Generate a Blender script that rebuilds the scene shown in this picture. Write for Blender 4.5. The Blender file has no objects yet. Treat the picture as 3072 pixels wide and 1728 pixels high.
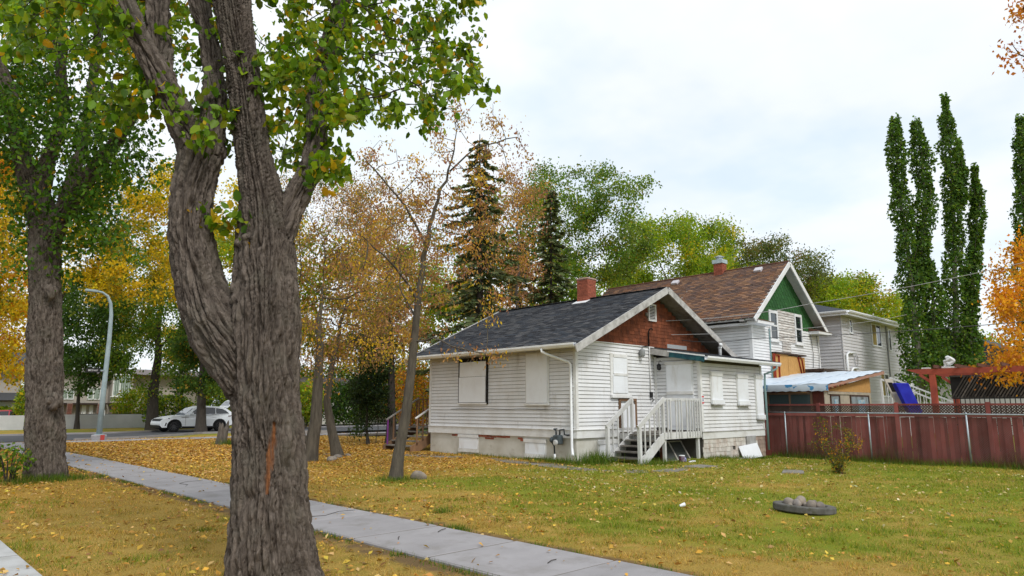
import bpy, bmesh, math, random
import numpy as np
from mathutils import Vector, Matrix, Quaternion

# ---------------------------------------------------------------- camera, sky, sun, exposure
S = bpy.context.scene
COL = S.collection
CAM = Vector((-15.73, -13.53, 1.6)); HEAD = math.radians(44.0); PITCH = math.atan((1222 - 864) / 2048)
cd = bpy.data.cameras.new('camera'); cam = bpy.data.objects.new('camera', cd); COL.objects.link(cam)
cd.sensor_width = 36; cd.lens = 24.0; cd.clip_start = 0.1; cd.clip_end = 2000
cam.location = CAM; cam.rotation_euler = (math.pi / 2 + PITCH, 0, -HEAD); S.camera = cam
FWD = Vector((math.sin(HEAD), math.cos(HEAD), 0)); RGT = Vector((math.cos(HEAD), -math.sin(HEAD), 0))

S.render.engine = 'CYCLES'
S.cycles.max_bounces = 6; S.cycles.diffuse_bounces = 3; S.cycles.glossy_bounces = 2
S.cycles.transmission_bounces = 4; S.cycles.transparent_max_bounces = 6
S.cycles.use_denoising = True
S.view_settings.view_transform = 'Standard'; S.view_settings.look = 'None'
S.view_settings.exposure = 0.52; S.view_settings.gamma = 1.0; S.view_settings.use_curve_mapping = False

SUN_EL, SUN_AZ = math.radians(48), math.radians(197)     # azimuth from +Y clockwise
w = bpy.data.worlds.new('World'); S.world = w; w.use_nodes = True
nt = w.node_tree; nt.nodes.clear(); N = nt.nodes.new; LK = nt.links.new
sky = N('ShaderNodeTexSky'); sky.sky_type = 'NISHITA'; sky.sun_disc = False
sky.sun_elevation = SUN_EL; sky.sun_rotation = SUN_AZ; sky.air_density = 1.0; sky.dust_density = 1.5
bg1 = N('ShaderNodeBackground'); bg1.inputs['Strength'].default_value = 0.15; LK(sky.outputs[0], bg1.inputs['Color'])
tc = N('ShaderNodeTexCoord'); sx = N('ShaderNodeSeparateXYZ'); LK(tc.outputs['Generated'], sx.inputs[0])
ad = N('ShaderNodeMath'); ad.operation = 'ADD'; ad.inputs[1].default_value = 0.22; LK(sx.outputs['Z'], ad.inputs[0])
dx = N('ShaderNodeMath'); dx.operation = 'DIVIDE'; LK(sx.outputs['X'], dx.inputs[0]); LK(ad.outputs[0], dx.inputs[1])
dy = N('ShaderNodeMath'); dy.operation = 'DIVIDE'; LK(sx.outputs['Y'], dy.inputs[0]); LK(ad.outputs[0], dy.inputs[1])
cb = N('ShaderNodeCombineXYZ'); LK(dx.outputs[0], cb.inputs[0]); LK(dy.outputs[0], cb.inputs[1]); cb.inputs[2].default_value = 3.7
nz = N('ShaderNodeTexNoise'); nz.inputs['Scale'].default_value = 1.15; nz.inputs['Detail'].default_value = 5; nz.inputs['Roughness'].default_value = 0.52
LK(cb.outputs[0], nz.inputs['Vector'])
rp = N('ShaderNodeValToRGB'); rp.color_ramp.elements[0].position = 0.30; rp.color_ramp.elements[0].color = (0.72, 0.72, 0.72, 1)
rp.color_ramp.elements[1].position = 0.56; rp.color_ramp.elements[1].color = (1, 1, 1, 1); LK(nz.outputs['Fac'], rp.inputs[0])
nz2 = N('ShaderNodeTexNoise'); nz2.inputs['Scale'].default_value = 2.3; nz2.inputs['Detail'].default_value = 4; LK(cb.outputs[0], nz2.inputs['Vector'])
rc = N('ShaderNodeValToRGB'); rc.color_ramp.elements[0].position = 0.33; rc.color_ramp.elements[0].color = (0.63, 0.705, 0.752, 1)
rc.color_ramp.elements[1].position = 0.52; rc.color_ramp.elements[1].color = (0.715, 0.745, 0.775, 1); LK(nz2.outputs['Fac'], rc.inputs[0])
bg2 = N('ShaderNodeBackground'); bg2.inputs['Strength'].default_value = 1.0; LK(rc.outputs[0], bg2.inputs['Color'])
mx = N('ShaderNodeMixShader'); LK(rp.outputs[0], mx.inputs[0]); LK(bg1.outputs[0], mx.inputs[1]); LK(bg2.outputs[0], mx.inputs[2])
wo = N('ShaderNodeOutputWorld'); LK(mx.outputs[0], wo.inputs['Surface'])

sl = bpy.data.lights.new('sun', 'SUN'); sl.energy = 1.5; sl.angle = math.radians(14); sl.color = (1.0, 0.98, 0.95)
sun = bpy.data.objects.new('sun', sl); COL.objects.link(sun); sun.location = (-20, -30, 40)
sd = Vector((math.sin(SUN_AZ) * math.cos(SUN_EL), math.cos(SUN_AZ) * math.cos(SUN_EL), math.sin(SUN_EL)))
sun.rotation_euler = (-sd).to_track_quat('-Z', 'Y').to_euler()

# ---------------------------------------------------------------- helpers
rnd = random.Random(7)
K = 3072 / 2576.0                                        # big-view units to photograph pixels
ORG = {}

def at(px, py, Y):
    """a point of the place, from where it stands in the view and its distance ahead"""
    u = (px - 1536) / 2048; v = (864 - py) / 2048
    yc = math.cos(PITCH) - v * math.sin(PITCH); zc = math.sin(PITCH) + v * math.cos(PITCH); k = Y / yc
    return CAM + RGT * (u * k) + FWD * Y + Vector((0, 0, zc * k))

def atD(px, py, Y): return at(px * K, py * K, Y)

def sst(a, b, x):
    x = np.clip((np.asarray(x, float) - a) / (b - a), 0, 1); return x * x * (3 - 2 * x)

def gz(x, y): return float(-0.17 * sst(3.2, 8.2, x))

def tag(o, label=None, cat=None, group=None, kind=None):
    if label: o['label'] = label
    if cat: o['category'] = cat
    if group: o['group'] = group
    if kind: o['kind'] = kind
    return o

def thing(name, loc, label, cat, group=None, rot=0.0, local=False):
    e = bpy.data.objects.new(name, None); e.empty_display_size = 0.2; COL.objects.link(e)
    e.location = loc; e.rotation_euler = (0, 0, rot)
    ORG[e] = Vector((0, 0, 0)) if local else Vector(loc)
    return tag(e, label, cat, group)

def add(name, me, parent=None, loc=(0, 0, 0), rot=(0, 0, 0), scale=(1, 1, 1)):
    """place mesh data as an object; loc is a world point unless the parent was made with local=True"""
    o = bpy.data.objects.new(name, me); COL.objects.link(o)
    L = Vector(loc)
    if parent is not None:
        o.parent = parent; L = L - ORG[parent]
    o.location = L; o.rotation_euler = rot; o.scale = scale
    ORG[o] = Vector(loc)
    return o

class MB:
    def __init__(s): s.v = []; s.f = []
    def quad(s, a, b, c, d):
        n = len(s.v); s.v += [tuple(a), tuple(b), tuple(c), tuple(d)]; s.f.append((n, n + 1, n + 2, n + 3)); return s
    def poly(s, pts):
        n = len(s.v); s.v += [tuple(p) for p in pts]; s.f.append(tuple(range(n, n + len(pts)))); return s
    def hexa(s, p):     # 8 points: bottom ring 0-3, top ring 4-7
        n = len(s.v); s.v += [tuple(q) for q in p]
        for f in ((3, 2, 1, 0), (4, 5, 6, 7), (0, 1, 5, 4), (1, 2, 6, 5), (2, 3, 7, 6), (3, 0, 4, 7)):
            s.f.append(tuple(n + i for i in f))
        return s
    def box(s, x0, y0, z0, x1, y1, z1):
        x0, x1 = sorted((x0, x1)); y0, y1 = sorted((y0, y1)); z0, z1 = sorted((z0, z1))
        return s.hexa([(x0, y0, z0), (x1, y0, z0), (x1, y1, z0), (x0, y1, z0), (x0, y0, z1), (x1, y0, z1), (x1, y1, z1), (x0, y1, z1)])
    def obox(s, c, a, b, d):
        c, a, b, d = Vector(c), Vector(a), Vector(b), Vector(d)
        return s.hexa([c - a - b - d, c + a - b - d, c + a + b - d, c - a + b - d, c - a - b + d, c + a - b + d, c + a + b + d, c - a + b + d])
    def bar(s, p, q, wd, ht, up=(0, 0, 1)):
        p, q = Vector(p), Vector(q); d = (q - p); L = d.length
        if L < 1e-6: return s
        d = d / L; up = Vector(up)
        sd_ = d.cross(up)
        if sd_.length < 1e-3: sd_ = d.cross(Vector((0, 1, 0)))
        sd_.normalize(); u2 = sd_.cross(d)
        return s.obox((p + q) / 2, d * (L / 2), sd_ * (wd / 2), u2 * (ht / 2))
    def prism(s, pts, ext):
        n = len(s.v); m = len(pts); e = Vector(ext)
        s.v += [tuple(p) for p in pts] + [tuple(Vector(p) + e) for p in pts]
        s.f.append(tuple(n + i for i in range(m - 1, -1, -1))); s.f.append(tuple(n + m + i for i in range(m)))
        for i in range(m): j = (i + 1) % m; s.f.append((n + i, n + j, n + m + j, n + m + i))
        return s
    def tube(s, pts, rad, n=8, cap=True):
        pts = [Vector(p) for p in pts]; m = len(pts)
        if not hasattr(rad, '__len__'): rad = [rad] * m
        b0 = len(s.v); prev = None
        for i, p in enumerate(pts):
            t = (pts[min(i + 1, m - 1)] - pts[max(i - 1, 0)])
            t = t.normalized() if t.length > 1e-9 else Vector((0, 0, 1))
            if prev is None:
                a = t.orthogonal().normalized()
            else:
                a = prev - t * prev.dot(t); a = a.normalized() if a.length > 1e-6 else t.orthogonal().normalized()
            prev = a; b = t.cross(a)
            for k in range(n):
                an = 2 * math.pi * k / n
                s.v.append(tuple(p + (a * math.cos(an) + b * math.sin(an)) * rad[i]))
        for i in range(m - 1):
            for k in range(n):
                k2 = (k + 1) % n
                s.f.append((b0 + i * n + k, b0 + i * n + k2, b0 + (i + 1) * n + k2, b0 + (i + 1) * n + k))
        if cap:
            s.f.append(tuple(b0 + k for k in range(n - 1, -1, -1))); s.f.append(tuple(b0 + (m - 1) * n + k for k in range(n)))
        return s
    def lathe(s, c, prof, n=20, axis=(0, 0, 1)):
        c = Vector(c); ax = Vector(axis).normalized(); a = ax.orthogonal().normalized(); b = ax.cross(a)
        b0 = len(s.v); m = len(prof)
        for r, h in prof:
            for k in range(n):
                an = 2 * math.pi * k / n; s.v.append(tuple(c + ax * h + (a * math.cos(an) + b * math.sin(an)) * r))
        for i in range(m - 1):
            for k in range(n):
                k2 = (k + 1) % n; s.f.append((b0 + i * n + k, b0 + i * n + k2, b0 + (i + 1) * n + k2, b0 + (i + 1) * n + k))
        s.f.append(tuple(b0 + k for k in range(n - 1, -1, -1))); s.f.append(tuple(b0 + (m - 1) * n + k for k in range(n)))
        return s
    def mesh(s, mat, off=(0, 0, 0), smooth=False, name='m'):
        me = bpy.data.meshes.new(name); o = Vector(off)
        me.from_pydata([(x - o.x, y - o.y, z - o.z) for x, y, z in s.v], [], s.f)
        if mat: me.materials.append(mat)
        bm = bmesh.new(); bm.from_mesh(me); bmesh.ops.recalc_face_normals(bm, faces=bm.faces); bm.to_mesh(me); bm.free()
        if smooth: me.polygons.foreach_set('use_smooth', [True] * len(me.polygons))
        me.update(); return me
    def build(s, name, mat, parent=None, smooth=False, bevel=0.0, kind=None, label=None):
        org = ORG[parent] if parent is not None else Vector((0, 0, 0))
        me = s.mesh(mat, org, smooth, name)
        o = bpy.data.objects.new(name, me); COL.objects.link(o)
        if parent is not None: o.parent = parent
        ORG[o] = org.copy()
        if bevel:
            b = o.modifiers.new('bevel', 'BEVEL'); b.width = bevel; b.segments = 2; b.limit_method = 'ANGLE'; b.angle_limit = 0.6
        if kind: o['kind'] = kind
        if label: o['label'] = label
        return o

# ---------------------------------------------------------------- materials
MATS = {}
def new_mat(name):
    m = bpy.data.materials.new(name); m.use_nodes = True; t = m.node_tree; t.nodes.clear()
    out = t.nodes.new('ShaderNodeOutputMaterial'); b = t.nodes.new('ShaderNodeBsdfPrincipled')
    t.links.new(b.outputs[0], out.inputs['Surface']); return m, t, b, out

def noise_n(t, vec, scale, detail=4, rough=0.55, dist=0.0):
    n = t.nodes.new('ShaderNodeTexNoise'); n.inputs['Scale'].default_value = scale; n.inputs['Detail'].default_value = detail
    n.inputs['Roughness'].default_value = rough; n.inputs['Distortion'].default_value = dist
    if vec is not None: t.links.new(vec, n.inputs['Vector'])
    return n.outputs['Fac']

def ramp_n(t, fac, stops):
    r = t.nodes.new('ShaderNodeValToRGB'); t.links.new(fac, r.inputs[0]); e = r.color_ramp.elements
    e[0].position = stops[0][0]; e[0].color = tuple(stops[0][1]) + (1,)
    e[1].position = stops[1][0]; e[1].color = tuple(stops[1][1]) + (1,)
    for p, c in stops[2:]:
        k = e.new(p); k.color = tuple(c) + (1,)
    return r.outputs[0]

def mix_n(t, fac, a, b, mode='MIX'):
    m = t.nodes.new('ShaderNodeMix'); m.data_type = 'RGBA'; m.blend_type = mode
    for sock, val in ((m.inputs['Factor'], fac), (m.inputs['A'], a), (m.inputs['B'], b)):
        if isinstance(val, (int, float)): sock.default_value = val
        elif isinstance(val, tuple): sock.default_value = val + (1,) if len(val) == 3 else val
        else: t.links.new(val, sock)
    return m.outputs['Result']

def pos_n(t, scale=(1, 1, 1)):
    g = t.nodes.new('ShaderNodeNewGeometry'); m = t.nodes.new('ShaderNodeMapping'); m.inputs['Scale'].default_value = scale
    t.links.new(g.outputs['Position'], m.inputs['Vector']); return m.outputs[0]

def MAT(name, col, col2=None, sc=1.5, lo=0.4, hi=0.65, rough=0.8, stretch=(1, 1, 1), rand=0.0, bump=0.0, bsc=30.0, bstretch=None,
        metal=0.0, spec=0.3, dirt=None, dsc=0.8, dlo=0.55, dhi=0.75, dstretch=(1, 1, 1), attr=None):
    if name in MATS: return MATS[name]
    m, t, b, out = new_mat(name)
    if attr:
        a = t.nodes.new('ShaderNodeAttribute'); a.attribute_name = attr; c = a.outputs['Color']
    else:
        rg = t.nodes.new('ShaderNodeRGB'); rg.outputs[0].default_value = tuple(col) + (1,); c = rg.outputs[0]
    if col2 is not None:
        f = ramp_n(t, noise_n(t, pos_n(t, stretch), sc, 5, 0.6), [(lo, (0, 0, 0)), (hi, (1, 1, 1))])
        c = mix_n(t, f, c, tuple(col2))
    if dirt is not None:
        f = ramp_n(t, noise_n(t, pos_n(t, dstretch), dsc, 6, 0.65, 0.3), [(dlo, (0, 0, 0)), (dhi, (1, 1, 1))])
        c = mix_n(t, f, c, tuple(dirt))
    if rand:
        oi = t.nodes.new('ShaderNodeObjectInfo'); mr = t.nodes.new('ShaderNodeMapRange'); t.links.new(oi.outputs['Random'], mr.inputs['Value'])
        mr.inputs['To Min'].default_value = 1 - rand; mr.inputs['To Max'].default_value = 1 + rand
        hs = t.nodes.new('ShaderNodeHueSaturation'); t.links.new(mr.outputs[0], hs.inputs['Value']); t.links.new(c, hs.inputs['Color']); c = hs.outputs[0]
    t.links.new(c, b.inputs['Base Color'])
    b.inputs['Roughness'].default_value = rough; b.inputs['Metallic'].default_value = metal; b.inputs['Specular IOR Level'].default_value = spec
    if bump:
        bn = t.nodes.new('ShaderNodeBump'); bn.inputs['Strength'].default_value = bump; bn.inputs['Distance'].default_value = 0.02
        t.links.new(noise_n(t, pos_n(t, bstretch or (1, 1, 1)), bsc, 5, 0.65), bn.inputs['Height']); t.links.new(bn.outputs[0], b.inputs['Normal'])
    MATS[name] = m; return m

def glass_mat(name, col, rough=0.06):
    if name in MATS: return MATS[name]
    m, t, b, out = new_mat(name); b.inputs['Base Color'].default_value = tuple(col) + (1,)
    b.inputs['Roughness'].default_value = rough; b.inputs['Specular IOR Level'].default_value = 0.8; b.inputs['IOR'].default_value = 1.5
    MATS[name] = m; return m

def leaf_mat(name, trans=0.4, rough=0.55, gain=1.0):
    m, t, b, out = new_mat(name)
    a = t.nodes.new('ShaderNodeAttribute'); a.attribute_name = 'Col'
    t.links.new(a.outputs['Color'], b.inputs['Base Color']); b.inputs['Roughness'].default_value = rough; b.inputs['Specular IOR Level'].default_value = 0.25
    tr = t.nodes.new('ShaderNodeBsdfTranslucent'); c = mix_n(t, 1.0, a.outputs['Color'], (1.5, 1.4, 0.7), 'MULTIPLY'); t.links.new(c, tr.inputs['Color'])
    ms = t.nodes.new('ShaderNodeMixShader'); ms.inputs[0].default_value = trans
    t.links.new(b.outputs[0], ms.inputs[1]); t.links.new(tr.outputs[0], ms.inputs[2]); t.links.new(ms.outputs[0], out.inputs['Surface'])
    return m

WHITE = MAT('white_siding_paint', (0.71, 0.715, 0.725), (0.60, 0.585, 0.56), 1.3, 0.42, 0.8, 0.75, (1, 1, 0.5), rand=0.05, bump=0.15, bsc=60, dirt=(0.40, 0.365, 0.32), dsc=2.6, dlo=0.58, dhi=0.86, dstretch=(1, 1, 0.35))
WHITE2 = MAT('white_panel_paint', (0.80, 0.825, 0.86), (0.72, 0.73, 0.75), 1.8, 0.4, 0.75, 0.7, rand=0.03, bump=0.08, bsc=25, dirt=(0.52, 0.49, 0.44), dsc=3.0, dlo=0.56, dhi=0.85, dstretch=(1, 1, .3))
TRIM = MAT('white_trim_paint', (0.72, 0.72, 0.71), (0.55, 0.53, 0.49), 2.2, 0.45, 0.75, 0.7, dirt=(0.30, 0.27, 0.23), dsc=5, dlo=0.66, dhi=0.8)
ALU = MAT('white_gutter_metal', (0.80, 0.82, 0.84), (0.66, 0.68, 0.69), 3, 0.45, 0.8, 0.4, spec=0.5)
STUCCO = MAT('foundation_stucco', (0.60, 0.585, 0.53), (0.44, 0.41, 0.34), 1.4, 0.4, 0.75, 0.9, bump=0.35, bsc=70, dirt=(0.30, 0.25, 0.17), dsc=1.7, dlo=0.60, dhi=0.8, dstretch=(1, 1, 1.8))
DARK = MAT('dark_opening', (0.012, 0.011, 0.010), rough=0.9)
GREYWOOD = MAT('weathered_grey_wood', (0.27, 0.255, 0.235), (0.14, 0.125, 0.11), 4, 0.4, 0.7, 0.9, (1, 1, 0.3), rand=0.12, bump=0.3, bsc=50)
BARGE = MAT('peeling_barge_paint', (0.50, 0.49, 0.475), (0.30, 0.29, 0.275), 3.0, 0.42, 0.66, 0.85, (1.2, 1.2, 1.2), bump=0.2, bsc=40, dirt=(0.2, 0.18, 0.16), dsc=6, dlo=0.62, dhi=0.75)
BROWNWOOD = MAT('brown_stained_wood', (0.23, 0.13, 0.07), (0.13, 0.08, 0.05), 4, 0.4, 0.7, 0.85, (1, 1, 0.3), rand=0.15, bump=0.3, bsc=45)
REDSHAKE = MAT('red_brown_shake', (0.185, 0.055, 0.024), (0.085, 0.027, 0.014), 5, 0.42, 0.75, 0.9, (1, 1, 0.35), rand=0.28, bump=0.35, bsc=60, bstretch=(1, 1, 0.15))
BRICK = MAT('red_brick', (0.36, 0.105, 0.06), (0.22, 0.07, 0.045), 14, 0.4, 0.7, 0.9, rand=0.22, bump=0.3, bsc=80)
MORTAR = MAT('mortar', (0.36, 0.31, 0.27), (0.24, 0.2, 0.17), 10, rough=0.95)
CONC = MAT('concrete', (0.315, 0.30, 0.305), (0.265, 0.252, 0.255), 2.2, 0.35, 0.7, 0.9, rand=0.09, bump=0.25, bsc=120, dirt=(0.20, 0.185, 0.17), dsc=1.9, dlo=0.52, dhi=0.80)
ASPH = MAT('asphalt', (0.085, 0.087, 0.095), (0.06, 0.06, 0.065), 1.2, 0.35, 0.7, 0.9, bump=0.3, bsc=90)
GALV = MAT('galvanised_steel', (0.42, 0.47, 0.50), (0.30, 0.34, 0.37), 6, 0.4, 0.7, 0.45, metal=0.6)
REDFENCE = MAT('red_fence_stain', (0.27, 0.075, 0.065), (0.165, 0.042, 0.036), 2.5, 0.4, 0.72, 0.85, (1, 1, 0.25), rand=0.34, bump=0.25, bsc=40, bstretch=(1, 1, 0.1))
REDBEAM = MAT('red_beam_stain', (0.40, 0.085, 0.05), (0.30, 0.065, 0.045), 2.5, rough=0.8, rand=0.05)
# ---------------------------------------------------------------- ground, roads, pavements
def lawn_material():
    m, t, b, out = new_mat('lawn')
    P = pos_n(t)
    n1 = noise_n(t, P, 0.33, 5, 0.6); n2 = noise_n(t, P, 2.2, 5, 0.65); n3 = noise_n(t, P, 14, 4, 0.7); n4 = noise_n(t, P, 60, 3, 0.7)
    green = mix_n(t, ramp_n(t, n2, [(0.35, (0, 0, 0)), (0.65, (1, 1, 1))]), (0.150, 0.205, 0.016), (0.265, 0.250, 0.030))
    dry = mix_n(t, ramp_n(t, n2, [(0.35, (0, 0, 0)), (0.68, (1, 1, 1))]), (0.42, 0.275, 0.070), (0.33, 0.225, 0.050))
    # worn, dry turf on the boulevard and under the maples; greener turf to the right of the lot
    sep = t.nodes.new('ShaderNodeSeparateXYZ'); t.links.new(P, sep.inputs[0])
    def mr(sock, a, b_, c=0.0, d=1.0):
        k = t.nodes.new('ShaderNodeMapRange'); k.interpolation_type = 'SMOOTHSTEP'; t.links.new(sock, k.inputs['Value'])
        k.inputs['From Min'].default_value = a; k.inputs['From Max'].default_value = b_; k.inputs['To Min'].default_value = c; k.inputs['To Max'].default_value = d
        return k.outputs[0]
    def mth(op, a, b_):
        k = t.nodes.new('ShaderNodeMath'); k.operation = op
        for i, v in enumerate((a, b_)):
            if isinstance(v, (int, float)): k.inputs[i].default_value = v
            else: t.links.new(v, k.inputs[i])
        return k.outputs[0]
    gx = mr(sep.outputs['X'], -9.5, -5.5); gy = mr(sep.outputs['Y'], 2.5, -1.5)
    gm = mth('MULTIPLY', gx, gy)
    gm = mth('ADD', mth('MULTIPLY', gm, 0.62), mth('MULTIPLY', mth('SUBTRACT', n1, 0.5), 2.6))
    gm = mth('ADD', gm, mth('MULTIPLY', mth('SUBTRACT', n2, 0.5), 1.3))
    gm = mth('ADD', gm, mth('MULTIPLY', mr(sep.outputs['Y'], 24, 30), .42))
    gmask = ramp_n(t, gm, [(0.16, (0, 0, 0)), (0.66, (1, 1, 1))])
    c = mix_n(t, gmask, dry, green)
    litter = mth('MULTIPLY', mr(sep.outputs['Y'], -4.0, 1.5), mr(sep.outputs['Y'], 24, 20))
    lm = mth('ADD', mth('MULTIPLY', litter, 0.42), mth('MULTIPLY', mth('SUBTRACT', n3, 0.5), 1.1))
    c = mix_n(t, ramp_n(t, lm, [(0.25, (0, 0, 0)), (0.62, (0.75, 0.75, 0.75))]), c, (0.42, 0.20, 0.025))
    c = mix_n(t, ramp_n(t, n4, [(0.35, (0.55, 0.55, 0.55)), (0.65, (1.15, 1.15, 1.15))]), (0, 0, 0), c) if False else mix_n(t, 1.0, c, ramp_n(t, n4, [(0.3, (0.62, 0.62, 0.60)), (0.7, (1.2, 1.2, 1.15))]), 'MULTIPLY')
    # bare earth worn along both pavement edges
    def band(cx, wd):
        k = mth('ABSOLUTE', mth('SUBTRACT', sep.outputs['X'], cx), 0); return mr(k, wd, 0.0)
    edge = mth('ADD', band(-9.68, .34), band(-11.2, .42)); edge = mth('ADD', edge, mth('MULTIPLY', mth('SUBTRACT', n2, 0.5), 2.2))
    c = mix_n(t, ramp_n(t, edge, [(.35, (0, 0, 0)), (.95, (.85, .85, .85))]), c, (0.135, 0.085, 0.05))
    soil = ramp_n(t, noise_n(t, P, 1.1, 6, 0.7), [(0.66, (0, 0, 0)), (0.74, (0.6, 0.6, 0.6))])
    c = mix_n(t, soil, c, (0.085, 0.062, 0.045))
    t.links.new(c, b.inputs['Base Color']); b.inputs['Roughness'].default_value = 0.95; b.inputs['Specular IOR Level'].default_value = 0.1
    bn = t.nodes.new('ShaderNodeBump'); bn.inputs['Strength'].default_value = 0.7; bn.inputs['Distance'].default_value = 0.03
    t.links.new(noise_n(t, P, 45, 5, 0.75), bn.inputs['Height']); t.links.new(bn.outputs[0], b.inputs['Normal'])
    return m
LAWN = lawn_material()

def axis_lines(fine0, fine1, step, far):
    a = list(np.arange(fine0, fine1 + 1e-6, step)); lo, hi = [], []
    x, d = fine0, step
    while x > -far: d *= 1.5; x -= d; lo.append(x)
    x, d = fine1, step
    while x < far: d *= 1.5; x += d; hi.append(x)
    return np.array(lo[::-1] + a + hi)
def bumpy(x, y):
    return 0.018 * np.sin(x * 1.3 + 0.7 * np.sin(y * .9)) * np.sin(y * 1.1 + 1.3) + 0.012 * np.sin(x * 2.7 + y * 1.9)
def ground_z(x, y):
    x = np.asarray(x, float); y = np.asarray(y, float)
    z = -0.17 * sst(3.2, 8.2, x) + bumpy(x, y) * sst(-9.6, -8.8, x) * sst(26, 22, y)
    z = z + bumpy(x, y) * sst(-11.3, -11.9, x) * sst(-14.0, -13.6, x)
    return z - 0.13 * sst(-14.25, -14.32, x) * sst(27, 24, y) * 0
xs = axis_lines(-16, 12, 0.25, 700); ys = axis_lines(-12, 30, 0.25, 700)
X, Y = np.meshgrid(xs, ys); Z = ground_z(X, Y)
def grid_mesh(X, Y, Z, mat, name):
    ny, nx = X.shape; me = bpy.data.meshes.new(name)
    vs = np.stack([X, Y, Z], -1).reshape(-1, 3); i = np.arange(nx * ny).reshape(ny, nx)
    q = np.stack([i[:-1, :-1], i[:-1, 1:], i[1:, 1:], i[1:, :-1]], -1).reshape(-1, 4)
    me.vertices.add(len(vs)); me.vertices.foreach_set('co', vs.ravel())
    me.loops.add(q.size); me.loops.foreach_set('vertex_index', q.ravel())
    me.polygons.add(len(q)); me.polygons.foreach_set('loop_start', np.arange(0, q.size, 4)); me.polygons.foreach_set('loop_total', np.full(len(q), 4))
    me.polygons.foreach_set('use_smooth', np.ones(len(q), bool)); me.materials.append(mat); me.update(calc_edges=True); me.validate(); return me
g = add('ground', grid_mesh(X, Y, Z, LAWN, 'ground')); g['kind'] = 'structure'

# the side street at the far end and its kerb
near = [(-120, 25.6), (-7.5, 25.6), (-4.5, 26.2), (-1.5, 28.6), (0.2, 30.4), (2.6, 30.6), (4.6, 28.6), (8, 27.9), (30, 28.3), (140, 30)]
far = [(140, 38), (30, 37), (8, 36.6), (0.5, 36.0), (-3.5, 33.9), (-120, 33.5)]
m = MB(); m.poly([(x, y, 0.035) for x, y in near + far]); r = m.build('street_road', ASPH); r['kind'] = 'structure'
def ribbon(name, line, width, z0, z1, mat):
    m = MB()
    for (x0, y0), (x1, y1) in zip(line[:-1], line[1:]):
        d = Vector((x1 - x0, y1 - y0, 0)).normalized(); n = Vector((-d.y, d.x, 0)) * width
        a, b_ = Vector((x0, y0, z0)), Vector((x1, y1, z0))
        m.hexa([a, b_, b_ + n, a + n, a + Vector((0, 0, z1 - z0)), b_ + Vector((0, 0, z1 - z0)), b_ + n + Vector((0, 0, z1 - z0)), a + n + Vector((0, 0, z1 - z0))])
    o = m.build(name, mat); o['kind'] = 'structure'; return o
ribbon('street_kerb', near[1:8], -0.16, -0.1, 0.12, CONC)
ribbon('street_kerb', [(x, y) for x, y in far[1:]], -0.16, -0.1, 0.13, CONC)
# the avenue beside which the camera stands
m = MB(); m.poly([(-26, -120, 0.03), (-14.75, -120, 0.03), (-14.75, 24, 0.03), (-15.5, 25.7, 0.0315), (-26, 25.7, 0.0315)]); r = m.build('avenue_road', ASPH); r['kind'] = 'structure'

def slab_mesh(w_, l_, h_, mat, bev=0.012):
    bm = bmesh.new(); bmesh.ops.create_cube(bm, size=1); bmesh.ops.scale(bm, vec=(w_, l_, h_), verts=bm.verts)
    bmesh.ops.bevel(bm, geom=[e for e in bm.edges if all(v.co.z > 0 for v in e.verts)], offset=bev, segments=1, affect='EDGES')
    me = bpy.data.meshes.new('slab'); bm.to_mesh(me); bm.free(); me.materials.append(mat); return me
sw = MB().box(-11.06, -16.4, -0.12, -9.79, 23.4, 0.029).build('sidewalk', MAT('joint_grit', (0.15, 0.135, 0.12), rough=0.95)); sw['kind'] = 'structure'
sl_me = slab_mesh(1.30, 1.462, 0.12, CONC, .016)
cr = MAT('crack_soil', (.05, .045, .04), rough=1)
for pts_ in ([(-11.0, -4.2), (-10.7, -4.05), (-10.45, -4.12), (-10.1, -3.9), (-9.85, -3.95)], [(-10.6, 1.2), (-10.45, 1.5), (-10.5, 1.85), (-10.3, 2.1), (-9.9, 2.2)], [(-11.0, -9.3), (-10.75, -9.15), (-10.5, -9.25), (-10.3, -9.1)]):
    MB().tube([Vector((a_, b_, .0385)) for a_, b_ in pts_], .0045, 4).build('crack', cr, sw)
y = -7.42 - 1.487 * 6 + 0.74
while y < 23.2:
    add('slab', sl_me, sw, (-10.425 + rnd.uniform(-.006, .006), y, -0.022 + rnd.uniform(-.004, .004)), (rnd.uniform(-.003, .003), rnd.uniform(-.003, .003), 0)); y += 1.487
sw2 = MB().box(-14.2, 23.5, -0.12, 34, 24.9, 0.0).build('cross_sidewalk', MAT('joint_grit', (0.16, 0.14, 0.12))); sw2['kind'] = 'structure'
sl2 = slab_mesh(1.475, 1.36, 0.12, CONC)
x = -13.4
while x < 33: add('slab', sl2, sw2, (x, 24.2, -0.026 + rnd.uniform(-.004, .004))); x += 1.487
# avenue kerb and gutter: cast pieces
kb = MB().box(-14.72, -16.4, -0.15, -14.2, 23.4, 0.016).build('avenue_kerb', MAT('joint_grit', (0.16, 0.14, 0.12))); kb['kind'] = 'structure'
km = MB().prism([(-0.14, -1.48, -0.1), (0.14, -1.48, -0.1), (0.14, -1.48, 0.05), (-0.09, -1.48, 0.055), (-0.14, -1.48, 0.03)], (0, 2.96, 0)).mesh(MAT('pale_kerb_concrete', (0.46, 0.46, 0.455), (0.36, 0.355, 0.34), 3, bump=0.2, bsc=70, rough=0.9))
gm_ = MB().box(-0.16, -1.48, -0.06, 0.16, 1.48, 0.02).mesh(CONC)
y = -15.0
while y < 22: add('kerb_stone', km, kb, (-14.36, y, 0.02)); add('gutter_slab', gm_, kb, (-14.665, y, 0.012)); y += 3.0
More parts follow.
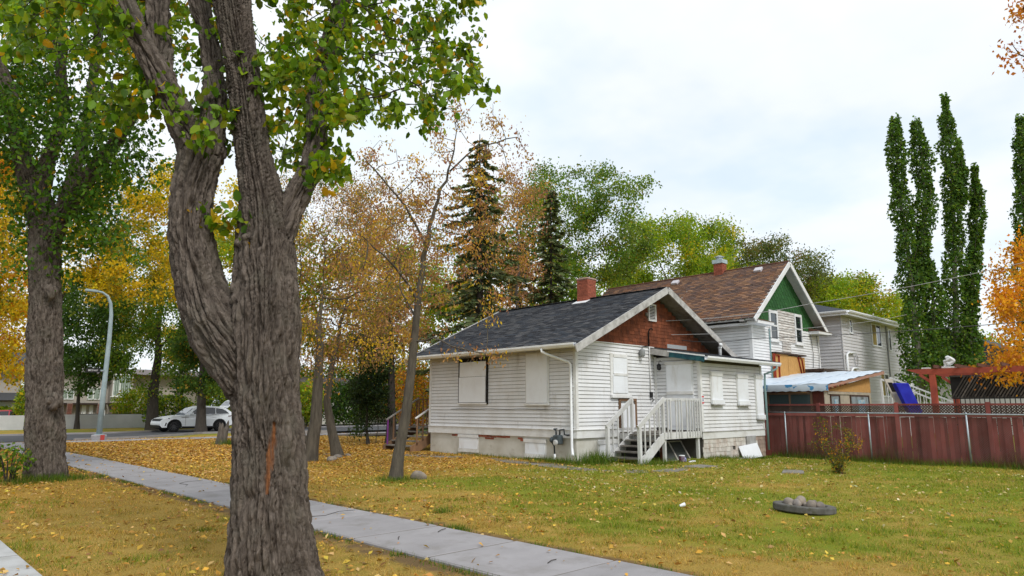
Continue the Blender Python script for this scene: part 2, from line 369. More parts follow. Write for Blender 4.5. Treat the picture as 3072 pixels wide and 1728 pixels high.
# worn paving strip around the bungalow
pv = MB().box(-1.3, -0.4, -0.08, -0.75, 7.0, 0.0); pvo = pv.build('house_path', MAT('soil', (0.11, 0.085, 0.06), (0.07, 0.055, 0.04), 6, rough=0.95, bump=0.4, bsc=40)); pvo['kind'] = 'structure'
MOSSC = MAT('old_paving', (0.22, 0.205, 0.185), (0.13, 0.12, 0.095), 3, 0.4, 0.7, 0.95, rand=0.12, bump=0.3, bsc=60, dirt=(0.14, 0.13, 0.06), dsc=4, dlo=0.55, dhi=0.75)
ps = slab_mesh(0.56, 0.86, 0.09, MOSSC, 0.02)
for px_, py_, ra in [(-2.1, 6.6, .5), (-1.75, 5.8, .35), (-1.35, 4.95, .2), (-1.12, 4.05, .1), (-1.05, 3.1, 0), (-1.05, 2.2, -.03), (-1.1, 1.3, .05), (-1.25, 0.4, .1), (-1.45, -.5, .12), (-1.55, -1.4, .05), (-1.5, -2.3, -.1), (-1.2, -3.0, -.9), (-0.4, -3.35, -1.35), (.5, -3.3, -1.6), (1.4, -3.2, -1.7), (-2.6, 7.4, .65), (-3.2, 8.2, .7), (-3.8, 9.0, .7)]:
    add('paving_slab', ps, pvo, (px_, py_, -0.035 + rnd.uniform(-.01, .012)), (rnd.uniform(-.03, .03), rnd.uniform(-.03, .03), ra + rnd.uniform(-.06, .06)))

# ---------------------------------------------------------------- the white bungalow
bung = thing('bungalow', (0, 0, 0), 'boarded-up white clapboard bungalow with dark shingle roof and red-brown gable', 'house')

def clap_mesh(expo, mat, th=0.030):
    h = expo - 0.010  # gap bares the wall behind, whose dark colour draws a shade line
    m = MB().hexa([(0, -th, 0), (1, -th, 0), (1, 0, 0), (0, 0, 0), (0, -0.007, h), (1, -0.007, h), (1, 0, h), (0, 0, h)])
    return m.mesh(mat, name='siding_board')

def clapboards(parent, me, expo, face, plane, a0, a1, z0, z1, name='siding_board', joint=0.35, r=rnd, jit=0.0015, lim=None):
    """face '-y': boards run along x at y=plane; '-x': boards run along y at x=plane"""
    n = max(1, int(round((z1 - z0) / expo)))
    for i in range(n):
        z = z0 + i * expo; b0, b1 = a0, a1
        if lim: b0, b1 = lim(z + expo * .5, a0, a1)
        if b1 - b0 < 0.1: continue
        cuts = [b0, b1]
        if b1 - b0 > 3 and r.random() < joint: cuts = [b0, r.uniform(b0 + .8, b1 - .8), b1]
        for c0, c1 in zip(cuts[:-1], cuts[1:]):
            L = c1 - c0 - 0.003; o_ = r.uniform(-jit, jit)
            if face == '-y': add(name, me, parent, (c0, plane + o_, z), (r.uniform(-.004, .004), 0, 0), (L, 1, 1))
            else: add(name, me, parent, (plane + o_, c1, z), (0, 0, -math.pi / 2), (L, 1, 1))

EXPO = 0.1165; cl = clap_mesh(EXPO, WHITE)
WALLC = MAT('shade_line_sheathing', (0.09, 0.08, 0.07), rough=0.9)  # coloured dark so the gaps between boards read as shade lines
MB().box(0.05, 0.05, -0.35, 8.25, 7.15, 0.70).build('foundation', STUCCO, bung, bevel=0.01)
wl = MB().box(0.02, 0.03, 0.70, 0.2, 7.18, 3.42).build('wall', WALLC, bung)
wg = MB().prism([(0.21, 0.02, 0.70), (8.28, 0.02, 0.70), (8.28, 0.02, 3.5), (4.25, 0.02, 5.4), (0.21, 0.02, 3.5)], (0, .18, 0)).build('wall', WALLC, bung)
MB().prism([(0.21, 7.0, 0.70), (8.08, 7.0, 0.70), (8.08, 7.0, 3.5), (4.25, 7.0, 5.4), (0.21, 7.0, 3.5)], (0, .18, 0)).build('wall', WHITE, bung)
MB().box(8.1, 0.22, 0.70, 8.28, 7.18, 3.42).build('wall', WHITE, bung)
clapboards(wl, cl, EXPO, '-x', 0.02, 0.10, 7.12, 0.94, 3.36)
def gl(z, a0, a1): return (max(a0, 4.25 - (5.42 - z) / 0.47 + .05), a1)
clapboards(wg, cl, EXPO, '-y', 0.02, 0.10, 4.09, 0.94, 3.60, lim=gl)
# corner boards, bands and caps
for a in [(-0.012, -0.012, 0.94, 0.10, 0.018, 3.42), (-0.012, 0.019, 0.94, 0.018, 0.10, 3.40), (-0.012, 7.10, 0.94, 0.02, 7.20, 3.36)]:
    MB().box(*a).build('corner_board', TRIM, bung)
bd = MB().box(-0.02, 0.05, 0.69, 0.045, 7.2, 0.925); bd.build('skirt_board', TRIM, bung)
MB().box(-0.022, -0.022, 0.69, 4.1, 0.045, 0.925).build('skirt_board', TRIM, bung)
MB().box(-0.05, 0.0, 0.926, 0.03, 7.2, 0.943).build('drip_cap', TRIM, bung)
MB().box(-0.05, -0.05, 0.927, 4.1, 0.0, 0.944).build('drip_cap', TRIM, bung)
MB().box(0.55, -0.03, 3.615, 4.1, 0.015, 3.645).build('drip_cap', TRIM, bung)

def panel_y(parent, x, y0, y1, z0, z1, th=0.03, name='cover_panel', mat=WHITE2, kids=()):
    o = MB().box(x - th, y0, z0, x, y1, z1).build(name, mat, parent, bevel=0.004)
    for k in kids: MB().box(*k[1]).build(k[0], k[2] if len(k) > 2 else TRIM, o, bevel=0.003)
    return o
# large window on the long wall: dark gap above the boards
fr = MB()
fr.box(-.06, 3.92, 1.70, -.005, 3.975, 3.31).box(-.06, 5.40, 1.70, -.005, 5.45, 3.31).box(-.06, 3.975, 3.275, -.005, 5.40, 3.31)
win = fr.build('window', DARK, bung, label='boarded window with black gap above its panels')
MB().box(-.025, 3.975, 1.75, -.012, 5.40, 3.275).build('painted_dark_gap', DARK, win)  # black sheet paints the darkness of the opening behind the boards
MB().box(-.052, 4.0, 2.655, -.026, 5.41, 3.17).build('cover_panel', WHITE2, win, bevel=.004)
MB().box(-.062, 4.01, 1.77, -.027, 5.42, 2.645).build('cover_panel', WHITE2, win, bevel=.004)
MB().box(-.085, 3.95, 1.70, -.005, 5.46, 1.755).build('window_sill', TRIM, win)
for k in range(7):
    yy = 4.1 + k * .19 + rnd.uniform(-.05, .05); MB().bar((-.04, yy, 3.17), (-.045, yy + rnd.uniform(-.12, .12), 3.27), .012, .03).build('torn_batten', GREYWOOD, win)
win = MB().box(-.035, 1.08, 1.69, -.005, 2.10, 3.35).build('window', TRIM, bung, bevel=.004)
MB().box(-.062, 1.13, 1.74, -.036, 2.05, 3.31).build('cover_panel', WHITE2, win, bevel=.004)
MB().box(-.082, 1.06, 1.66, -.004, 2.12, 1.715).build('window_sill', TRIM, win)
for y0, y1, z0, z1 in ((4.47, 5.43, .10, .66), (1.31, 2.16, .07, .60)):
    win = MB().box(0.015, y0 - .03, z0 - .03, 0.06, y1 + .03, z1 + .02).build('basement_window', TRIM, bung)
    MB().box(-.012, y0, z0 + .1, 0.014, y1, z1 - .1).build('cover_panel', WHITE2, win, bevel=.004)
    MB().box(-.03, y0 - .05, z1 - .09, 0.013, y1 + .05, z1 + .01).build('head_trim', TRIM, win)
    MB().box(-.035, y0 - .02, z0 - .02, 0.013, y1 + .02, z0 + .095).build('window_sill', TRIM, win)
win = MB().box(1.0, .012, -.02, 2.1, .06, .62).build('basement_window', TRIM, bung)
MB().box(1.06, -.015, .02, 2.04, .011, .47).build('cover_panel', WHITE2, win, bevel=.004)
MB().box(0.98, -.035, .48, 2.12, .011, .6).build('head_trim', TRIM, win)
# gable window
win = MB().box(1.66, -.035, 1.93, 2.56, .005, 3.31).build('window', TRIM, bung, bevel=.004)
MB().box(1.78, -.058, 2.66, 2.48, -.036, 3.17).build('cover_panel', WHITE2, win, bevel=.004)
MB().box(1.75, -.064, 2.05, 2.50, -.036, 2.62).build('cover_panel', WHITE2, win, bevel=.004)
MB().box(1.78, -.08, 2.60, 2.49, -.037, 2.68).build('meeting_rail', TRIM, win)
MB().box(1.80, -.07, 3.18, 2.5, -.037, 3.28).build('head_trim', TRIM, win)
MB().box(1.64, -.10, 1.90, 2.66, -.03, 1.985).build('window_sill', TRIM, win)
# rusty hatch frame under it
h = MB().box(2.05, -.05, .95, 2.13, .0, 1.88).box(2.131, -.05, 1.8, 2.98, 0, 1.88).box(2.90, -.05, .95, 2.98, 0, 1.799)
h.build('hatch_frame', BROWNWOOD, bung, label='rusty brown frame of a wall hatch')
MB().box(2.131, -.03, .96, 2.899, -.027, 1.70).build('hatch_door', WHITE2, bung)
# exposed foundation bricks where the render fell off
bm_ = MB().box(-.5, -.5, -.5, .5, .5, .5).mesh(BRICK)
for i, (yy, zz) in enumerate([(4.35, .645), (4.12, .64), (3.9, .645), (3.67, .635), (3.44, .645), (3.21, .64), (4.0, .575), (3.78, .572), (2.42, .62), (2.3, .56), (5.6, .64), (5.78, .63), (3.0, .648)]):
    add('brick', bm_, bung, (0.052, yy, zz), (0, 0, 0), (.05, .2, .055))
# shakes on the gable
sh_me = [MB().hexa([(-w_ / 2, -.02, 0), (w_ / 2, -.02, 0), (w_ / 2, 0, 0), (-w_ / 2, 0, 0), (-w_ / 2, -.006, .145), (w_ / 2, -.006, .145), (w_ / 2, 0, .145), (-w_ / 2, 0, .145)]).mesh(REDSHAKE) for w_ in (.15, .2, .24, .29)]
wd_ = (.15, .2, .24, .29)
for i in range(16):
    z = 3.645 + i * 0.118; hw = (5.44 - z - .13) / 0.47; x = 4.25 - hw + rnd.uniform(0, .1)
    while x < 4.25 + hw - .1:
        k = rnd.randrange(4)
        if not (3.84 < x + wd_[k] / 2 < 4.32 and 4.5 < z < 5.05): add('shake', sh_me[k], wg, (x + wd_[k] / 2, 0.018 - rnd.uniform(0, .006), z + rnd.uniform(-.006, .006)), (rnd.uniform(-.01, .02), rnd.uniform(-.012, .012), 0))
        x += wd_[k] + .006
# louvre vent, light, conduit, flashing
v = MB().box(3.84, -.05, 4.53, 3.89, .0, 5.13).box(4.24, -.05, 4.53, 4.29, 0, 5.13).box(3.89, -.05, 4.53, 4.24, 0, 4.58).box(3.89, -.05, 5.08, 4.24, 0, 5.13).build('louvre_vent', TRIM, bung)
MB().box(3.89, -.006, 4.58, 4.24, 0, 5.08).build('backing', DARK, v)
for i in range(9): MB().obox((4.065, -.03, 4.61 + i * .053), (.175, 0, 0), (0, .02, .014), (0, -.003, .004)).build('slat', TRIM, v)
MB().box(3.66, -.09, 4.68, 3.78, -.005, 4.8).build('floodlight', GREYWOOD, bung, bevel=.02)
MB().tube([(3.79, -.04, 3.66), (3.79, -.04, 4.15), (3.8, -.09, 4.24), (3.86, -.13, 4.26), (3.9, -.13, 4.2)], .022, 8).build('conduit', DARK, bung, smooth=True)
MB().tube([(3.79, -.045, 2.1), (3.8, -.045, 3.64)], .016, 6).build('conduit', TRIM, bung, smooth=True)
MB().obox((3.82, -.05, 2.02), (.05, 0, 0), (0, .03, 0), (0, 0, .09)).tube([(3.82, -.07, 1.93), (3.85, -.1, 1.85), (3.83, -.07, 1.78)], .02, 6).build('cable_box', MAT('black_plastic', (.02, .02, .02), rough=.6), bung)
ml = MB().lathe((3.27, -.12, 3.26), [(.02, 0), (.075, .01), (.09, .05), (.1, .2), (.085, .24), (.03, .27), (.02, .3)], 14).build('wall_lamp', MAT('lamp_grey', (.25, .26, .26), rough=.5), bung, smooth=True)
MB().tube([(3.27, -.12, 3.55), (3.3, -.1, 3.60), (3.45, -.16, 3.62)], .014, 6).obox((3.45, -.18, 3.62), (.05, 0, 0), (0, .035, 0), (0, 0, .02)).build('lamp_arm', MATS['black_plastic'], ml)
MB().box(4.95, -.012, 3.66, 6.2, -.001, 3.80).build('flashing', MAT('grey_flashing', (.33, .35, .36), rough=.6), bung)
MB().tube([(-.03, 0.4 + i * .5, 1.545 + .012 * math.sin(i * 2.1)) for i in range(12)], .006, 5).build('wall_cable', MATS['black_plastic'], bung)

# roof
def zt(x): return 5.68 - 0.47 * abs(x - 4.25)
RY0, RY1 = -0.55, 7.9
def slope_pts(x0, x1, y0, y1, th, zf): return [(x0, y0, zf(x0) - th), (x1, y0, zf(x1) - th), (x1, y1, zf(x1) - th), (x0, y1, zf(x0) - th), (x0, y0, zf(x0)), (x1, y0, zf(x1)), (x1, y1, zf(x1)), (x0, y1, zf(x0))]
rf = MB().hexa(slope_pts(-.52, 4.249, RY0, RY1, .11, lambda x: zt(x) - .02)).hexa(slope_pts(4.251, 9.02, RY0, RY1, .11, lambda x: zt(x) - .02)).build('roof', GREYWOOD, bung)

def attr_mesh(verts, faces, cols, mat, name):
    me = bpy.data.meshes.new(name); me.from_pydata([tuple(v_) for v_ in verts], [], faces); me.materials.append(mat)
    a = me.color_attributes.new('Col', 'FLOAT_COLOR', 'POINT'); c = np.ones((len(verts), 4), np.float32); c[:, :3] = cols; a.data.foreach_set('color', c.ravel()); me.update(); return me

def tile_corners(o, u, vdir, nrm, w_, h_, t0, t1, r, cut=0.0):
    """a lapped shingle: o lower-left on the deck, u along the eave, vdir up the slope"""
    a = o; b_ = o + u * w_; c = o + u * w_ + vdir * h_; d = o + vdir * h_
    if cut:
        return [a + u * cut + nrm * t1, b_ - u * cut + nrm * t1, b_ + vdir * cut + nrm * t1, c + nrm * t0, d + nrm * t0, a + vdir * cut + nrm * t1]
    j = r.uniform(-.3, .3) * h_ * .2; k = r.uniform(0, .008)
    return [a + vdir * j + nrm * (t1 + k), b_ + vdir * (j + r.uniform(-.012, .012)) + nrm * (t1 + r.uniform(0, .008)), c + nrm * t0, d + nrm * t0]
def shingle_mass(name, parent, origin, u, vdir, nrm, width, height, tw, te, pal, mat, seed, t1=.016, skip=None, cut=0.0, sag=None):
    r = random.Random(seed); V, F, Cc = [], [], []
    rows = int(height / te) + 1
    for i in range(rows):
        x = -r.uniform(0, tw)
        while x < width:
            w_ = tw * r.uniform(.8, 1.15); a = max(x, 0); b_ = min(x + w_, width)
            if b_ - a > .04 and not (skip and skip(a, i)):
                p = tile_corners(origin + u * a + vdir * (i * te - .01), u, vdir, nrm, b_ - a - .006, min(te * 1.25, height - i * te + .02), .004, t1, r, cut)
                col = np.array(pal[r.randrange(len(pal))]) * r.uniform(.8, 1.2); n = len(V)
                V += p; F.append(tuple(range(n, n + len(p))))
                # drop edge at the butt
                q = 2; V += [p[0] - nrm * (t1 - .001), p[1] - nrm * (t1 - .001)]; F.append((n + len(p), n + len(p) + 1, n + 1, n)); Cc += [col] * (len(p) + q)
            x += w_
    o = add(name, attr_mesh([v_ - ORG[parent] for v_ in V], F, Cc, mat, name), parent, ORG[parent]); o['kind'] = 'stuff'; return o
SHING = MAT('asphalt_shingle', (0, 0, 0), rough=0.9, attr='Col', bump=0.4, bsc=70, dirt=(0.10, 0.095, 0.09), dsc=1.3, dlo=0.6, dhi=0.85)
DPAL = [(.042, .045, .054), (.058, .062, .072), (.078, .081, .088), (.034, .036, .043), (.10, .10, .105), (.05, .058, .072)]
th_ = math.atan(.47); vd = Vector((math.cos(th_), 0, math.sin(th_))); nr = Vector((-math.sin(th_), 0, math.cos(th_)))
shingle_mass('shingles', rf, Vector((-.56, RY0 - .02, zt(-.56) - .018)), Vector((0, 1, 0)), vd, nr, RY1 - RY0 + .04, 5.31, .30, .135, DPAL, SHING, 3, t1=.022)
vd2 = Vector((-math.cos(th_), 0, math.sin(th_))); nr2 = Vector((math.sin(th_), 0, math.cos(th_)))
shingle_mass('shingles', rf, Vector((9.06, RY0 - .02, zt(9.06) - .018)), Vector((0, 1, 0)), vd2, nr2, RY1 - RY0 + .04, 5.31, .30, .135, DPAL, SHING, 4, t1=.022)
rc_ = MB()
for i in range(28): rc_.obox((4.25, RY0 + .15 + i * .3, 5.685 + rnd.uniform(-.006, .006)), (.0, .165, .006), (.13, 0, 0), (0, 0, .008))
rc_.build('ridge_cap', MAT('ridge_shingle', (.05, .053, .062), (.03, .03, .036), 8, rough=.9), rf)
for yy, nm in ((RY0 - .03, 'front'), (RY1 + .03, 'back')):
    MB().bar((-.66, yy, zt(-.66) - .10), (4.23, yy, zt(4.25) - .10), .045, .22).build('barge_board', BARGE, rf)
    MB().bar((9.16, yy, zt(9.16) - .10), (4.27, yy, zt(4.25) - .10), .045, .22).build('barge_board', BARGE, rf)
def gutter(parent, p, q, out, name='gutter', mat=ALU):
    p, q, o_ = Vector(p), Vector(q), Vector(out).normalized(); u_ = Vector((0, 0, 1)); m = MB()
    pr = [(.0, -.11), (.07, -.11), (.105, -.05), (.105, .0), (.118, .0), (.118, -.055), (.08, -.122), (-.01, -.122), (-.01, .0), (0, 0)]
    m.prism([p + o_ * a + u_ * b_ for a, b_ in pr], q - p)
    return m.build(name, mat, parent)
MB().box(-.545, RY0 + .02, 3.33, -.522, RY1, 3.40).build('fascia', TRIM, rf)
gu = gutter(rf, (-.555, RY0 + .05, 3.47), (-.555, RY1, 3.47), (-1, 0, 0))
MB().tube([(-.62, .82, 3.36), (-.62, .82, 3.27), (-.5, .68, 3.18), (-.12, .20, 2.96), (-.075, .14, 2.88), (-.075, .13, .42), (-.09, .10, .32), (-.26, -.06, .22)], .042, 10).build('downspout', ALU, gu, smooth=True)
MB().box(-.03, .07, 2.2, -.015, .2, 2.23).box(-.03, .07, 1.0, -.015, .2, 1.03).build('strap', ALU, gu)
# chimney
ch = MB().box(4.01, 2.81, 5.35, 4.49, 3.29, 6.42).build('chimney', MORTAR, rf)
def brick_stack(parent, x0, y0, x1, y1, z0, z1, me, bl=.205, bh=.058, r=rnd, jo=.011):
    z = z0; c = 0
    while z + bh <= z1 + .01:
        for (ax, a0, a1, fixed) in (('x', x0, x1, y0), ('y', y0, y1, x0)):
            p = a0 - (bl / 2 if c % 2 else 0)
            while p < a1 - .02:
                s0, s1 = max(p, a0), min(p + bl, a1)
                if s1 - s0 > .03:
                    if ax == 'x': add('brick', me, parent, ((s0 + s1) / 2, fixed + .002, z + bh / 2), (0, 0, 0), (s1 - s0 - jo + .004, .03 + r.uniform(0, .008), bh - jo + .003))
                    else: add('brick', me, parent, (fixed + .002, (s0 + s1) / 2, z + bh / 2), (0, 0, 0), (.03 + r.uniform(0, .008), s1 - s0 - jo + .004, bh - jo + .003))
                p += bl
        z += bh; c += 1
brick_stack(ch, 4.0, 2.8, 4.5, 3.3, 5.52, 6.40, bm_)
MB().box(3.97, 2.77, 6.405, 4.53, 3.33, 6.47).build('cap', MAT('cap_mortar', (.45, .3, .24), (.33, .22, .18), 8, rough=.95), ch, bevel=.02)
MB().obox((3.9, 3.05, 5.53), (.14, 0, .066), (0, .34, 0), (-.004, 0, .008)).build('flashing', ALU, ch)

# annex on the gable end
AX0, AX1, AY = 4.1, 8.35, -1.75
an = MB().box(AX0 + .03, AY + .03, -.3, AX1 - .03, 0.0, 3.15).build('annex', WALLC, bung)
clapboards(an, cl, EXPO, '-x', AX0 + .03, AY + .1, -.08, .94, 3.27)
clapboards(an, cl, EXPO, '-y', AY + .03, AX0 + .1, AX1 - .1, .84, 3.06, joint=.8)
for a in [(AX0 - .012, AY - .012, .84, AX0 + .1, AY + .018, 3.12), (AX0 - .012, AY + .019, .84, AX0 + .018, AY + .1, 3.12), (AX1 - .1, AY - .012, .84, AX1 + .012, AY + .03, 3.1), (AX0 - .01, -.09, .94, AX0 + .03, 0.0, 3.3)]:
    MB().box(*a).build('corner_board', TRIM, bung)
MB().box(AX0 - .03, AY - .035, .815, AX1 + .03, AY + .02, .838).build('drip_cap', BARGE, bung)
MB().box(AX0 + .0, AY - .012, .60, AX1, AY + .022, .813).build('skirt_board', TRIM, bung)
SHK = MAT('flaking_white_shake', (.60, .57, .52), (.42, .33, .27), 6, .4, .68, .9, (1, 1, .4), rand=.12, bump=.4, bsc=60, bstretch=(1, 1, .15))
SHK2 = MAT('bare_shake', (.36, .27, .22), (.24, .19, .16), 6, .4, .68, .9, (1, 1, .4), rand=.2, bump=.4, bsc=60)
sk = [MB().hexa([(-w_ / 2, -.022, 0), (w_ / 2, -.022, 0), (w_ / 2, 0, 0), (-w_ / 2, 0, 0), (-w_ / 2, -.006, .17), (w_ / 2, -.006, .17), (w_ / 2, 0, .17), (-w_ / 2, 0, .17)]) for w_ in (.13, .18, .23)]
sk1 = [m_.mesh(SHK) for m_ in sk]; sk2 = [m_.mesh(SHK2) for m_ in sk]; swd = (.13, .18, .23)
for i in range(5):
    z = -.12 + i * .145; x = AX0 + rnd.uniform(0, .08)
    while x < AX1 - .05:
        k = rnd.randrange(3)
        if not (6.02 < x + swd[k] / 2 < 6.1 and z > .05): add('shake', (sk2 if x > 7.55 else sk1)[k], an, (min(x + swd[k] / 2, AX1 - swd[k] / 2), AY + .028 - rnd.uniform(0, .006), z + rnd.uniform(-.012, .012)), (rnd.uniform(-.01, .03), rnd.uniform(-.02, .02), 0))
        x += swd[k] + .005
for x0, x1, z0, z1 in ((4.72, 5.42, 1.74, 2.76), (6.47, 7.2, 1.72, 2.73), (7.8, 8.3, 1.23, 2.75)):
    win = MB().box(x0 - .02, AY - .03, z0 - .02, x1 + .02, AY + .01, z1 + .03).build('window', TRIM, bung, bevel=.003)
    MB().box(x0, AY - .055, z0 + .1, x1, AY - .031, z1 - .12).build('cover_panel', WHITE2, win, bevel=.004)
    MB().box(x0 - .02, AY - .075, z1 - .13, x1 + .02, AY - .03, z1 + .01).build('head_trim', TRIM, win)
    MB().box(x0 - .03, AY - .09, z0 - .03, x1 + .03, AY - .03, z0 + .105).build('window_sill', WHITE2, win)
    MB().box(x0 - .02, AY - .10, z0 - .075, x1 + .04, AY - .02, z0 - .032).build('sill_ledge', BARGE, win)
MB().box(6.9, AY - .05, .2, 7.55, AY - .015, .62).build('patch_board', MAT('grey_patch_board', (.42, .42, .42), (.3, .29, .28), 3), bung)
# annex door (faces the corner) and its boarded upper half
dr = MB().box(AX0 - .02, -1.5, .87, AX0 + .02, -.48, 3.12).build('door', WHITE2, bung)
MB().box(AX0 - .045, -1.46, 2.12, AX0 - .021, -.53, 3.0).build('cover_panel', WHITE2, dr, bevel=.004)
MB().box(AX0 - .06, -1.55, 3.0, AX0 - .021, -.47, 3.1).build('head_trim', TRIM, dr)
MB().box(AX0 - .065, -1.5, 2.02, AX0 - .021, -.5, 2.12).build('sill_rail', TRIM, dr)
MB().box(AX0 - .035, -1.38, 1.0, AX0 - .021, -.6, 1.98).build('door_panel', WHITE2, dr, bevel=.004)
ln = MB().tube([(AX0 - .01, -.30, 3.12), (AX0 - .06, -.30, 3.16), (AX0 - .13, -.30, 3.14), (AX0 - .15, -.30, 3.05)], .012, 6).build('lantern', MATS['black_plastic'], bung)
MB().lathe((AX0 - .15, -.30, 2.83), [(.02, 0), (.06, .02), (.075, .08), (.07, .16), (.09, .175), (.03, .22)], 10).build('lantern_body', MATS['black_plastic'], ln)
sg = MB().box(AX0 + .02, AY - .022, 1.72, AX0 + .14, AY - .013, 1.96).build('warning_sign', MAT('sign_white', (.8, .8, .78), rough=.5), bung)
MB().box(AX0 + .02, AY - .0255, 1.915, AX0 + .14, AY - .0225, 1.96).box(AX0 + .02, AY - .0255, 1.72, AX0 + .14, AY - .0225, 1.765).build('red_band', MAT('sign_red', (.62, .03, .05), rough=.5), sg)
MB().lathe((AX0 + .08, AY - .0225, 1.875), [(.022, 0), (.022, .004)], 12, (0, -1, 0)).prism([(AX0 + .05, AY - .0225, 1.79), (AX0 + .11, AY - .0225, 1.79), (AX0 + .10, AY - .0225, 1.85), (AX0 + .06, AY - .0225, 1.85)], (0, -.004, 0)).build('figure_print', MAT('sign_blue', (.03, .05, .25), rough=.5), sg)
# annex roof
def za(y): return 3.58 + 0.17 * y
arf = MB().hexa([(3.86, -2.1, za(-2.1) - .1), (9.0, -2.1, za(-2.1) - .1), (9.0, 0, za(0) - .1), (3.86, 0, za(0) - .1), (3.86, -2.1, za(-2.1)), (9.0, -2.1, za(-2.1)), (9.0, 0, za(0)), (3.86, 0, za(0))]).build('annex_roof', GREYWOOD, bung)
ta = math.atan(.17)
shingle_mass('shingles', arf, Vector((3.84, -2.14, za(-2.14) + .004)), Vector((1, 0, 0)), Vector((0, math.cos(ta), math.sin(ta))), Vector((0, -math.sin(ta), math.cos(ta))), 5.2, 2.16, .3, .135, DPAL, SHING, 9, t1=.03)
MB().bar((3.83, -.02, za(0) - .09), (3.83, -.95, za(-.95) - .09), .03, .2).build('rake_board', BARGE, arf)
MB().bar((3.825, -.80, za(-.8) - .10), (3.825, -2.1, za(-2.1) - .10), .03, .19).build('tarp_strip', MAT('dark_teal_tarp', (.012, .05, .075), (.02, .11, .12), 5, rough=.5), arf, label='dark teal strip wrapped on the annex rake')
MB().bar((3.815, -.75, za(-.8) + .0), (3.815, -2.12, za(-2.1) + .0), .03, .045).build('drip_edge', ALU, arf)
gu = gutter(arf, (3.84, -2.105, 3.215), (9.02, -2.105, 3.215), (0, -1, 0))
MB().tube([(8.75, -2.16, 3.1), (8.75, -2.16, 3.0), (8.6, -2.0, 2.88), (8.42, -1.85, 2.80), (8.40, -1.84, 2.5), (8.4, -1.84, .1)], .04, 10).build('downspout', MAT('teal_downspout', (.22, .33, .34), rough=.5), gu, smooth=True)
MB().tube([(7.35, -.7, 3.3), (7.35, -.7, 3.78), (7.33, -.74, 3.86), (7.25, -.80, 3.88)], .06, 10).lathe((7.35, -.7, 3.74), [(.075, 0), (.075, .06)], 10).build('vent_pipe', ALU, arf, smooth=True)

# gas meter on the long wall
gm = thing('gas_meter', (-.15, .65, .0), 'dark grey gas meter on a pipe beside the bungalow corner', 'gas meter')
MG = MAT('meter_grey', (.075, .095, .105), (.05, .06, .065), 8, rough=.55); MDK = MAT('meter_dark', (.03, .035, .04), rough=.6)
MB().box(-.26, .47, .50, -.06, .74, .78).build('meter_body', MG, gm, bevel=.04)
MB().lathe((-.26, .60, .56), [(.085, 0), (.085, .04), (.05, .06)], 14, (-1, 0, 0)).build('dial', MAT('dial_face', (.5, .5, .48), rough=.4), gm)
MB().lathe((-.16, .84, .63), [(.02, -.1), (.075, -.05), (.1, 0), (.075, .05), (.02, .06)], 12, (0, 1, 0)).build('regulator', MG, gm, smooth=True)
MB().tube([(-.16, .68, .78), (-.16, .68, .9), (-.16, .76, .95), (-.05, .78, .95), (0.0, .78, .95)], .025, 8).tube([(-.16, .53, .78), (-.16, .53, .93), (-.16, .36, .95), (-.16, .34, .80), (-.10, .28, .78), (-0.0, .28, .78)], .025, 8).build('pipe', MDK, gm, smooth=True)
MB().tube([(-.16, .84, .55), (-.16, .76, .45), (-.16, .74, .1)], .024, 8).build('riser_pipe', MDK, gm, smooth=True)
MB().tube([(-.16, .74, .22), (-.16, .74, -.05)], .032, 8).build('riser_sleeve', ALU, gm, smooth=True)

# wooden landing and stairs by the annex door
ps_ = thing('porch_stairs', (2.0, -1.0, 0), 'grey-white wooden landing and stairs leading up to the annex door', 'stairs')
OLDW = MAT('old_white_rail', (.62, .62, .61), (.45, .44, .42), 4, .4, .7, .85, (1, 1, .3), rand=.08, bump=.2, bsc=40, dirt=(.3, .28, .25), dsc=8, dlo=.62, dhi=.76)
TREAD = MAT('old_tread_wood', (.20, .18, .155), (.11, .10, .085), 5, .4, .7, .9, (.4, 1, 1), rand=.15, bump=.35, bsc=60)
for i in range(8): MB().box(2.02 + i * .2575, -1.70, .80, 2.27 + i * .2575, -.06, .835).build('deck_board', TREAD, ps_)
MB().box(2.0, -1.74, .655, 4.07, -1.702, .855).build('rim_board', OLDW, ps_)
MB().box(1.98, -1.70, .63, 2.015, -.06, .798).build('rim_board', OLDW, ps_)
for x_ in (2.03, 3.9): MB().box(x_, -1.70, -.12, x_ + .085, -1.61, .65).build('support_post', OLDW, ps_)
MB().box(2.10, -1.55, -.1, 2.18, -1.47, .79).build('support_post', MAT('rust_post', (.11, .035, .02), rough=.8), ps_)
MB().box(1.98, -1.72, .80, 2.06, -1.64, 1.84).build('rail_post', OLDW, ps_)
MB().bar((1.98, -1.70, 1.83), (4.08, -1.70, 1.83), .05, .10).build('top_rail', OLDW, ps_)
for i in range(13):
    x_ = 2.13 + i * .152
    if i in (2, 6): continue
    MB().box(x_ + rnd.uniform(-.008, .008), -1.775, .70, x_ + .038, -1.742, 1.83 + rnd.uniform(-.01, .01)).build('baluster', OLDW, ps_)
for i in range(5):      # treads climb towards +x
    z_ = .155 + i * .16; x_ = .82 + i * .245
    MB().box(x_ - .02, -1.68, z_ - .04, x_ + .27, -.60, z_).build('tread', TREAD, ps_)
    if i: MB().box(x_ + .25, -1.66, z_ - .16, x_ + .265, -.62, z_ - .045).build('riser', MAT('dark_riser', (.05, .045, .04), rough=.9), ps_)
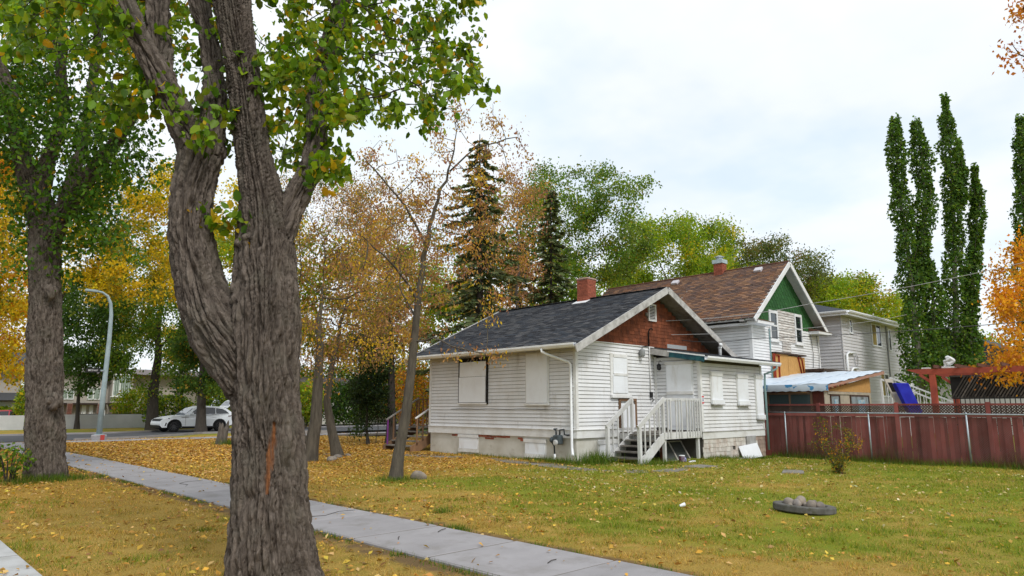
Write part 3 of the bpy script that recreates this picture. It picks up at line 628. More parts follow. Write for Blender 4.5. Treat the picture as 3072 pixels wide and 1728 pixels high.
for y_ in (-1.715, -.565):
    MB().prism([(.74, y_, -.08), (1.0, y_, -.08), (2.02, y_, .60), (2.02, y_, .86), (1.9, y_, .82), (.74, y_, .10)], (0, .045, 0)).build('stringer', OLDW, ps_)
    MB().box(.72, y_ - .03, -.12, .82, y_ + .065, 1.02).build('newel_post', OLDW, ps_)
    MB().bar((.70, y_ + .01, 1.02), (2.05, y_ + .01, 1.86), .05, .13).build('handrail', OLDW, ps_)
    for k in range(4):
        x_ = 1.0 + k * .25; zb = .14 + (x_ - .74) * .66
        MB().box(x_, y_ - .012, zb - .03, x_ + .036, y_ + .022, 1.0 + (x_ - .7) * .62).build('baluster', OLDW, ps_)
MB().box(1.95, -.60, .84, 2.03, -.52, 1.86).build('rail_post', OLDW, ps_)
# old window sash leaning under the landing, cans and litter
ws = thing('leaning_window_sash', (3.0, -1.35, -.02), 'old grey window sash leaning under the porch landing', 'window sash')
ws_a, ws_b = Vector((2.35, -1.48, -.02)), Vector((3.75, -1.48, -.02)); up_ = Vector((0.12, .42, .55))
for p_, q_ in ((ws_a, ws_b), (ws_a + up_, ws_b + up_), (ws_a, ws_a + up_), (ws_b, ws_b + up_), ((ws_a + ws_b) / 2, (ws_a + ws_b) / 2 + up_)):
    MB().bar(p_, q_, .05, .035).build('sash_rail', MAT('dirty_sash', (.33, .31, .27), (.2, .18, .16), 6), ws)
MB().poly([ws_a + Vector((0, .012, 0)), ws_b + Vector((0, .012, 0)), ws_b + up_ + Vector((0, .012, 0)), ws_a + up_ + Vector((0, .012, 0))]).build('pane', glass_mat('dusty_pane', (.05, .055, .05), .25), ws)
pc = thing('paint_can', (2.45, -2.0, 0), 'dark red paint can with white lid under the porch', 'paint can')
MB().lathe((2.45, -2.0, -.04), [(.085, 0), (.085, .2), (.088, .2), (.088, .21)], 16).build('can', MAT('can_label', (.10, .01, .03), (.3, .32, .4), 9), pc, smooth=False)
MB().lathe((2.45, -2.0, .17), [(.088, 0), (.088, .025), (.07, .025)], 16).build('lid', WHITE2, pc)
tr_ = MB().prism([(2.52, -2.28, -.03), (2.86, -2.22, -.03), (2.84, -2.12, -.03), (2.5, -2.18, -.03)], (0, 0, .06)).build('plastic_tray', WHITE2, bevel=.02); tag(tr_, 'white plastic tray lying on the ground below the porch', 'tray')
pb = MB().lathe((2.68, -1.95, -.03), [(.05, 0), (.055, .1), (.02, .14), (.02, .16)], 10).build('plastic_bottle', MAT('violet_plastic', (.3, .3, .5), rough=.4)); tag(pb, 'small violet plastic bottle beside the paint can', 'bottle')
lb_ = MB().obox((6.95, AY - .13, .10), (.62, -.02, .04), (0, .09, .23), (0, .012, -.005)).build('leaning_board', WHITE2, bevel=.01); tag(lb_, 'white painted board leaning against the annex footing', 'board')
sb_ = MB().obox((5.65, AY - .32, -.10), (.42, .1, .012), (-.03, .13, 0), (0, 0, .035)).build('concrete_block', CONC, bevel=.02); tag(sb_, 'grey concrete slab lying in grass below the annex', 'slab')

# front steps at the far corner of the bungalow
fs = thing('front_steps', (.1, 8.3, 0), 'brown wooden front steps with white handrail at the far corner', 'stairs')
for i in range(5):
    z_ = .2 + i * .165; x_ = -.55 + i * .27
    MB().box(x_, 7.5, z_ - .045, x_ + .3, 9.2, z_).build('tread', TREAD, fs)
for y_ in (7.46, 9.2):
    MB().prism([(-.62, y_, -.05), (-.3, y_, -.05), (.95, y_, .62), (.95, y_, .86), (.8, y_, .86), (-.62, y_, .18)], (0, .04, 0)).build('stringer', BROWNWOOD, fs)
MB().box(.8, 7.46, .82, 2.6, 9.24, .87).build('deck', TREAD, fs)
for (y_, mm, x0) in ((7.48, TRIM, -.42), (9.2, GREYWOOD, -.55)):
    MB().bar((x0, y_, 1.12 + (x0 + .55) * .55), (.98, y_, 1.96), .05, .05).build('handrail', mm, fs)
    for k in range(6):
        x_ = x0 + .06 + k * .27
        MB().box(x_, y_ - .02, .1 + (x_ + .55) * .6, x_ + .05, y_ + .02, 1.12 + (x_ + .55) * .55).build('baluster', BROWNWOOD if y_ < 8 or k else MAT('purple_paint', (.16, .035, .2), rough=.7), fs, label=None if y_ < 8 or k else 'purple painted rail post')
for k in range(8): MB().box(1.0 + k * .2, 9.2, .88, 1.04 + k * .2, 9.24, 1.9).build('baluster', BROWNWOOD, fs)
MB().box(.95, 9.19, 1.9, 2.6, 9.25, 1.95).build('top_rail', BROWNWOOD, fs)
# ---------------------------------------------------------------- neighbour: white house with green gable and brown roof
nb = thing('green_gable_house', (12.3, .5, -.15), 'two-storey white house with brown shingle roof and green scalloped gable', 'house')
NX0, NX1, NY, NYB = 12.3, 19.4, 0.5, 10.5
NW = MAT('neighbour_white_siding', (.72, .725, .73), (.62, .62, .62), 1.6, .4, .75, .75, rand=.04, bump=.1, bsc=50, dirt=(.45, .43, .4), dsc=3, dlo=.64, dhi=.85, dstretch=(1, 1, .4))
GREEN = MAT('green_gable_paint', (.024, .10, .024), (.018, .075, .02), 3, rough=.75, rand=.12, bump=.1, bsc=40)
npk = 15.6; NAP = 8.38; NSL = 0.78
def zn(x): return NAP - NSL * abs(x - npk)
NSHE = MAT('grey_shade_line_backing', (.2, .19, .18)); nw1 = MB().box(NX0 + .02, NY + .02, -.2, NX0 + .2, NYB, 5.25).build('wall', NSHE, nb)  # backing darker than the siding, colouring in shade lines at the board gaps
nw2 = MB().prism([(NX0 + .21, NY + .02, -.2), (NX1, NY + .02, -.2), (NX1, NY + .02, 5.25), (npk + (NAP - 5.3) / NSL, NY + .02, 5.25), (npk, NY + .02, NAP - .15), (npk - (NAP - 5.3) / NSL, NY + .02, 5.25), (NX0 + .21, NY + .02, 5.25)], (0, .2, 0)).build('wall', NSHE, nb)
MB().box(NX1 - .2, NY + .23, -.2, NX1, NYB, 5.25).build('wall', NW, nb)
MB().box(NX0 + .2, NYB - .2, -.2, NX1 - .2, NYB, 5.25).build('wall', NW, nb)
ncl = clap_mesh(.125, NW)
clapboards(nw1, ncl, .125, '-x', NX0 + .02, NY + .1, NYB - .05, 2.3, 5.15, joint=.5)
clapboards(nw2, ncl, .125, '-y', NY + .02, NX0 + .1, NX1 - .1, 2.3, 5.3, joint=.5)
MB().box(NX0 - .015, NY - .012, 1.5, NX0 + .13, NY + .018, 5.25).build('corner_board', NW, nb)
MB().box(NX0 - .015, NY + .019, 1.5, NX0 + .018, NY + .13, 5.2).build('corner_board', NW, nb)
MB().box(NX1 - .12, NY - .012, 1.5, NX1 + .012, NY + .02, 5.25).build('corner_board', NW, nb)
# scalloped green shingles: diamonds with rounded lower edge
DI = .30
def scallop(wd):
    pts = [(-wd / 2, 0, .17), (-wd * .46, 0, .09), (-wd * .3, 0, .025), (0, 0, 0), (wd * .3, 0, .025), (wd * .46, 0, .09), (wd / 2, 0, .17), (wd / 2, 0, .30), (-wd / 2, 0, .30)]
    m_ = MB(); n = len(pts)
    m_.v = [(x, -.026 + .07 * (z / .3) * .25, z) for x, _, z in pts] + [(x, .0, z) for x, _, z in pts]
    m_.f = [tuple(range(n))] + [(i, n + i, n + (i + 1) % n, (i + 1) % n) for i in range(n)]
    return m_.mesh(GREEN)
scm = scallop(DI - .012)
row = 0; z = 5.28
while z < NAP - .35:
    hw = (NAP - z - .32) / NSL; n = int(hw * 2 / DI) + 2
    for k in range(-n, n + 1):
        x = npk + (k + (.5 if row % 2 else 0)) * DI
        if abs(x - npk) < hw - .02:
            if z < 6.0 and npk - 1.95 < x < npk + 1.5: continue
            add('scallop_shingle', scm, nw2, (x, NY + .012 - rnd.uniform(0, .004), z), (rnd.uniform(-.01, .015), 0, 0))
    z += .17; row += 1
MB().prism([(npk - (NAP - 5.35) / NSL, NY + .004, 5.3), (npk + (NAP - 5.35) / NSL, NY + .004, 5.3), (npk, NY + .004, NAP - .2)], (0, .014, 0)).build('gable_backing', GREEN, nb)
# windows with peeled boards between
GL = glass_mat('window_glass', (.02, .025, .03), .04); CURT = MAT('curtain', (.5, .5, .45), (.35, .34, .3), 6, stretch=(6, 6, .5))
for x0, x1, z0, z1 in ((14.0, 14.84, 4.58, 5.98), (16.64, 17.45, 4.59, 6.04)):
    wn = MB().box(x0, NY - .05, z0, x0 + .11, NY + .0, z1).box(x1 - .11, NY - .05, z0, x1, NY, z1).box(x0 + .11, NY - .05, z1 - .13, x1 - .11, NY, z1).box(x0 + .11, NY - .05, z0, x1 - .11, NY, z0 + .1).build('window', NW, nb)
    MB().box(x0 + .11, NY - .045, (z0 + z1) / 2 - .035, x1 - .11, NY - .005, (z0 + z1) / 2 + .035).build('meeting_rail', NW, wn)
    MB().box(x0 + .11, NY - .016, z0 + .1, x1 - .11, NY - .008, z1 - .13).build('pane', GL, wn)
    MB().box(x0 - .05, NY - .09, z0 - .06, x1 + .05, NY - .001, z0 - .002).build('window_sill', NW, wn)
PEEL = MAT('peeled_siding', (.40, .36, .33), (.62, .60, .57), 7, .4, .6, .9, (.5, 1, 3), rand=.2, bump=.4, bsc=50)
pcl = clap_mesh(.12, PEEL)
clapboards(nw2, pcl, .12, '-y', NY - .012, 14.87, 16.62, 4.62, 6.0, name='peeled_board', joint=0)
clapboards(nw2, pcl, .12, '-y', NY - .01, 15.2, 16.1, 4.15, 4.62, name='peeled_board', joint=0)
# roof
NRY0, NRY1 = NY - .42, NYB + .35; el = npk - 3.8; er = npk + 3.8
nrf = MB().hexa(slope_pts(el, npk - .001, NRY0, NRY1, .1, lambda x: zn(x) - .02)).hexa(slope_pts(npk + .001, er, NRY0, NRY1, .1, lambda x: zn(x) - .02)).build('roof', MAT('soffit_grey', (.45, .45, .44), (.36, .35, .33), 2), nb)
el_z = zn(el)
# flared lower eave on the left: a flatter skirt out to x = NX0 - .35
th2 = math.atan(NSL); vdn = Vector((math.cos(th2), 0, math.sin(th2))); nrn = Vector((-math.sin(th2), 0, math.cos(th2)))
BPAL = [(.15, .082, .052), (.115, .068, .050), (.19, .105, .064), (.095, .062, .052), (.215, .12, .07), (.13, .078, .06)]
NSH = MAT('brown_shingle', (0, 0, 0), rough=.95, attr='Col', bump=.4, bsc=60, dirt=(.24, .10, .04), dsc=.9, dlo=.56, dhi=.74)
shl = 3.83 / math.cos(th2)
ROWH = .152; nrow_part = 9
shingle_mass('shingles', nrf, Vector((el - .03, NRY0 - .02, zn(el - .03) - .015)) + vdn * (ROWH * 0), Vector((0, 1, 0)), vdn, nrn, NRY1 - NRY0 + .04, shl, .33, ROWH, BPAL, NSH, 21, t1=.03, cut=.035, skip=lambda a, i: a < 4.6 and 5 <= i < 24)
# the nearest courses, shingle by shingle
def hexsh(col):
    c_, h_, w_ = .035, ROWH * 1.25, .315
    p = [(c_, 0, .03), (w_ - c_, 0, .03), (w_, c_, .03), (w_, h_, .004), (0, h_, .004), (0, c_, .03)]
    b0 = [(x, y, 0) for x, y, z in p]
    return attr_mesh(p + b0, [tuple(range(6))] + [(i, 6 + i, 6 + (i + 1) % 6, (i + 1) % 6) for i in range(6)], np.array([col] * 12), NSH, 'shingle')
hx = [hexsh(np.array(c) * k) for c in BPAL for k in (.85, 1.0, 1.2)]
Rm = Matrix(((0, vdn.x, nrn.x), (-1, vdn.y, nrn.y), (0, vdn.z, nrn.z))); eul = Rm.to_euler()
for i in range(5, 24):
    for k in range(15):
        a = k * .33 - (.165 if i % 2 else 0) - .02
        p = Vector((el - .03, NRY0 - .02, zn(el - .03) - .015)) + Vector((0, 1, 0)) * (a + .315 + rnd.uniform(-.01, .01)) + vdn * (i * ROWH - .01 + rnd.uniform(-.012, .012))
        if a > -.03: add('shingle', rnd.choice(hx), nrf, p, eul)
vdr = Vector((-math.cos(th2), 0, math.sin(th2))); nrr = Vector((math.sin(th2), 0, math.cos(th2)))
shingle_mass('shingles', nrf, Vector((er + .03, NRY0 - .02, zn(er + .03) - .015)), Vector((0, 1, 0)), vdr, nrr, NRY1 - NRY0 + .04, shl, .33, ROWH, BPAL, NSH, 22, t1=.03, cut=.035)
for i in range(24): pass
MB().tube([(npk, NRY0, NAP + .01), (npk, NRY1, NAP + .01)], .05, 6).build('ridge_cap', MAT('brown_ridge', (.14, .06, .035), (.09, .05, .035), 4, rough=.95), nrf)
MB().bar((el - .05, NRY0 - .03, zn(el) - .14), (npk - .01, NRY0 - .03, NAP - .1), .05, .2).build('barge_board', NW, nrf)
MB().bar((er + .05, NRY0 - .03, zn(er) - .14), (npk + .01, NRY0 - .03, NAP - .1), .05, .2).build('barge_board', NW, nrf)
# cornice returns at the gable corners
for xa, xb in ((NX0 - .38, NX0 + 1.15), (NX1 - 1.15, NX1 + .45)):
    MB().box(xa, NY - .5, 5.16, xb, NY + .0, 5.30).build('cornice_return', NW, nrf)
    MB().prism([(xa - .03, NY - .53, 5.302), (xa - .03, NY, 5.302), (xa - .03, NY, 5.48)], (xb - xa + .06, 0, 0)).build('return_roof', MATS['brown_ridge'], nrf)
MB().box(NX0 - .38, NY + .01, 5.12, NX0 + .03, NYB, 5.22).build('soffit', NW, nrf)
ch2 = MB().box(npk - .22, 3.42, NAP - .4, npk + .20, 3.86, NAP + .42).build('chimney', MORTAR, nrf)
brick_stack(ch2, npk - .23, 3.41, npk + .21, 3.87, NAP - .3, NAP + .40, bm_)
MB().box(npk - .28, 3.36, NAP + .425, npk + .26, 3.92, NAP + .62).build('metal_cap', MAT('pale_cap', (.42, .52, .54), (.33, .4, .42), 5, rough=.5), ch2)
MB().lathe((npk - .02, 3.64, NAP + .62), [(.16, 0), (.16, .12), (.22, .13), (.22, .17), (.05, .24)], 14).build('flue', GALV, ch2)
for t_, yv in ((3.58, 1.4), (3.55, 6.0)):
    p = Vector((el, yv, zn(el))) + vdn * (t_ * 1.2) + nrn * .07
    MB().obox(p, vdn * .16, (0, .19, 0), nrn * .07).build('roof_vent', MAT('roof_vent_metal', (.52, .50, .53), rough=.5), nrf, bevel=.03)
# boarded opening and half-demolished lean-to
OSB = MAT('osb_sheet', (.55, .31, .10), (.40, .21, .065), 22, .35, .7, .85, (1, 1, .35), bump=.15, bsc=60)
for i, (a, b_) in enumerate(((14.0, 15.35), (15.36, 17.15))): MB().box(a, NY - .16 - .01 * i, 2.0, b_, NY - .05, 3.98 - .04 * i).build('osb_sheet', OSB, nb)
RB = MAT('red_flashing_tape', (.34, .04, .02), (.20, .03, .02), 9)
for p in ([(13.9, 3.97), (13.92, 2.2)], [(13.92, 3.92), (14.5, 3.9)], [(16.3, 3.92), (16.8, 3.9)], [(16.35, 3.9), (16.7, 3.0)], [(16.75, 3.85), (16.95, 2.95)], [(14.35, 3.9), (14.3, 2.9)]):
    MB().bar((p[0][0], NY - .185, p[0][1]), (p[1][0], NY - .185, p[1][1]), .014, .11, up=(0, 1, 0)).build('tape_strip', RB, nb)
lt = MB().box(17.16, NY - .9, 1.5, 20.4, NY - .86, 3.25).build('lean_to_wall', MAT('red_underlay', (.20, .045, .02), (.12, .03, .015), 5), nb)
for x_ in (17.2, 18.1, 18.8, 19.4, 20.0): MB().box(x_, NY - 1.0, 1.6, x_ + .09, NY - .91, 3.28).build('stud', MAT('lumber', (.42, .30, .16), (.33, .23, .13), 6, rand=.15), lt)
MB().box(14.0, NY - .25, 3.99, 17.2, NY - .02, 4.06).build('charred_beam', MAT('charred_wood', (.045, .03, .025), (.09, .06, .045), 8), nb)
MB().box(17.1, NY - 1.05, 3.26, 20.6, NY - .1, 3.40).build('lean_to_roof', MATS['charred_wood'], nb)
MB().tube([(13.93, NY - .03, 5.1), (13.93, NY - .03, 1.8)], .03, 6).build('drain_pipe', MAT('teal_downspout', (.22, .33, .34)), nb)
for xq in (18.3, 19.0): MB().tube([(xq, NY - .04, 5.4), (xq + .2, NY - .05, 4.2), (xq + .1, NY - .04, 3.5)], .012, 5).build('hanging_cable', MATS['black_plastic'], nb)

# ---------------------------------------------------------------- grey two-storey house
gh = thing('grey_house', (22.0, .3, -.15), 'grey vinyl-sided two-storey house with white eaves behind the poplars', 'house')
GX0, GX1, GY, GYB, GZ = 22.0, 33.5, .3, 11, 6.5
GREY = MAT('grey_vinyl', (.57, .56, .57), (.54, .53, .545), 2, rough=.7, rand=.04)
gw1 = MB().box(GX0 + .02, GY + .02, -.2, GX0 + .2, GYB, GZ).build('wall', GREY, gh)
gw2 = MB().box(GX0 + .21, GY + .02, -.2, GX1, GY + .2, GZ).build('wall', GREY, gh)
MB().box(GX1 - .2, GY + .21, -.2, GX1, GYB, GZ).build('wall', GREY, gh)
gcl = clap_mesh(.17, GREY)
clapboards(gw1, gcl, .17, '-x', GX0 + .02, GY + .08, 5.5, 1.6, 6.45, joint=0); clapboards(gw2, gcl, .17, '-y', GY + .02, GX0 + .08, GX1, 1.6, 6.45, joint=0)
MB().box(GX0 - .012, GY - .012, 1.5, GX0 + .09, GY + .018, 6.45).build('corner_trim', GREY, gh)
grf = MB()
ex0, ex1, ey0, ey1 = GX0 - .55, GX1 + .55, GY - .55, GYB + .55
grf.v = [(ex0, ey0, 6.62), (ex1, ey0, 6.62), (ex1, ey1, 6.62), (ex0, ey1, 6.62), (ex0 + 5.5, (ey0 + ey1) / 2, 8.5), (ex1 - 5.5, (ey0 + ey1) / 2, 8.5)]
grf.f = [(0, 1, 5, 4), (1, 2, 5), (2, 3, 4, 5), (3, 0, 4), (0, 3, 2, 1)]
gro = grf.build('roof', MAT('slate_blue_shingle', (.055, .062, .075), (.038, .044, .055), 3, stretch=(1, 1, 6), rough=.9, bump=.4, bsc=14, bstretch=(1, 1, 8)), gh)
MB().box(ex0, ey0 - .02, 6.38, ex1, ey0, 6.60).box(ex0 - .02, ey0, 6.38, ex0, ey1, 6.60).build('fascia', ALU, gro)
MB().box(ex0 + .001, ey0 + .001, 6.46, ex1, ey1, 6.475).build('soffit', ALU, gro)
gutter(gro, (ex0, ey0 - .03, 6.62), (ex1, ey0 - .03, 6.62), (0, -1, 0)); gutter(gro, (ex0 - .03, ey0, 6.62), (ex0 - .03, ey1, 6.62), (-1, 0, 0))
MB().tube([(GX0 - .5, GY + 1.9, 6.4), (GX0 - .1, GY + 2.0, 6.1), (GX0 - .05, GY + 2.0, .2)], .045, 8).build('downspout', ALU, gro, smooth=True)
MB().tube([(28.9, GY - .04, 6.4), (28.9, GY - .04, .4)], .035, 6).build('conduit', MAT('grey_pipe', (.3, .3, .32)), gh)
for x0, x1, z0, z1, mu in ((23.05, 23.5, 5.55, 6.36, 1), (26.4, 27.95, 5.08, 6.4, 2), (29.2, 29.65, 4.95, 6.28, 0), (27.2, 28.6, 2.2, 3.55, 2), (29.6, 30.1, 2.0, 3.4, 0), (24.0, 25.0, 2.2, 3.3, 2)):
    wn = MB().box(x0, GY - .05, z0, x0 + .07, GY, z1).box(x1 - .07, GY - .05, z0, x1, GY, z1).box(x0 + .07, GY - .05, z1 - .07, x1 - .07, GY, z1).box(x0 + .07, GY - .05, z0, x1 - .07, GY, z0 + .07).build('window', ALU, gh)
    if mu == 1: MB().box(x0 + .07, GY - .045, (z0 + z1) / 2 - .03, x1 - .07, GY - .01, (z0 + z1) / 2 + .03).build('meeting_rail', ALU, wn)
    if mu == 2: MB().box((x0 + x1) / 2 - .04, GY - .045, z0 + .07, (x0 + x1) / 2 + .04, GY - .01, z1 - .07).build('mullion', ALU, wn)
    MB().box(x0 + .07, GY - .02, z0 + .07, x1 - .07, GY - .011, z1 - .07).build('pane', GL, wn)
    if mu == 2: MB().box(x0 + .08, GY - .024, z0 + .08, (x0 + x1) / 2 - .05, GY - .0205, z1 - .08).build('blind', MAT('yellow_blind', (.30, .22, .05), (.2, .16, .06), 3, stretch=(1, 1, .3)), wn)
for k, zz_ in enumerate((4.35, 3.55)): MB().tube([(GX0 + .15 + k * .5, GY - .12, 1.6), (GX0 + .15 + k * .5, GY - .12, zz_), (GX0 + .4 + k * .5, GY - .12, zz_ + .12), (GX0 + 1.35 + .3 * k, GY - .08, zz_ + .14)], .06, 8).build('vent_duct', ALU, gh, smooth=True)
cc = [(GX0 + 1.6 + .28 * math.cos(a * .5) * (1 - a * .01), GY - .06, 4.1 + .33 * math.sin(a * .5)) for a in range(30)]
MB().tube(cc, .012, 5).build('cable_coil', MATS['grey_pipe'], gh)
# dark roofed house behind the maple
dh = thing('dark_roof_house', (at(3000, 1222, 48).x, at(3000, 1222, 48).y, 0), 'low house with dark shingle roof behind the orange maple', 'house')
c_ = ORG[dh]; MB().box(c_.x - 5, c_.y - 3, -.1, c_.x + 6, c_.y + 5, 4.3).build('wall', GREY, dh)
MB().prism([(c_.x - 5.5, c_.y - 3.6, 4.2), (c_.x - 5.5, c_.y + 5.6, 4.2), (c_.x - 5.5, c_.y + 1, 6.6)], (12, 0, 0)).build('roof', MATS['slate_blue_shingle'], dh)

# ---------------------------------------------------------------- shed with tarp roof
sd_ = thing('shed', (10.3, -3.2, -.17), 'lean-to shed under a pale blue tarp roof behind the red fence', 'shed')
PL = MAT('beige_sheathing', (.42, .37, .29), (.34, .30, .24), 4, rand=.08); RW = MAT('red_brown_panel', (.13, .035, .022), (.085, .025, .018), 3)
MB().box(10.32, -3.18, -.2, 15.1, -3.1, 2.18).build('side_wall', PL, sd_)
MB().prism([(10.4, -3.185, 2.2), (15.1, -3.185, 2.2), (15.1, -3.185, 2.82)], (0, .08, 0)).build('gable_panel', OSB, sd_)
MB().box(10.3, -3.16, -.2, 10.38, -2.75, 2.28).build('corner_panel', RW, sd_)
MB().box(10.3, -.95, -.2, 10.38, .3, 2.28).build('front_panel', RW, sd_)
MB().box(10.3, -2.74, -.2, 10.38, -.96, 1.45).build('front_panel', RW, sd_)
MB().box(10.31, -2.74, 2.16, 10.38, -.96, 2.28).build('lintel', RW, sd_)
wn = MB().box(10.29, -2.74, 1.45, 10.37, -2.66, 2.15).box(10.29, -1.04, 1.45, 10.37, -.96, 2.15).box(10.29, -2.66, 2.08, 10.37, -1.04, 2.15).box(10.29, -1.9, 1.45, 10.37, -1.84, 2.08).build('window', MAT('brown_frame', (.2, .13, .08), rough=.8), sd_)
MB().box(10.335, -2.66, 1.45, 10.345, -1.04, 2.08).build('pane', glass_mat('shed_glass', (.06, .09, .09), .08), wn)
for a_, b_, c0, c1, cc_ in ((-1.8, -1.15, 1.46, 1.8, (.5, .42, .2)), (-2.6, -1.95, 1.46, 1.95, (.3, .36, .38))): MB().box(10.40, a_, c0, 10.42, b_, c1).build('stored_box', MAT('stored_' + str(c1), cc_, (.2, .2, .2), 5), sd_)
for x0, x1 in ((10.8, 11.7), (12.75, 14.8)):
    wn = MB().box(x0, -3.22, 1.3, x0 + .06, -3.17, 2.08).box(x1 - .06, -3.22, 1.3, x1, -3.17, 2.08).box(x0 + .06, -3.22, 2.02, x1 - .06, -3.17, 2.08).build('window', MAT('dark_frame', (.06, .03, .02)), sd_)
    MB().box(x0 + .06, -3.20, 1.3, x1 - .06, -3.19, 2.02).build('pane', glass_mat('shed_glass', (.06, .09, .09)), wn)
    MB().box(x0 + (x1 - x0) * .4, -3.206, 1.3, x0 + (x1 - x0) * .75, -3.201, 1.9).build('blue_rag', MAT('blue_rag', (.15, .35, .5), (.5, .5, .48), 6), wn)
for i in range(12): MB().box(10.6 + i * .36, -3.215, 2.09, 10.95 + i * .36, -3.181, 2.19).build('block', PL, sd_)
def tarp_mat():
    m, t, b, out = new_mat('pale_tarp'); P = pos_n(t)
    c = mix_n(t, ramp_n(t, noise_n(t, P, 1.5, 4), [(.4, (0, 0, 0)), (.7, (1, 1, 1))]), (.62, .70, .78), (.55, .63, .72))
    blot = ramp_n(t, noise_n(t, P, 3.2, 2, .4, .8), [(.60, (0, 0, 0)), (.63, (1, 1, 1))])
    sep = t.nodes.new('ShaderNodeSeparateXYZ'); t.links.new(P, sep.inputs[0])
    k = t.nodes.new('ShaderNodeMath'); k.operation = 'LESS_THAN'; t.links.new(sep.outputs['X'], k.inputs[0]); k.inputs[1].default_value = 10.22
    k2 = t.nodes.new('ShaderNodeMath'); k2.operation = 'MULTIPLY'; t.links.new(k.outputs[0], k2.inputs[0]); t.links.new(blot, k2.inputs[1])
    c = mix_n(t, k2.outputs[0], c, (.06, .28, .55)); t.links.new(c, b.inputs['Base Color']); b.inputs['Roughness'].default_value = .45; return m
TARP = tarp_mat()
def ztar(x): return 2.44 + (x - 10.15) * .118
m = MB(); nx_, ny_ = 24, 16
for j in range(ny_ + 1):
    for i in range(nx_ + 1):
        x_ = 10.12 + i * (16.3 - 10.12) / nx_; y_ = -3.42 + j * 3.9 / ny_
        m.v.append((x_, y_, ztar(x_) + .018 * math.sin(i * 1.7 + j * .6) + .02 * (abs((j % 5) - 2.5) < .6)))
for j in range(ny_):
    for i in range(nx_): a = j * (nx_ + 1) + i; m.f.append((a, a + 1, a + nx_ + 2, a + nx_ + 1))
# hanging front flap
b0 = len(m.v)
for j in range(ny_ * 2 + 1):
    y_ = -3.42 + j * 3.9 / (ny_ * 2); q_ = .012 * math.sin(j * 1.9)
    m.v += [(10.115, y_, ztar(10.12) + .012), (10.10 + q_, y_, ztar(10.12) - .12), (10.12 - q_, y_, ztar(10.12) - .24 + .018 * math.sin(j * 2.3))]
for j in range(ny_ * 2):
    for i in range(2): a = b0 + j * 3 + i; m.f.append((a, a + 3, a + 4, a + 1))
m.build('tarp', TARP, sd_, smooth=True)
MB().hexa([(10.13, -3.40, ztar(10.13) - .12), (16.3, -3.40, ztar(16.3) - .16), (16.3, .45, ztar(16.3) - .16), (10.13, .45, ztar(10.13) - .12), (10.13, -3.40, ztar(10.13) - .03), (16.3, -3.40, ztar(16.3) - .03), (16.3, .45, ztar(16.3) - .03), (10.13, .45, ztar(10.13) - .03)]).build('roof_deck', MAT('pink_fascia', (.42, .22, .16), (.33, .2, .15), 4), sd_)
for k in (1.2, 2.4): MB().bar((10.2, -3.4 + k, ztar(10.2) + .03), (16.2, -3.4 + k, ztar(16.2) + .03), .03, .02).build('batten', TARP, sd_)

# ---------------------------------------------------------------- red board fence with lattice
FX = 9.35
rfn = thing('red_board_fence', (FX, -6, -.17), 'red stained board fence with dark lattice along the top', 'fence')
posts = [-10.97, -8.42, -5.87, -3.32, -.77, 1.8]
for y_ in posts: MB().box(FX - .06, y_ - .055, -.3, FX + .05, y_ + .055, 1.76).build('post', REDFENCE, rfn)
fbm = MB().box(-.011, -.5, 0, .011, .5, 1.49).mesh(REDFENCE)
for p0, p1 in zip(posts[:-1], posts[1:]):
    y_ = p0 + .06; flip = rnd.random() < .4
    while y_ < p1 - .08:
        w_ = rnd.choice((.135, .14, .138, .09)); w_ = min(w_, p1 - .06 - y_)
        back = rnd.random() < (.25 if not flip else .45)
        add('fence_board', fbm, rfn, (FX + (.035 if back else 0) + rnd.uniform(-.004, .004), y_ + w_ / 2, -.2 + rnd.uniform(-.015, .02)), (rnd.uniform(-.01, .01), 0, rnd.uniform(-.03, .03)), (1, w_ - .004, 1)); y_ += w_ + rnd.choice((0, .002, .012))
    MB().box(FX - .05, p0 + .056, 1.30, FX - .012, p1 - .056, 1.39).build('rail', REDFENCE, rfn)
    MB().box(FX - .03, p0 + .056, 1.66, FX + .03, p1 - .056, 1.72).build('cap_rail', REDFENCE, rfn)
    MB().box(FX + .05, p0 + .056, .2, FX + .09, p1 - .056, .29).build('rail', REDFENCE, rfn)
    lm = MB(); n = int((p1 - p0) / .085); H_ = .27
    for i in range(-3, n):
        for sgn in (1, -1):
            a_ = p0 + .06 + i * .085; b_ = a_ + H_; z0_, z1_ = (1.39, 1.66) if sgn > 0 else (1.66, 1.39)
            aa, bb = max(a_, p0 + .06), min(b_, p1 - .06)
            if bb - aa < .02: continue
            za_ = z0_ + (z1_ - z0_) * (aa - a_) / H_; zb_ = z0_ + (z1_ - z0_) * (bb - a_) / H_
            lm.bar((FX + .008 * sgn, aa, za_), (FX + .008 * sgn, bb, zb_), .008, .03, up=(1, 0, 0)) if False else lm.obox(((FX + .006 * sgn), (aa + bb) / 2, (za_ + zb_) / 2), (0, (bb - aa) / 2, (zb_ - za_) / 2), (.005, 0, 0), (0, -.010 * (1 if sgn > 0 else -1), .010))
    o = lm.build('lattice', MAT('dark_lattice', (.075, .04, .03), (.05, .03, .022), 4, rand=.1), rfn); o['kind'] = 'stuff'
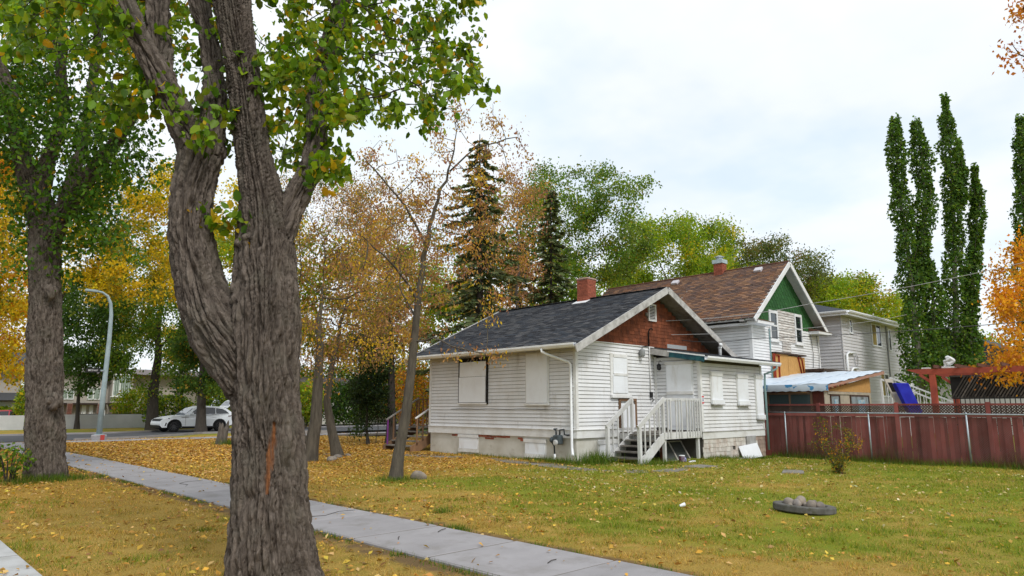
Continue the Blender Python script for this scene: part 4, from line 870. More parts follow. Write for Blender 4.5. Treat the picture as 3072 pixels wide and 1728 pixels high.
# chain-link fence in front of it
cfn = thing('chain_link_fence', (8.92, -6, -.15), 'galvanised chain-link fence standing in front of the red boards', 'fence')
for y_ in (-10.75, -7.92, -5.12, -2.27): MB().tube([(8.92, y_, -.25), (8.92, y_, 1.40)], .026, 8).lathe((8.92, y_, 1.39), [(.034, 0), (.034, .03), (.01, .06)], 8).build('post', GALV, cfn, smooth=True)
MB().tube([(8.92, -12.5, 1.36), (8.92, -9.3, 1.385), (8.92, -5, 1.41), (8.92, -1.65, 1.42)], .021, 8).build('top_rail', GALV, cfn, smooth=True)
cm = MB(); D_ = .062; Hc = 1.42; y0_, y1_ = -12.4, -1.7
for i in range(int((y1_ - y0_ + Hc) / D_)):
    for sgn in (1, -1):
        a_ = y0_ - Hc + i * D_; aa, bb = max(a_, y0_), min(a_ + Hc, y1_)
        if bb - aa < .03: continue
        f0, f1 = (aa - a_) / Hc, (bb - a_) / Hc
        if sgn < 0: f0, f1 = 1 - f0, 1 - f1
        p_, q_ = Vector((8.93 + .004 * sgn, aa, -.05 + f0 * Hc)), Vector((8.93 + .004 * sgn, bb, -.05 + f1 * Hc))
        d_ = (q_ - p_).normalized(); n_ = Vector((0, -d_.z, d_.y)) * .0022
        cm.quad(p_ - n_, q_ - n_, q_ + n_, p_ + n_)
o = cm.build('wire_mesh', MAT('dull_wire', (.16, .14, .13), (.10, .07, .06), 3, rough=.6, metal=.3), cfn); o['kind'] = 'stuff'

# ---------------------------------------------------------------- pergola, statue, mattress, railing, iron fence
pg = thing('pergola', (11.0, -9, -.17), 'red-stained pergola with a dark diagonal slat screen behind the fence', 'pergola')
for x_ in (10.55, 13.2):
    MB().prism([(x_, -5.95, 2.86), (x_, -6.35, 2.70), (x_, -15.5, 2.70), (x_, -15.5, 2.88), (x_, -5.95, 2.88)], (.07, 0, 0)).build('beam', REDBEAM, pg)
for x_, y_ in ((10.55, -6.70), (13.2, -6.70), (10.55, -12.4), (13.2, -12.4)):
    MB().box(x_ - .06, y_ - .085, -.2, x_ + .12, y_ + .085, 2.69).build('post', REDBEAM, pg)
    MB().bar((x_ + .03, y_ + .02, 2.40), (x_ + .03, y_ + .38, 2.70), .07, .09).build('brace', REDBEAM, pg)
for k in range(14): MB().box(10.1, -6.9 - k * .62, 2.885, 13.7, -6.86 - k * .62, 2.99).build('rafter', MAT('dark_rafter', (.12, .05, .035), rough=.85), pg)
DSL = MAT('dark_slat', (.085, .075, .065), (.15, .13, .11), 5, rand=.45, rough=.9)
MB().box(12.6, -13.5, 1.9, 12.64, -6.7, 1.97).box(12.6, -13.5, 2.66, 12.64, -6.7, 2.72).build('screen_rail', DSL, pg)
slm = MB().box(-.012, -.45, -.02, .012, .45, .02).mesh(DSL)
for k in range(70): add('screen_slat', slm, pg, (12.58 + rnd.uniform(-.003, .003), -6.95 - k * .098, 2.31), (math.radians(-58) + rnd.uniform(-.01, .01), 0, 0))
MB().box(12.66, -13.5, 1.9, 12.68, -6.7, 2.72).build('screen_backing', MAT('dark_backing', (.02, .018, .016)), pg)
ir = thing('iron_fence', (11.6, -9, -.17), 'black iron picket fence in front of the pergola screen', 'fence')
IRN = MAT('black_iron', (.025, .025, .025), rough=.5)
MB().box(11.6, -13.5, 1.88, 11.63, -7.0, 1.92).box(11.6, -13.5, 1.0, 11.63, -7.0, 1.04).build('rail', IRN, ir)
pkm = MB().box(-.012, -.012, 0, .012, .012, 1.95).lathe((0, 0, 1.95), [(.02, 0), (.02, .03), (.0, .12)], 6).mesh(IRN)
for k in range(46): add('picket', pkm, ir, (11.615, -7.05 - k * .14, .0))
MB().box(11.56, -9.85, 0, 11.68, -9.73, 2.06).build('post', IRN, ir)

st = thing('statue', (10.75, -7.15, 2.885), 'white statue of a huddled crouching figure on the pergola', 'statue')
def skin_body(name, joints, edges, mat, parent, sub=2):
    me = bpy.data.meshes.new(name); o_ = ORG[parent]
    me.from_pydata([tuple(Vector(j[0]) - o_) for j in joints], edges, []); me.materials.append(mat)
    ob = bpy.data.objects.new(name, me); COL.objects.link(ob); ob.parent = parent; ORG[ob] = o_.copy()
    sk_ = ob.modifiers.new('skin', 'SKIN'); sv = me.skin_vertices[0].data
    for i, j in enumerate(joints): sv[i].radius = (j[1] * 1.25, j[1] * 1.25); sv[i].use_root = (i == 0)
    sb = ob.modifiers.new('sub', 'SUBSURF'); sb.levels = sub; sb.render_levels = sub
    return ob
STW = MAT('white_plaster', (.70, .70, .70), (.52, .52, .51), 12, rough=.8, bump=.3, bsc=40)
b_ = Vector((10.78, -7.2, 2.93)); J = lambda x, y, z: tuple(b_ + Vector((x, y, z)))
joints = [(J(0, -.06, .09), .085), (J(0, -.09, .2), .095), (J(-.02, -.06, .29), .085), (J(-.02, .02, .33), .045), (J(-.03, .06, .31), .062), (J(-.03, .1, .275), .045),   # pelvis..head bowed
          (J(-.10, .02, .10), .06), (J(-.11, .13, .22), .042), (J(-.10, .1, .03), .035), (J(-.11, .17, .015), .03),
          (J(.09, .02, .10), .06), (J(.10, .13, .2), .042), (J(.1, .1, .03), .035), (J(.1, .17, .015), .03),
          (J(-.13, -.03, .28), .045), (J(-.15, .08, .19), .034), (J(-.03, .17, .2), .026), (J(.11, -.03, .28), .045), (J(.13, .09, .19), .034), (J(.02, .18, .22), .026)]
edges = [(0, 1), (1, 2), (2, 3), (3, 4), (4, 5), (0, 6), (6, 7), (7, 8), (8, 9), (0, 10), (10, 11), (11, 12), (12, 13), (2, 14), (14, 15), (15, 16), (2, 17), (17, 18), (18, 19)]
skin_body('figure', joints, edges, STW, st)
MB().box(10.6, -7.45, 2.886, 11.0, -6.98, 2.94).build('plinth', STW, st, bevel=.01)
bk = MB().box(10.6, -6.62, 2.886, 10.8, -6.38, 2.93).build('stone_block', STW, bevel=.01); tag(bk, 'small pale block lying on the pergola beam beside statue', 'block')
mc_ = at(2722, 1188, 25.2); mt = MB().obox(mc_ - Vector((0, 0, .08)), RGT * .28 + FWD * .06, FWD * .09 - RGT * .02, Vector((0, 0, .55)) - RGT * .22).build('mattress', MAT('royal_blue', (.012, .015, .33), (.02, .03, .42), 3, rough=.6), bevel=.03); tag(mt, 'bright blue mattress leaning beside the grey house', 'mattress')
fc_ = at(2687, 1186, 25.6); bf = thing('bed_frame', (fc_.x, fc_.y, 0), 'pale bed frame leaning behind the blue mattress', 'bed frame')
MB().obox(fc_, RGT * .14, FWD * .03, Vector((0, 0, .6)) - RGT * .24).build('panel', MAT('beige_panel', (.55, .5, .42), rough=.7), bf)
MB().obox(fc_ + Vector((0, 0, .3)) - RGT * .12 - FWD * .034, RGT * .08, FWD * .004, Vector((0, 0, .17)) - RGT * .07).build('inset', DARK, bf)
wr = thing('white_stair_railing', (15.5, -4.2, 0), 'white metal stair railing with pickets beside the shed', 'railing')
pa, pb_ = Vector((15.2, -3.6, 2.75)), Vector((15.2, -6.2, 1.55))
for off in (Vector((0, 0, 0)), Vector((1.1, 0, .1))):
    MB().bar(pa + off, pb_ + off, .06, .06).build('handrail', ALU, wr)
    for k in range(13):
        q = pa + off + (pb_ - pa) * (k / 12); MB().bar(q, q - Vector((0, 0, .95)), .025, .025).build('picket', ALU, wr)
    MB().bar(pa + off, pa + off - Vector((0, 0, 2.6)), .07, .07).build('post', ALU, wr)

# ---------------------------------------------------------------- across the side street
ww = thing('white_garden_wall', (-3, 47.5, 0), 'low white rendered garden wall across the street', 'wall')
WW = MAT('white_render', (.55, .55, .56), (.45, .45, .46), .8, .4, .7, .9, bump=.2, bsc=20, dirt=(.33, .32, .31), dsc=1.2, dlo=.6, dhi=.8, dstretch=(1, 1, .4))
for x0, x1, zt_ in ((-16, -6.15, 1.02), (-6.08, 4.2, 1.06)): MB().box(x0, 47.3, -.1, x1, 47.55, zt_).build('wall_section', WW, ww, bevel=.01)
rl = MB().box(-2.9, 47.4, 1.06, 4.2, 47.45, 1.10)
for i in range(24): rl.obox((-2.8 + i * .3, 47.43, 1.16), (.012, 0, 0), (0, .012, 0), (0, 0, .06))
rl.build('iron_cresting', IRN, ww)

th = thing('townhouse', (-1, 60, 0), 'beige townhouse row with brick pillars and bay windows across the street', 'house')
BEI = MAT('beige_stucco', (.42, .38, .33), (.36, .33, .29), 1, rough=.9, bump=.2, bsc=15)
TY = 60
MB().box(-2.2, TY + .5, 0, 12, TY + 9, 4.75).build('wall', BEI, th)
MB().box(-2.6, TY, 2.0, 1.9, TY + .49, 4.7).build('upper_wall', BEI, th)
MB().prism([(-3.4, TY - .6, 4.72), (-3.4, TY + 10, 4.72), (-3.4, TY + 5, 5.5)], (16, 0, 0)).build('roof', MAT('brown_grey_roof', (.20, .17, .165), (.15, .13, .125), 2, rough=.9), th)
bay = MB().box(2.3, TY - .6, 2.0, 4.1, TY + .49, 4.75).build('bay', BEI, th)
TW = MAT('townhouse_trim', (.72, .74, .72), rough=.6)
def big_window(parent, x0, x1, z0, z1, y, mull):
    f_ = MB().box(x0, y - .06, z0, x0 + .09, y, z1).box(x1 - .09, y - .06, z0, x1, y, z1).box(x0 + .09, y - .06, z1 - .09, x1 - .09, y, z1).box(x0 + .09, y - .06, z0, x1 - .09, y, z0 + .09).build('window', TW, parent)
    for k in mull: MB().box(k - .05, y - .055, z0 + .09, k + .05, y, z1 - .09).build('mullion', TW, f_)
    MB().box(x0 + .09, y - .02, z0 + .09, x1 - .09, y - .005, z1 - .09).build('pane', glass_mat('curtained_glass', (.16, .20, .17), .15), f_)
    n = 8
    for k in range(n):
        xx = x0 + .12 + (x1 - x0 - .24) * k / n; MB().box(xx, y - .032, z0 + .1, xx + (x1 - x0) * .05, y - .0205, z1 - .1).build('curtain_fold', MAT('pale_curtain', (.42, .50, .42), (.3, .36, .3), 4), f_)
big_window(th, 2.35, 3.95, 2.62, 4.72, TY - .61, (2.95,))
big_window(th, .45, 1.55, 2.3, 3.4, TY - .01, (.95,))
big_window(th, -1.7, -.6, 2.3, 3.2, TY - .01, (-1.1,))
MB().box(2.2, TY - .7, 2.55, 4.2, TY - .60, 2.62).build('bay_sill', TW, bay)
BRK = MAT('townhouse_brick', (.25, .09, .06), (.14, .06, .045), 9, rand=.2)
tb = MB().box(-.5, -.5, -.5, .5, .5, .5).mesh(BRK)
for xc in (1.55, 2.75, 4.15, -.9):
    pl_ = MB().box(xc - .2, TY - .28, 0, xc + .2, TY + .2, 2.0).build('brick_pillar', MORTAR, th)
    for i in range(14):
        for k in range(2): add('brick', tb, pl_, (xc - .1 + .2 * k + (.05 if i % 2 else -.03), TY - .285, .75 + i * .088), (0, 0, 0), (.185, .03, .078))
for xc, w_ in ((.4, .35), (1.0, .3), (3.3, .6)): MB().box(xc - w_ / 2, TY + .40, 0, xc + w_ / 2, TY + .48, 1.8).build('porch_door', TW, th)
MB().box(-2.6, TY - .2, 1.85, 2.2, TY + .45, 2.0).build('porch_beam', MAT('dark_beam', (.05, .035, .03)), th)
MB().tube([(-.35, TY + 2, 4.9), (-.35, TY + 2, 5.8)], .12, 8).build('vent_stack', TW, th)
lh = thing('garage_house', (-8, 54, 0), 'beige house with white garage doors at the left edge across the street', 'house')
MB().box(-18, 54, 0, -5.6, 62, 4.5).build('wall', BEI, lh)
MB().prism([(-18.6, 53.3, 4.5), (-18.6, 62.6, 4.5), (-18.6, 58, 6.3)], (13.6, 0, 0)).build('roof', MAT('dark_flat_roof', (.06, .062, .065), rough=.9), lh)
MB().prism([(-9, 52.6, 2.15), (-9, 54, 2.15), (-9, 54, 2.75)], (3.6, 0, 0)).build('porch_roof', MATS['dark_flat_roof'], lh)
for xc in (-8.4, -6.4): MB().box(xc - .85, 53.93, 0, xc + .85, 53.99, 2.05).build('garage_door', TW, lh)

# street lamp with its name plate
lp = thing('street_lamp', (-6.57, 24.96, 0), 'tall pale grey street lamp with curved arm at the corner', 'street lamp')
LG = MAT('lamp_pole_paint', (.33, .42, .45), (.27, .35, .38), 2, rough=.55)
bx, by = -6.57, 24.96
MB().lathe((bx, by, -.15), [(.34, 0), (.34, .40), (.31, .44)], 16).build('concrete_base', CONC, lp)
MB().box(bx - .02, by - .36, .02, bx + .16, by - .335, .28).build('paint_patch', MAT('red_spray', (.45, .06, .05)), lp)
pl = [(bx, by, .28), (bx + .0, by, 2.5), (bx + .02, by, 5.0), (bx - .0, by + .02, 6.2), (bx - .08, by, 6.75), (bx - .25, by - .02, 7.1), (bx - .5, by - .06, 7.25), (bx - .75, by - .1, 7.28)]
MB().tube(pl, [.13, .115, .10, .085, .075, .065, .055, .05], 12).build('pole', LG, lp, smooth=True)
MB().obox((bx - 1.0, by - .12, 7.28), (.28, .04, .0), (0, .11, 0), (0, 0, .06)).build('lamp_head', LG, lp, bevel=.03)
MB().lathe((bx, by, .26), [(.22, 0), (.22, .05), (.17, .06)], 12).build('flange', LG, lp)
MB().box(bx + .13, by - .02, 1.2, bx + .15, by + .02, 1.45).build('handhole', TW, lp)
sgn_t = thing('street_name_sign', (bx - .55, by - .15, 3.3), 'black street name plate reading 88 Street on the lamp pole', 'sign')
rx = RGT; sc_ = Vector((bx, by, 3.40)) - rx * .52 - FWD * .15
MB().obox(sc_, rx * .37, FWD * .012, (0, 0, .1)).build('plate', MAT('sign_black', (.012, .012, .012), rough=.5), sgn_t)
MAT('sign_letter', (.7, .7, .7))
MB().bar(sc_ + rx * .36, sc_ + rx * .52, .03, .05).build('bracket', LG, sgn_t)
tx = bpy.data.curves.new('lettering', 'FONT'); tx.body = '88 Street'; tx.size = .125; tx.extrude = .002; tx.align_x = 'CENTER'; tx.align_y = 'CENTER'; tx.small_caps_scale = .78; tx.offset = 0
for i, ch_ in enumerate(tx.body):
    if ch_.islower(): tx.body_format[i].use_small_caps = True
tx.materials.append(MATS['sign_letter'])
to = bpy.data.objects.new('lettering', tx); COL.objects.link(to)
lm_ = bpy.data.meshes.new_from_object(to.evaluated_get(bpy.context.evaluated_depsgraph_get())); bpy.data.objects.remove(to)
to = bpy.data.objects.new('lettering', lm_); COL.objects.link(to); to.parent = sgn_t; to.location = sc_ - FWD * .016 - ORG[sgn_t]; to.rotation_euler = (math.pi / 2, 0, -HEAD)
# ---------------------------------------------------------------- cars
def arch(cx, cz, r, a0, a1, n=9):
    return [(cx + r * math.cos(math.radians(a0 + (a1 - a0) * i / n)), cz + r * math.sin(math.radians(a0 + (a1 - a0) * i / n))) for i in range(n + 1)]
def shell(pts, hw, mat, name, parent, bevel=0.0, smooth=False, label=None):
    """outline (x, z) carried across the car with a half-width that depends on x and z"""
    m = MB(); n = len(pts)
    m.v = [(x, -hw(x, z), z) for x, z in pts] + [(x, hw(x, z), z) for x, z in pts]
    m.f = [tuple(range(n)), tuple(range(2 * n - 1, n - 1, -1))] + [(i, (i + 1) % n, n + (i + 1) % n, n + i) for i in range(n)]
    return m.build(name, mat, parent, bevel=bevel, smooth=smooth, label=label)
def side_panel(pts, hw, off, mat, name, parent, sides=(-1, 1)):
    for s_ in sides:
        m = MB(); m.prism([(x, s_ * (hw(x, z) - .02), z) for x, z in pts], (0, s_ * (.02 + off), 0)); o = m.build(name, mat, parent)
    return o
def wheel(parent, x, y, r, out, steer=0):
    RUB = MAT('tyre_rubber', (.012, .012, .013), rough=.8); RIM = MAT('black_rim', (.02, .02, .022), rough=.35, spec=.5)
    ax = Vector((math.sin(steer) * out, out * math.cos(steer), 0)); c = Vector((x, y, r))
    wh = MB().lathe(c - ax * .12, [(r * .62, 0), (r * .9, 0), (r, .04), (r, .2), (r * .9, .24), (r * .68, .24), (r * .66, .2), (r * .62, .2)], 28, ax).build('wheel', RUB, parent)
    rm = MB().lathe(c + ax * .05, [(r * .64, 0), (r * .66, .06), (r * .6, .065), (r * .56, .03), (.05, .02), (.05, .05), (.01, .055)], 24, ax)
    rm.build('rim', RIM, wh)
    sp = MB(); a_ = ax.orthogonal().normalized(); b2 = ax.cross(a_)
    for k in range(10):
        d_ = a_ * math.cos(k * math.pi / 5) + b2 * math.sin(k * math.pi / 5)
        sp.bar(c + ax * .10 + d_ * .05, c + ax * .115 + d_ * r * .6, .03, .02, up=ax)
    sp.build('spokes', MAT('rim_spoke', (.09, .09, .095), rough=.35, metal=.5), wh)
def build_car(root, lower, green, glass, wheels, paint, L, R=.37, W=.95):
    hwl = lambda x, z: W - .10 * max(0, abs(x - L / 2) / (L / 2) - .72) * 3.2 - .05 * max(0, (z - .75)) - .03 * max(0, .5 - z)
    hwg = lambda x, z: W - .06 - (z - 1.05) * .42 - .06 * max(0, abs(x - L * .42) / (L * .42) - .6)
    shell(lower, hwl, paint, 'body', root, bevel=.025)
    shell(green, hwg, paint, 'cabin', root, bevel=.03)
    GLS = glass_mat('car_glass', (.012, .014, .018), .05)
    for g_ in glass: side_panel(g_, hwg, .006, GLS, 'side_window', root)
    for x, s_, st_ in wheels:
        for sd2 in (-1, 1): wheel(root, x, sd2 * (W - .12), R, sd2, st_)
    return hwl, hwg, GLS

PAINT = MAT('white_car_paint', (.82, .85, .88), rough=.25, spec=.6); BLK = MAT('black_cladding', (.012, .012, .014), rough=.5)
# in the car's own frame x runs from the tail (0) to the nose (4.8)
suv = thing('white_car', (3.55, 34.45, .035), 'white SUV with raised tailgate and black wheels parked across the street', 'car', rot=math.pi + .03, local=True)
low = [(.14, .42), (.02, .62), (.0, .86), (.06, 1.02), (.12, 1.10), (1.5, 1.115), (3.3, 1.06), (3.62, 1.04), (4.2, .965), (4.58, .87), (4.74, .74), (4.80, .55), (4.78, .40), (4.66, .30)]
low += [(4.37, .30)] + arch(3.94, .37, .43, -10, 190)[0:] + [(3.50, .28), (1.52, .28)] + arch(1.07, .37, .43, -10, 190) + [(.62, .34), (.35, .38)]
grn = [(.12, 1.09), (.30, 1.30), (.62, 1.52), (1.0, 1.61), (1.9, 1.665), (2.35, 1.64), (2.7, 1.53), (3.35, 1.055)]
gls = [[(.42, 1.15), (.60, 1.33), (.86, 1.46), (1.28, 1.525), (1.30, 1.14)], [(1.35, 1.14), (1.33, 1.535), (2.02, 1.565), (2.06, 1.13)], [(2.11, 1.13), (2.07, 1.565), (2.35, 1.545), (2.62, 1.44), (3.02, 1.12)]]
hwl, hwg, GLS = build_car(suv, low, grn, gls, ((3.94, 1, .35), (1.07, 1, 0)), PAINT, 4.8)
MB().quad((2.74, -.64, 1.525), (3.30, -.80, 1.085), (3.30, .80, 1.085), (2.74, .64, 1.525)).quad((2.77, .64, 1.53), (3.33, .80, 1.09), (3.33, -.80, 1.09), (2.77, -.64, 1.53)).build('windscreen', glass_mat('windscreen_glass', (.20, .23, .27), .05), suv)
side_panel([(.62, .28), (.62, .42), (1.5, .36), (1.5, .25)], hwl, .004, BLK, 'sill_cladding', suv); side_panel([(1.52, .24), (1.52, .35), (3.48, .36), (3.48, .24)], hwl, .004, BLK, 'sill_cladding', suv)
for cx_ in (3.94, 1.07):
    side_panel(arch(cx_, .37, .455, -8, 188) + arch(cx_, .37, .40, 188, -8), hwl, .003, BLK, 'wheel_arch', suv)
    shell(arch(cx_, .37, .42, -10, 190), lambda x, z: .80, BLK, 'wheel_well', suv)
MB().box(.3, -.75, .2, 4.5, .75, .31).build('underbody', BLK, suv)
shell([(4.60, .22), (4.79, .28), (4.815, .45), (4.70, .45), (4.5, .34)], lambda x, z: .80, BLK, 'lower_grille', suv)
shell([(4.55, .70), (4.765, .70), (4.70, .83), (4.55, .86)], lambda x, z: .74, BLK, 'grille', suv)
for s_ in (-1, 1):
    MB().prism([(4.64, s_ * .62, .72), (4.70, s_ * .60, .80), (4.30, s_ * .915, .90), (4.24, s_ * .93, .84)], (.02, s_ * .03, .01)).build('headlight', glass_mat('headlight_glass', (.12, .14, .17), .08), suv)
    MB().prism([(4.70, s_ * .66, .46), (4.72, s_ * .66, .60), (4.40, s_ * .91, .60), (4.46, s_ * .91, .40)], (.02, s_ * .035, 0)).build('bumper_intake', BLK, suv)
    MB().obox((2.95, s_ * 1.03, 1.16), (.10, 0, .01), (0, .09, 0), (0, 0, .075)).build('wing_mirror', PAINT, suv, bevel=.03)
    MB().obox((2.95, s_ * .93, 1.10), (.03, 0, 0), (0, .05, 0), (0, 0, .02)).build('mirror_arm', BLK, suv)
    MB().prism([(.02, s_ * .80, .98), (.06, s_ * .86, 1.04), (.52, s_ * .925, 1.01), (.50, s_ * .925, .95)], (0, s_ * .012, 0)).build('tail_light', MAT('tail_lens', (.10, .01, .015), rough=.2), suv)
    for xx in (2.3, 1.35): MB().box(xx, s_ * .935, .93, xx + .2, s_ * .948, .955).build('door_handle', PAINT, suv)
    MB().box(3.1, s_ * .945, .93, 3.55, s_ * .957, .955).build('side_vent', BLK, suv)
    for xx in (3.28, 2.12): MB().box(xx, s_ * (hwl(2, .7) + .0), .36, xx + .012, s_ * (hwl(2, .7) + .004), 1.08).build('door_gap', BLK, suv)
# raised tailgate hinged at the roof's rear edge
tg = MB().prism([(.52, -.70, 1.58), (.10, -.72, 1.98), (-.32, -.74, 2.18), (-.42, -.74, 2.12), (-.30, -.74, 2.06), (.10, -.72, 1.88), (.52, -.70, 1.50)], (0, 1.44, 0)).build('tailgate', PAINT, suv, bevel=.02)
MB().quad((.42, -.58, 1.685), (.10, -.6, 1.992), (.10, .6, 1.992), (.42, .58, 1.685)).build('rear_window', glass_mat('headlight_glass', (.12, .14, .17)), tg)
MB().box(-.30, -.6, 2.0, -.0, .6, 2.03).build('number_plate_trim', BLK, tg)
for s_ in (-.66, .66): MB().bar((.30, s_, 1.35), (.02, s_, 1.9), .025, .025).build('strut', BLK, tg)
MB().box(.05, -.7, .75, .5, .7, 1.12).build('boot_interior', BLK, suv)

red = thing('red_car', (-9.5, 50.2, 0), 'red car mostly hidden behind the white garden wall', 'car', rot=math.pi, local=True)
RP = MAT('red_car_paint', (.36, .015, .035), rough=.3, spec=.6)
low2 = [(.1, .35), (0, .6), (.05, .88), (.5, .93), (3.4, .90), (4.2, .80), (4.45, .62), (4.45, .35), (4.25, .25), (4.05, .25)] + arch(3.6, .32, .38, -10, 190) + [(1.3, .25)] + arch(.9, .32, .38, -10, 190) + [(.45, .3)]
grn2 = [(.45, .92), (1.1, 1.30), (1.7, 1.41), (2.4, 1.38), (3.35, .91)]
gl2 = [[(.85, .98), (1.25, 1.26), (1.75, 1.33), (1.78, .97)], [(1.84, .97), (1.82, 1.33), (2.35, 1.31), (3.0, .97)]]
build_car(red, low2, grn2, gl2, ((3.6, 1, 0), (.9, 1, 0)), RP, 4.45, R=.32, W=.87)
red.location = (-5.0, 50.2, 0)

# ---------------------------------------------------------------- fire ring and small things on the lawn
fp = thing('fire_ring', (-4.84, -8.76, 0), 'round dark concrete fire ring lying on the lawn', 'fire pit', local=True)
fp.location = (-4.84, -8.76, .02); fp.rotation_euler = (.03, .05, 0)
FRC = MAT('dark_cast_concrete', (.13, .125, .115), (.085, .08, .07), 9, rough=.95, bump=.35, bsc=70, dirt=(.06, .06, .03), dsc=7, dlo=.5, dhi=.7)
MB().lathe((0, 0, 0), [(.335, 0.0), (.44, 0.0), (.455, .015), (.455, .085), (.445, .10), (.34, .10), (.33, .09), (.33, .02)], 40).build('ring', FRC, fp)
MB().lathe((0, 0, .02), [(.33, 0), (.33, .035), (.01, .05)], 24).build('ash_bed', MAT('ash', (.10, .095, .09), (.05, .045, .04), 14, bump=.5, bsc=60, rough=.95), fp)
def stone_mesh(seed, mat, sub=3):
    r = random.Random(seed); bm = bmesh.new(); bmesh.ops.create_icosphere(bm, subdivisions=sub, radius=1)
    ph = [Vector((r.uniform(-1, 1), r.uniform(-1, 1), r.uniform(-1, 1))).normalized() for _ in range(5)]
    for v_ in bm.verts:
        d = v_.co.normalized(); k = 1 + sum(.10 * math.sin(3 * d.dot(p) + i) for i, p in enumerate(ph)) * .6
        v_.co = d * k
    me = bpy.data.meshes.new('stone'); bm.to_mesh(me); bm.free(); me.materials.append(mat); me.polygons.foreach_set('use_smooth', [True] * len(me.polygons)); return me
STN = MAT('river_stone', (.27, .225, .175), (.17, .15, .135), 7, rough=.85, rand=.25, bump=.2, bsc=60)
stm = [stone_mesh(i, STN) for i in range(4)]
spots = [(-.17, .12, .12, .10), (-.08, .02, .115, .085), (.02, .12, .15, .10), (.05, -.03, .10, .055), (.10, -.12, .12, .095), (.18, -.02, .11, .075), (.22, -.16, .11, .08), (-.2, -.02, .10, .05), (.28, -.1, .095, .04), (0.0, .22, .1, .06)]
Fv = FWD; Rv = RGT
STL = ['leftmost large stone in the fire ring', 'speckled stone in the middle left of the fire ring', 'highest grey stone at the back of the fire ring', 'small stone wedged in the middle of the fire ring', 'front stone right of centre in the fire ring', 'brown stone right of centre behind the front stone in the fire ring', 'rightmost large stone in the fire ring', 'small stone at the left end of the fire ring', 'small pebble at the right end of the fire ring', 'stone at the back edge of the fire ring']
for i, (a, b2, z_, r_) in enumerate(spots):
    # lengthwise along the ring as the view shows it
    p = Vector((-4.84, -8.76, 0)) + Rv * (a * .95 - .02) + Fv * (b2 * .9) ; o = add('fire_stone', stm[i % 4], None, (p.x, p.y, .075 + r_ * .5 + (.03 if i == 2 else 0)), (rnd.uniform(0, 3), rnd.uniform(0, 3), rnd.uniform(0, 3)), (r_ * .95, r_ * .78, r_ * .72))
    tag(o, STL[i], 'stone', 'stones in the fire ring')
pp = MB().lathe((-5.92, -7.23, .045), [(.02, 0), (.03, .09), (.032, .095)], 12, (1, -.5, .3)).build('paper_cup', WHITE2); tag(pp, 'white paper cup lying on the lawn left of the fire ring', 'litter')
fl = add('flat_paving_stone', slab_mesh(.9, .5, .06, MOSSC), None, (1.55, -5.75, .0), (0, .01, .4)); tag(fl, 'flat concrete slab sunk in the lawn left of the shrub', 'slab')
for i, (x_, y_, r_, lb) in enumerate([(-6.15, -.55, .16, 'grey boulder at the foot of the leaning maple'), (-5.9, -.25, .10, 'small stone right of the boulder by the maple'), (-4.9, 5.55, .14, 'stone in the ring left of the twin maple trunks'), (-4.6, 6.0, .12, 'stone between the two maple trunks'), (-4.2, 6.4, .13, 'stone right of the twin maple trunks'), (-3.7, 6.6, .10, 'smallest stone at the right maple trunk')]):
    o = add('boulder', stm[i % 4], None, (x_, y_, r_ * .3), (rnd.uniform(0, 1), 0, rnd.uniform(0, 3)), (r_ * 1.3, r_, r_ * .7)); tag(o, lb, 'stone')

# wires
WR = MAT('wire_black', (.03, .03, .03), rough=.5); WRG = MAT('wire_grey', (.30, .30, .30), rough=.5)
def wire(pts, label, mat, r=.010, sag=.25):
    P = []
    for a, b2 in zip(pts[:-1], pts[1:]):
        for k in range(10): t_ = k / 10; P.append(Vector(a).lerp(Vector(b2), t_) - Vector((0, 0, sag * 4 * t_ * (1 - t_))))
    P.append(Vector(pts[-1])); o = MB().tube(P, r, 5).build('utility_wire', mat); tag(o, label, 'wire', 'overhead wires')
wire([(4.9, -.02, 4.62), at(2427, 912, 26.5), at(3250, 745, 24)], 'topmost overhead wire running from the red gable past the poplars', WRG, .011, .12)
wire([(5.2, -.02, 4.15), at(2458, 981, 26.3), at(2720, 944, 29)], 'short wire between the red gable and the grey house', WRG, .009, .06)
wire([(5.9, -.02, 4.0), at(2250, 1016, 25.5), at(3250, 948, 23)], 'dark lowest overhead wire crossing in front of both houses', WR, .013, .10)
# ---------------------------------------------------------------- trees
rng = np.random.default_rng(11)
_perm = np.random.default_rng(5).permutation(256); _perm = np.concatenate([_perm, _perm, _perm])
_grad = np.random.default_rng(6).normal(size=(256, 3)); _grad /= np.linalg.norm(_grad, axis=1)[:, None]
def perlin(p):
    p = np.asarray(p, float); i = np.floor(p).astype(int); f = p - i; u = f * f * f * (f * (f * 6 - 15) + 10); i &= 255
    out = 0
    for dx_ in (0, 1):
        for dy_ in (0, 1):
            for dz_ in (0, 1):
                h = _perm[_perm[_perm[(i[:, 0] + dx_) & 255] + ((i[:, 1] + dy_) & 255)] + ((i[:, 2] + dz_) & 255)]
                d = ((f - (dx_, dy_, dz_)) * _grad[h]).sum(1)
                out = out + d * (u[:, 0] if dx_ else 1 - u[:, 0]) * (u[:, 1] if dy_ else 1 - u[:, 1]) * (u[:, 2] if dz_ else 1 - u[:, 2])
    return out * 1.6

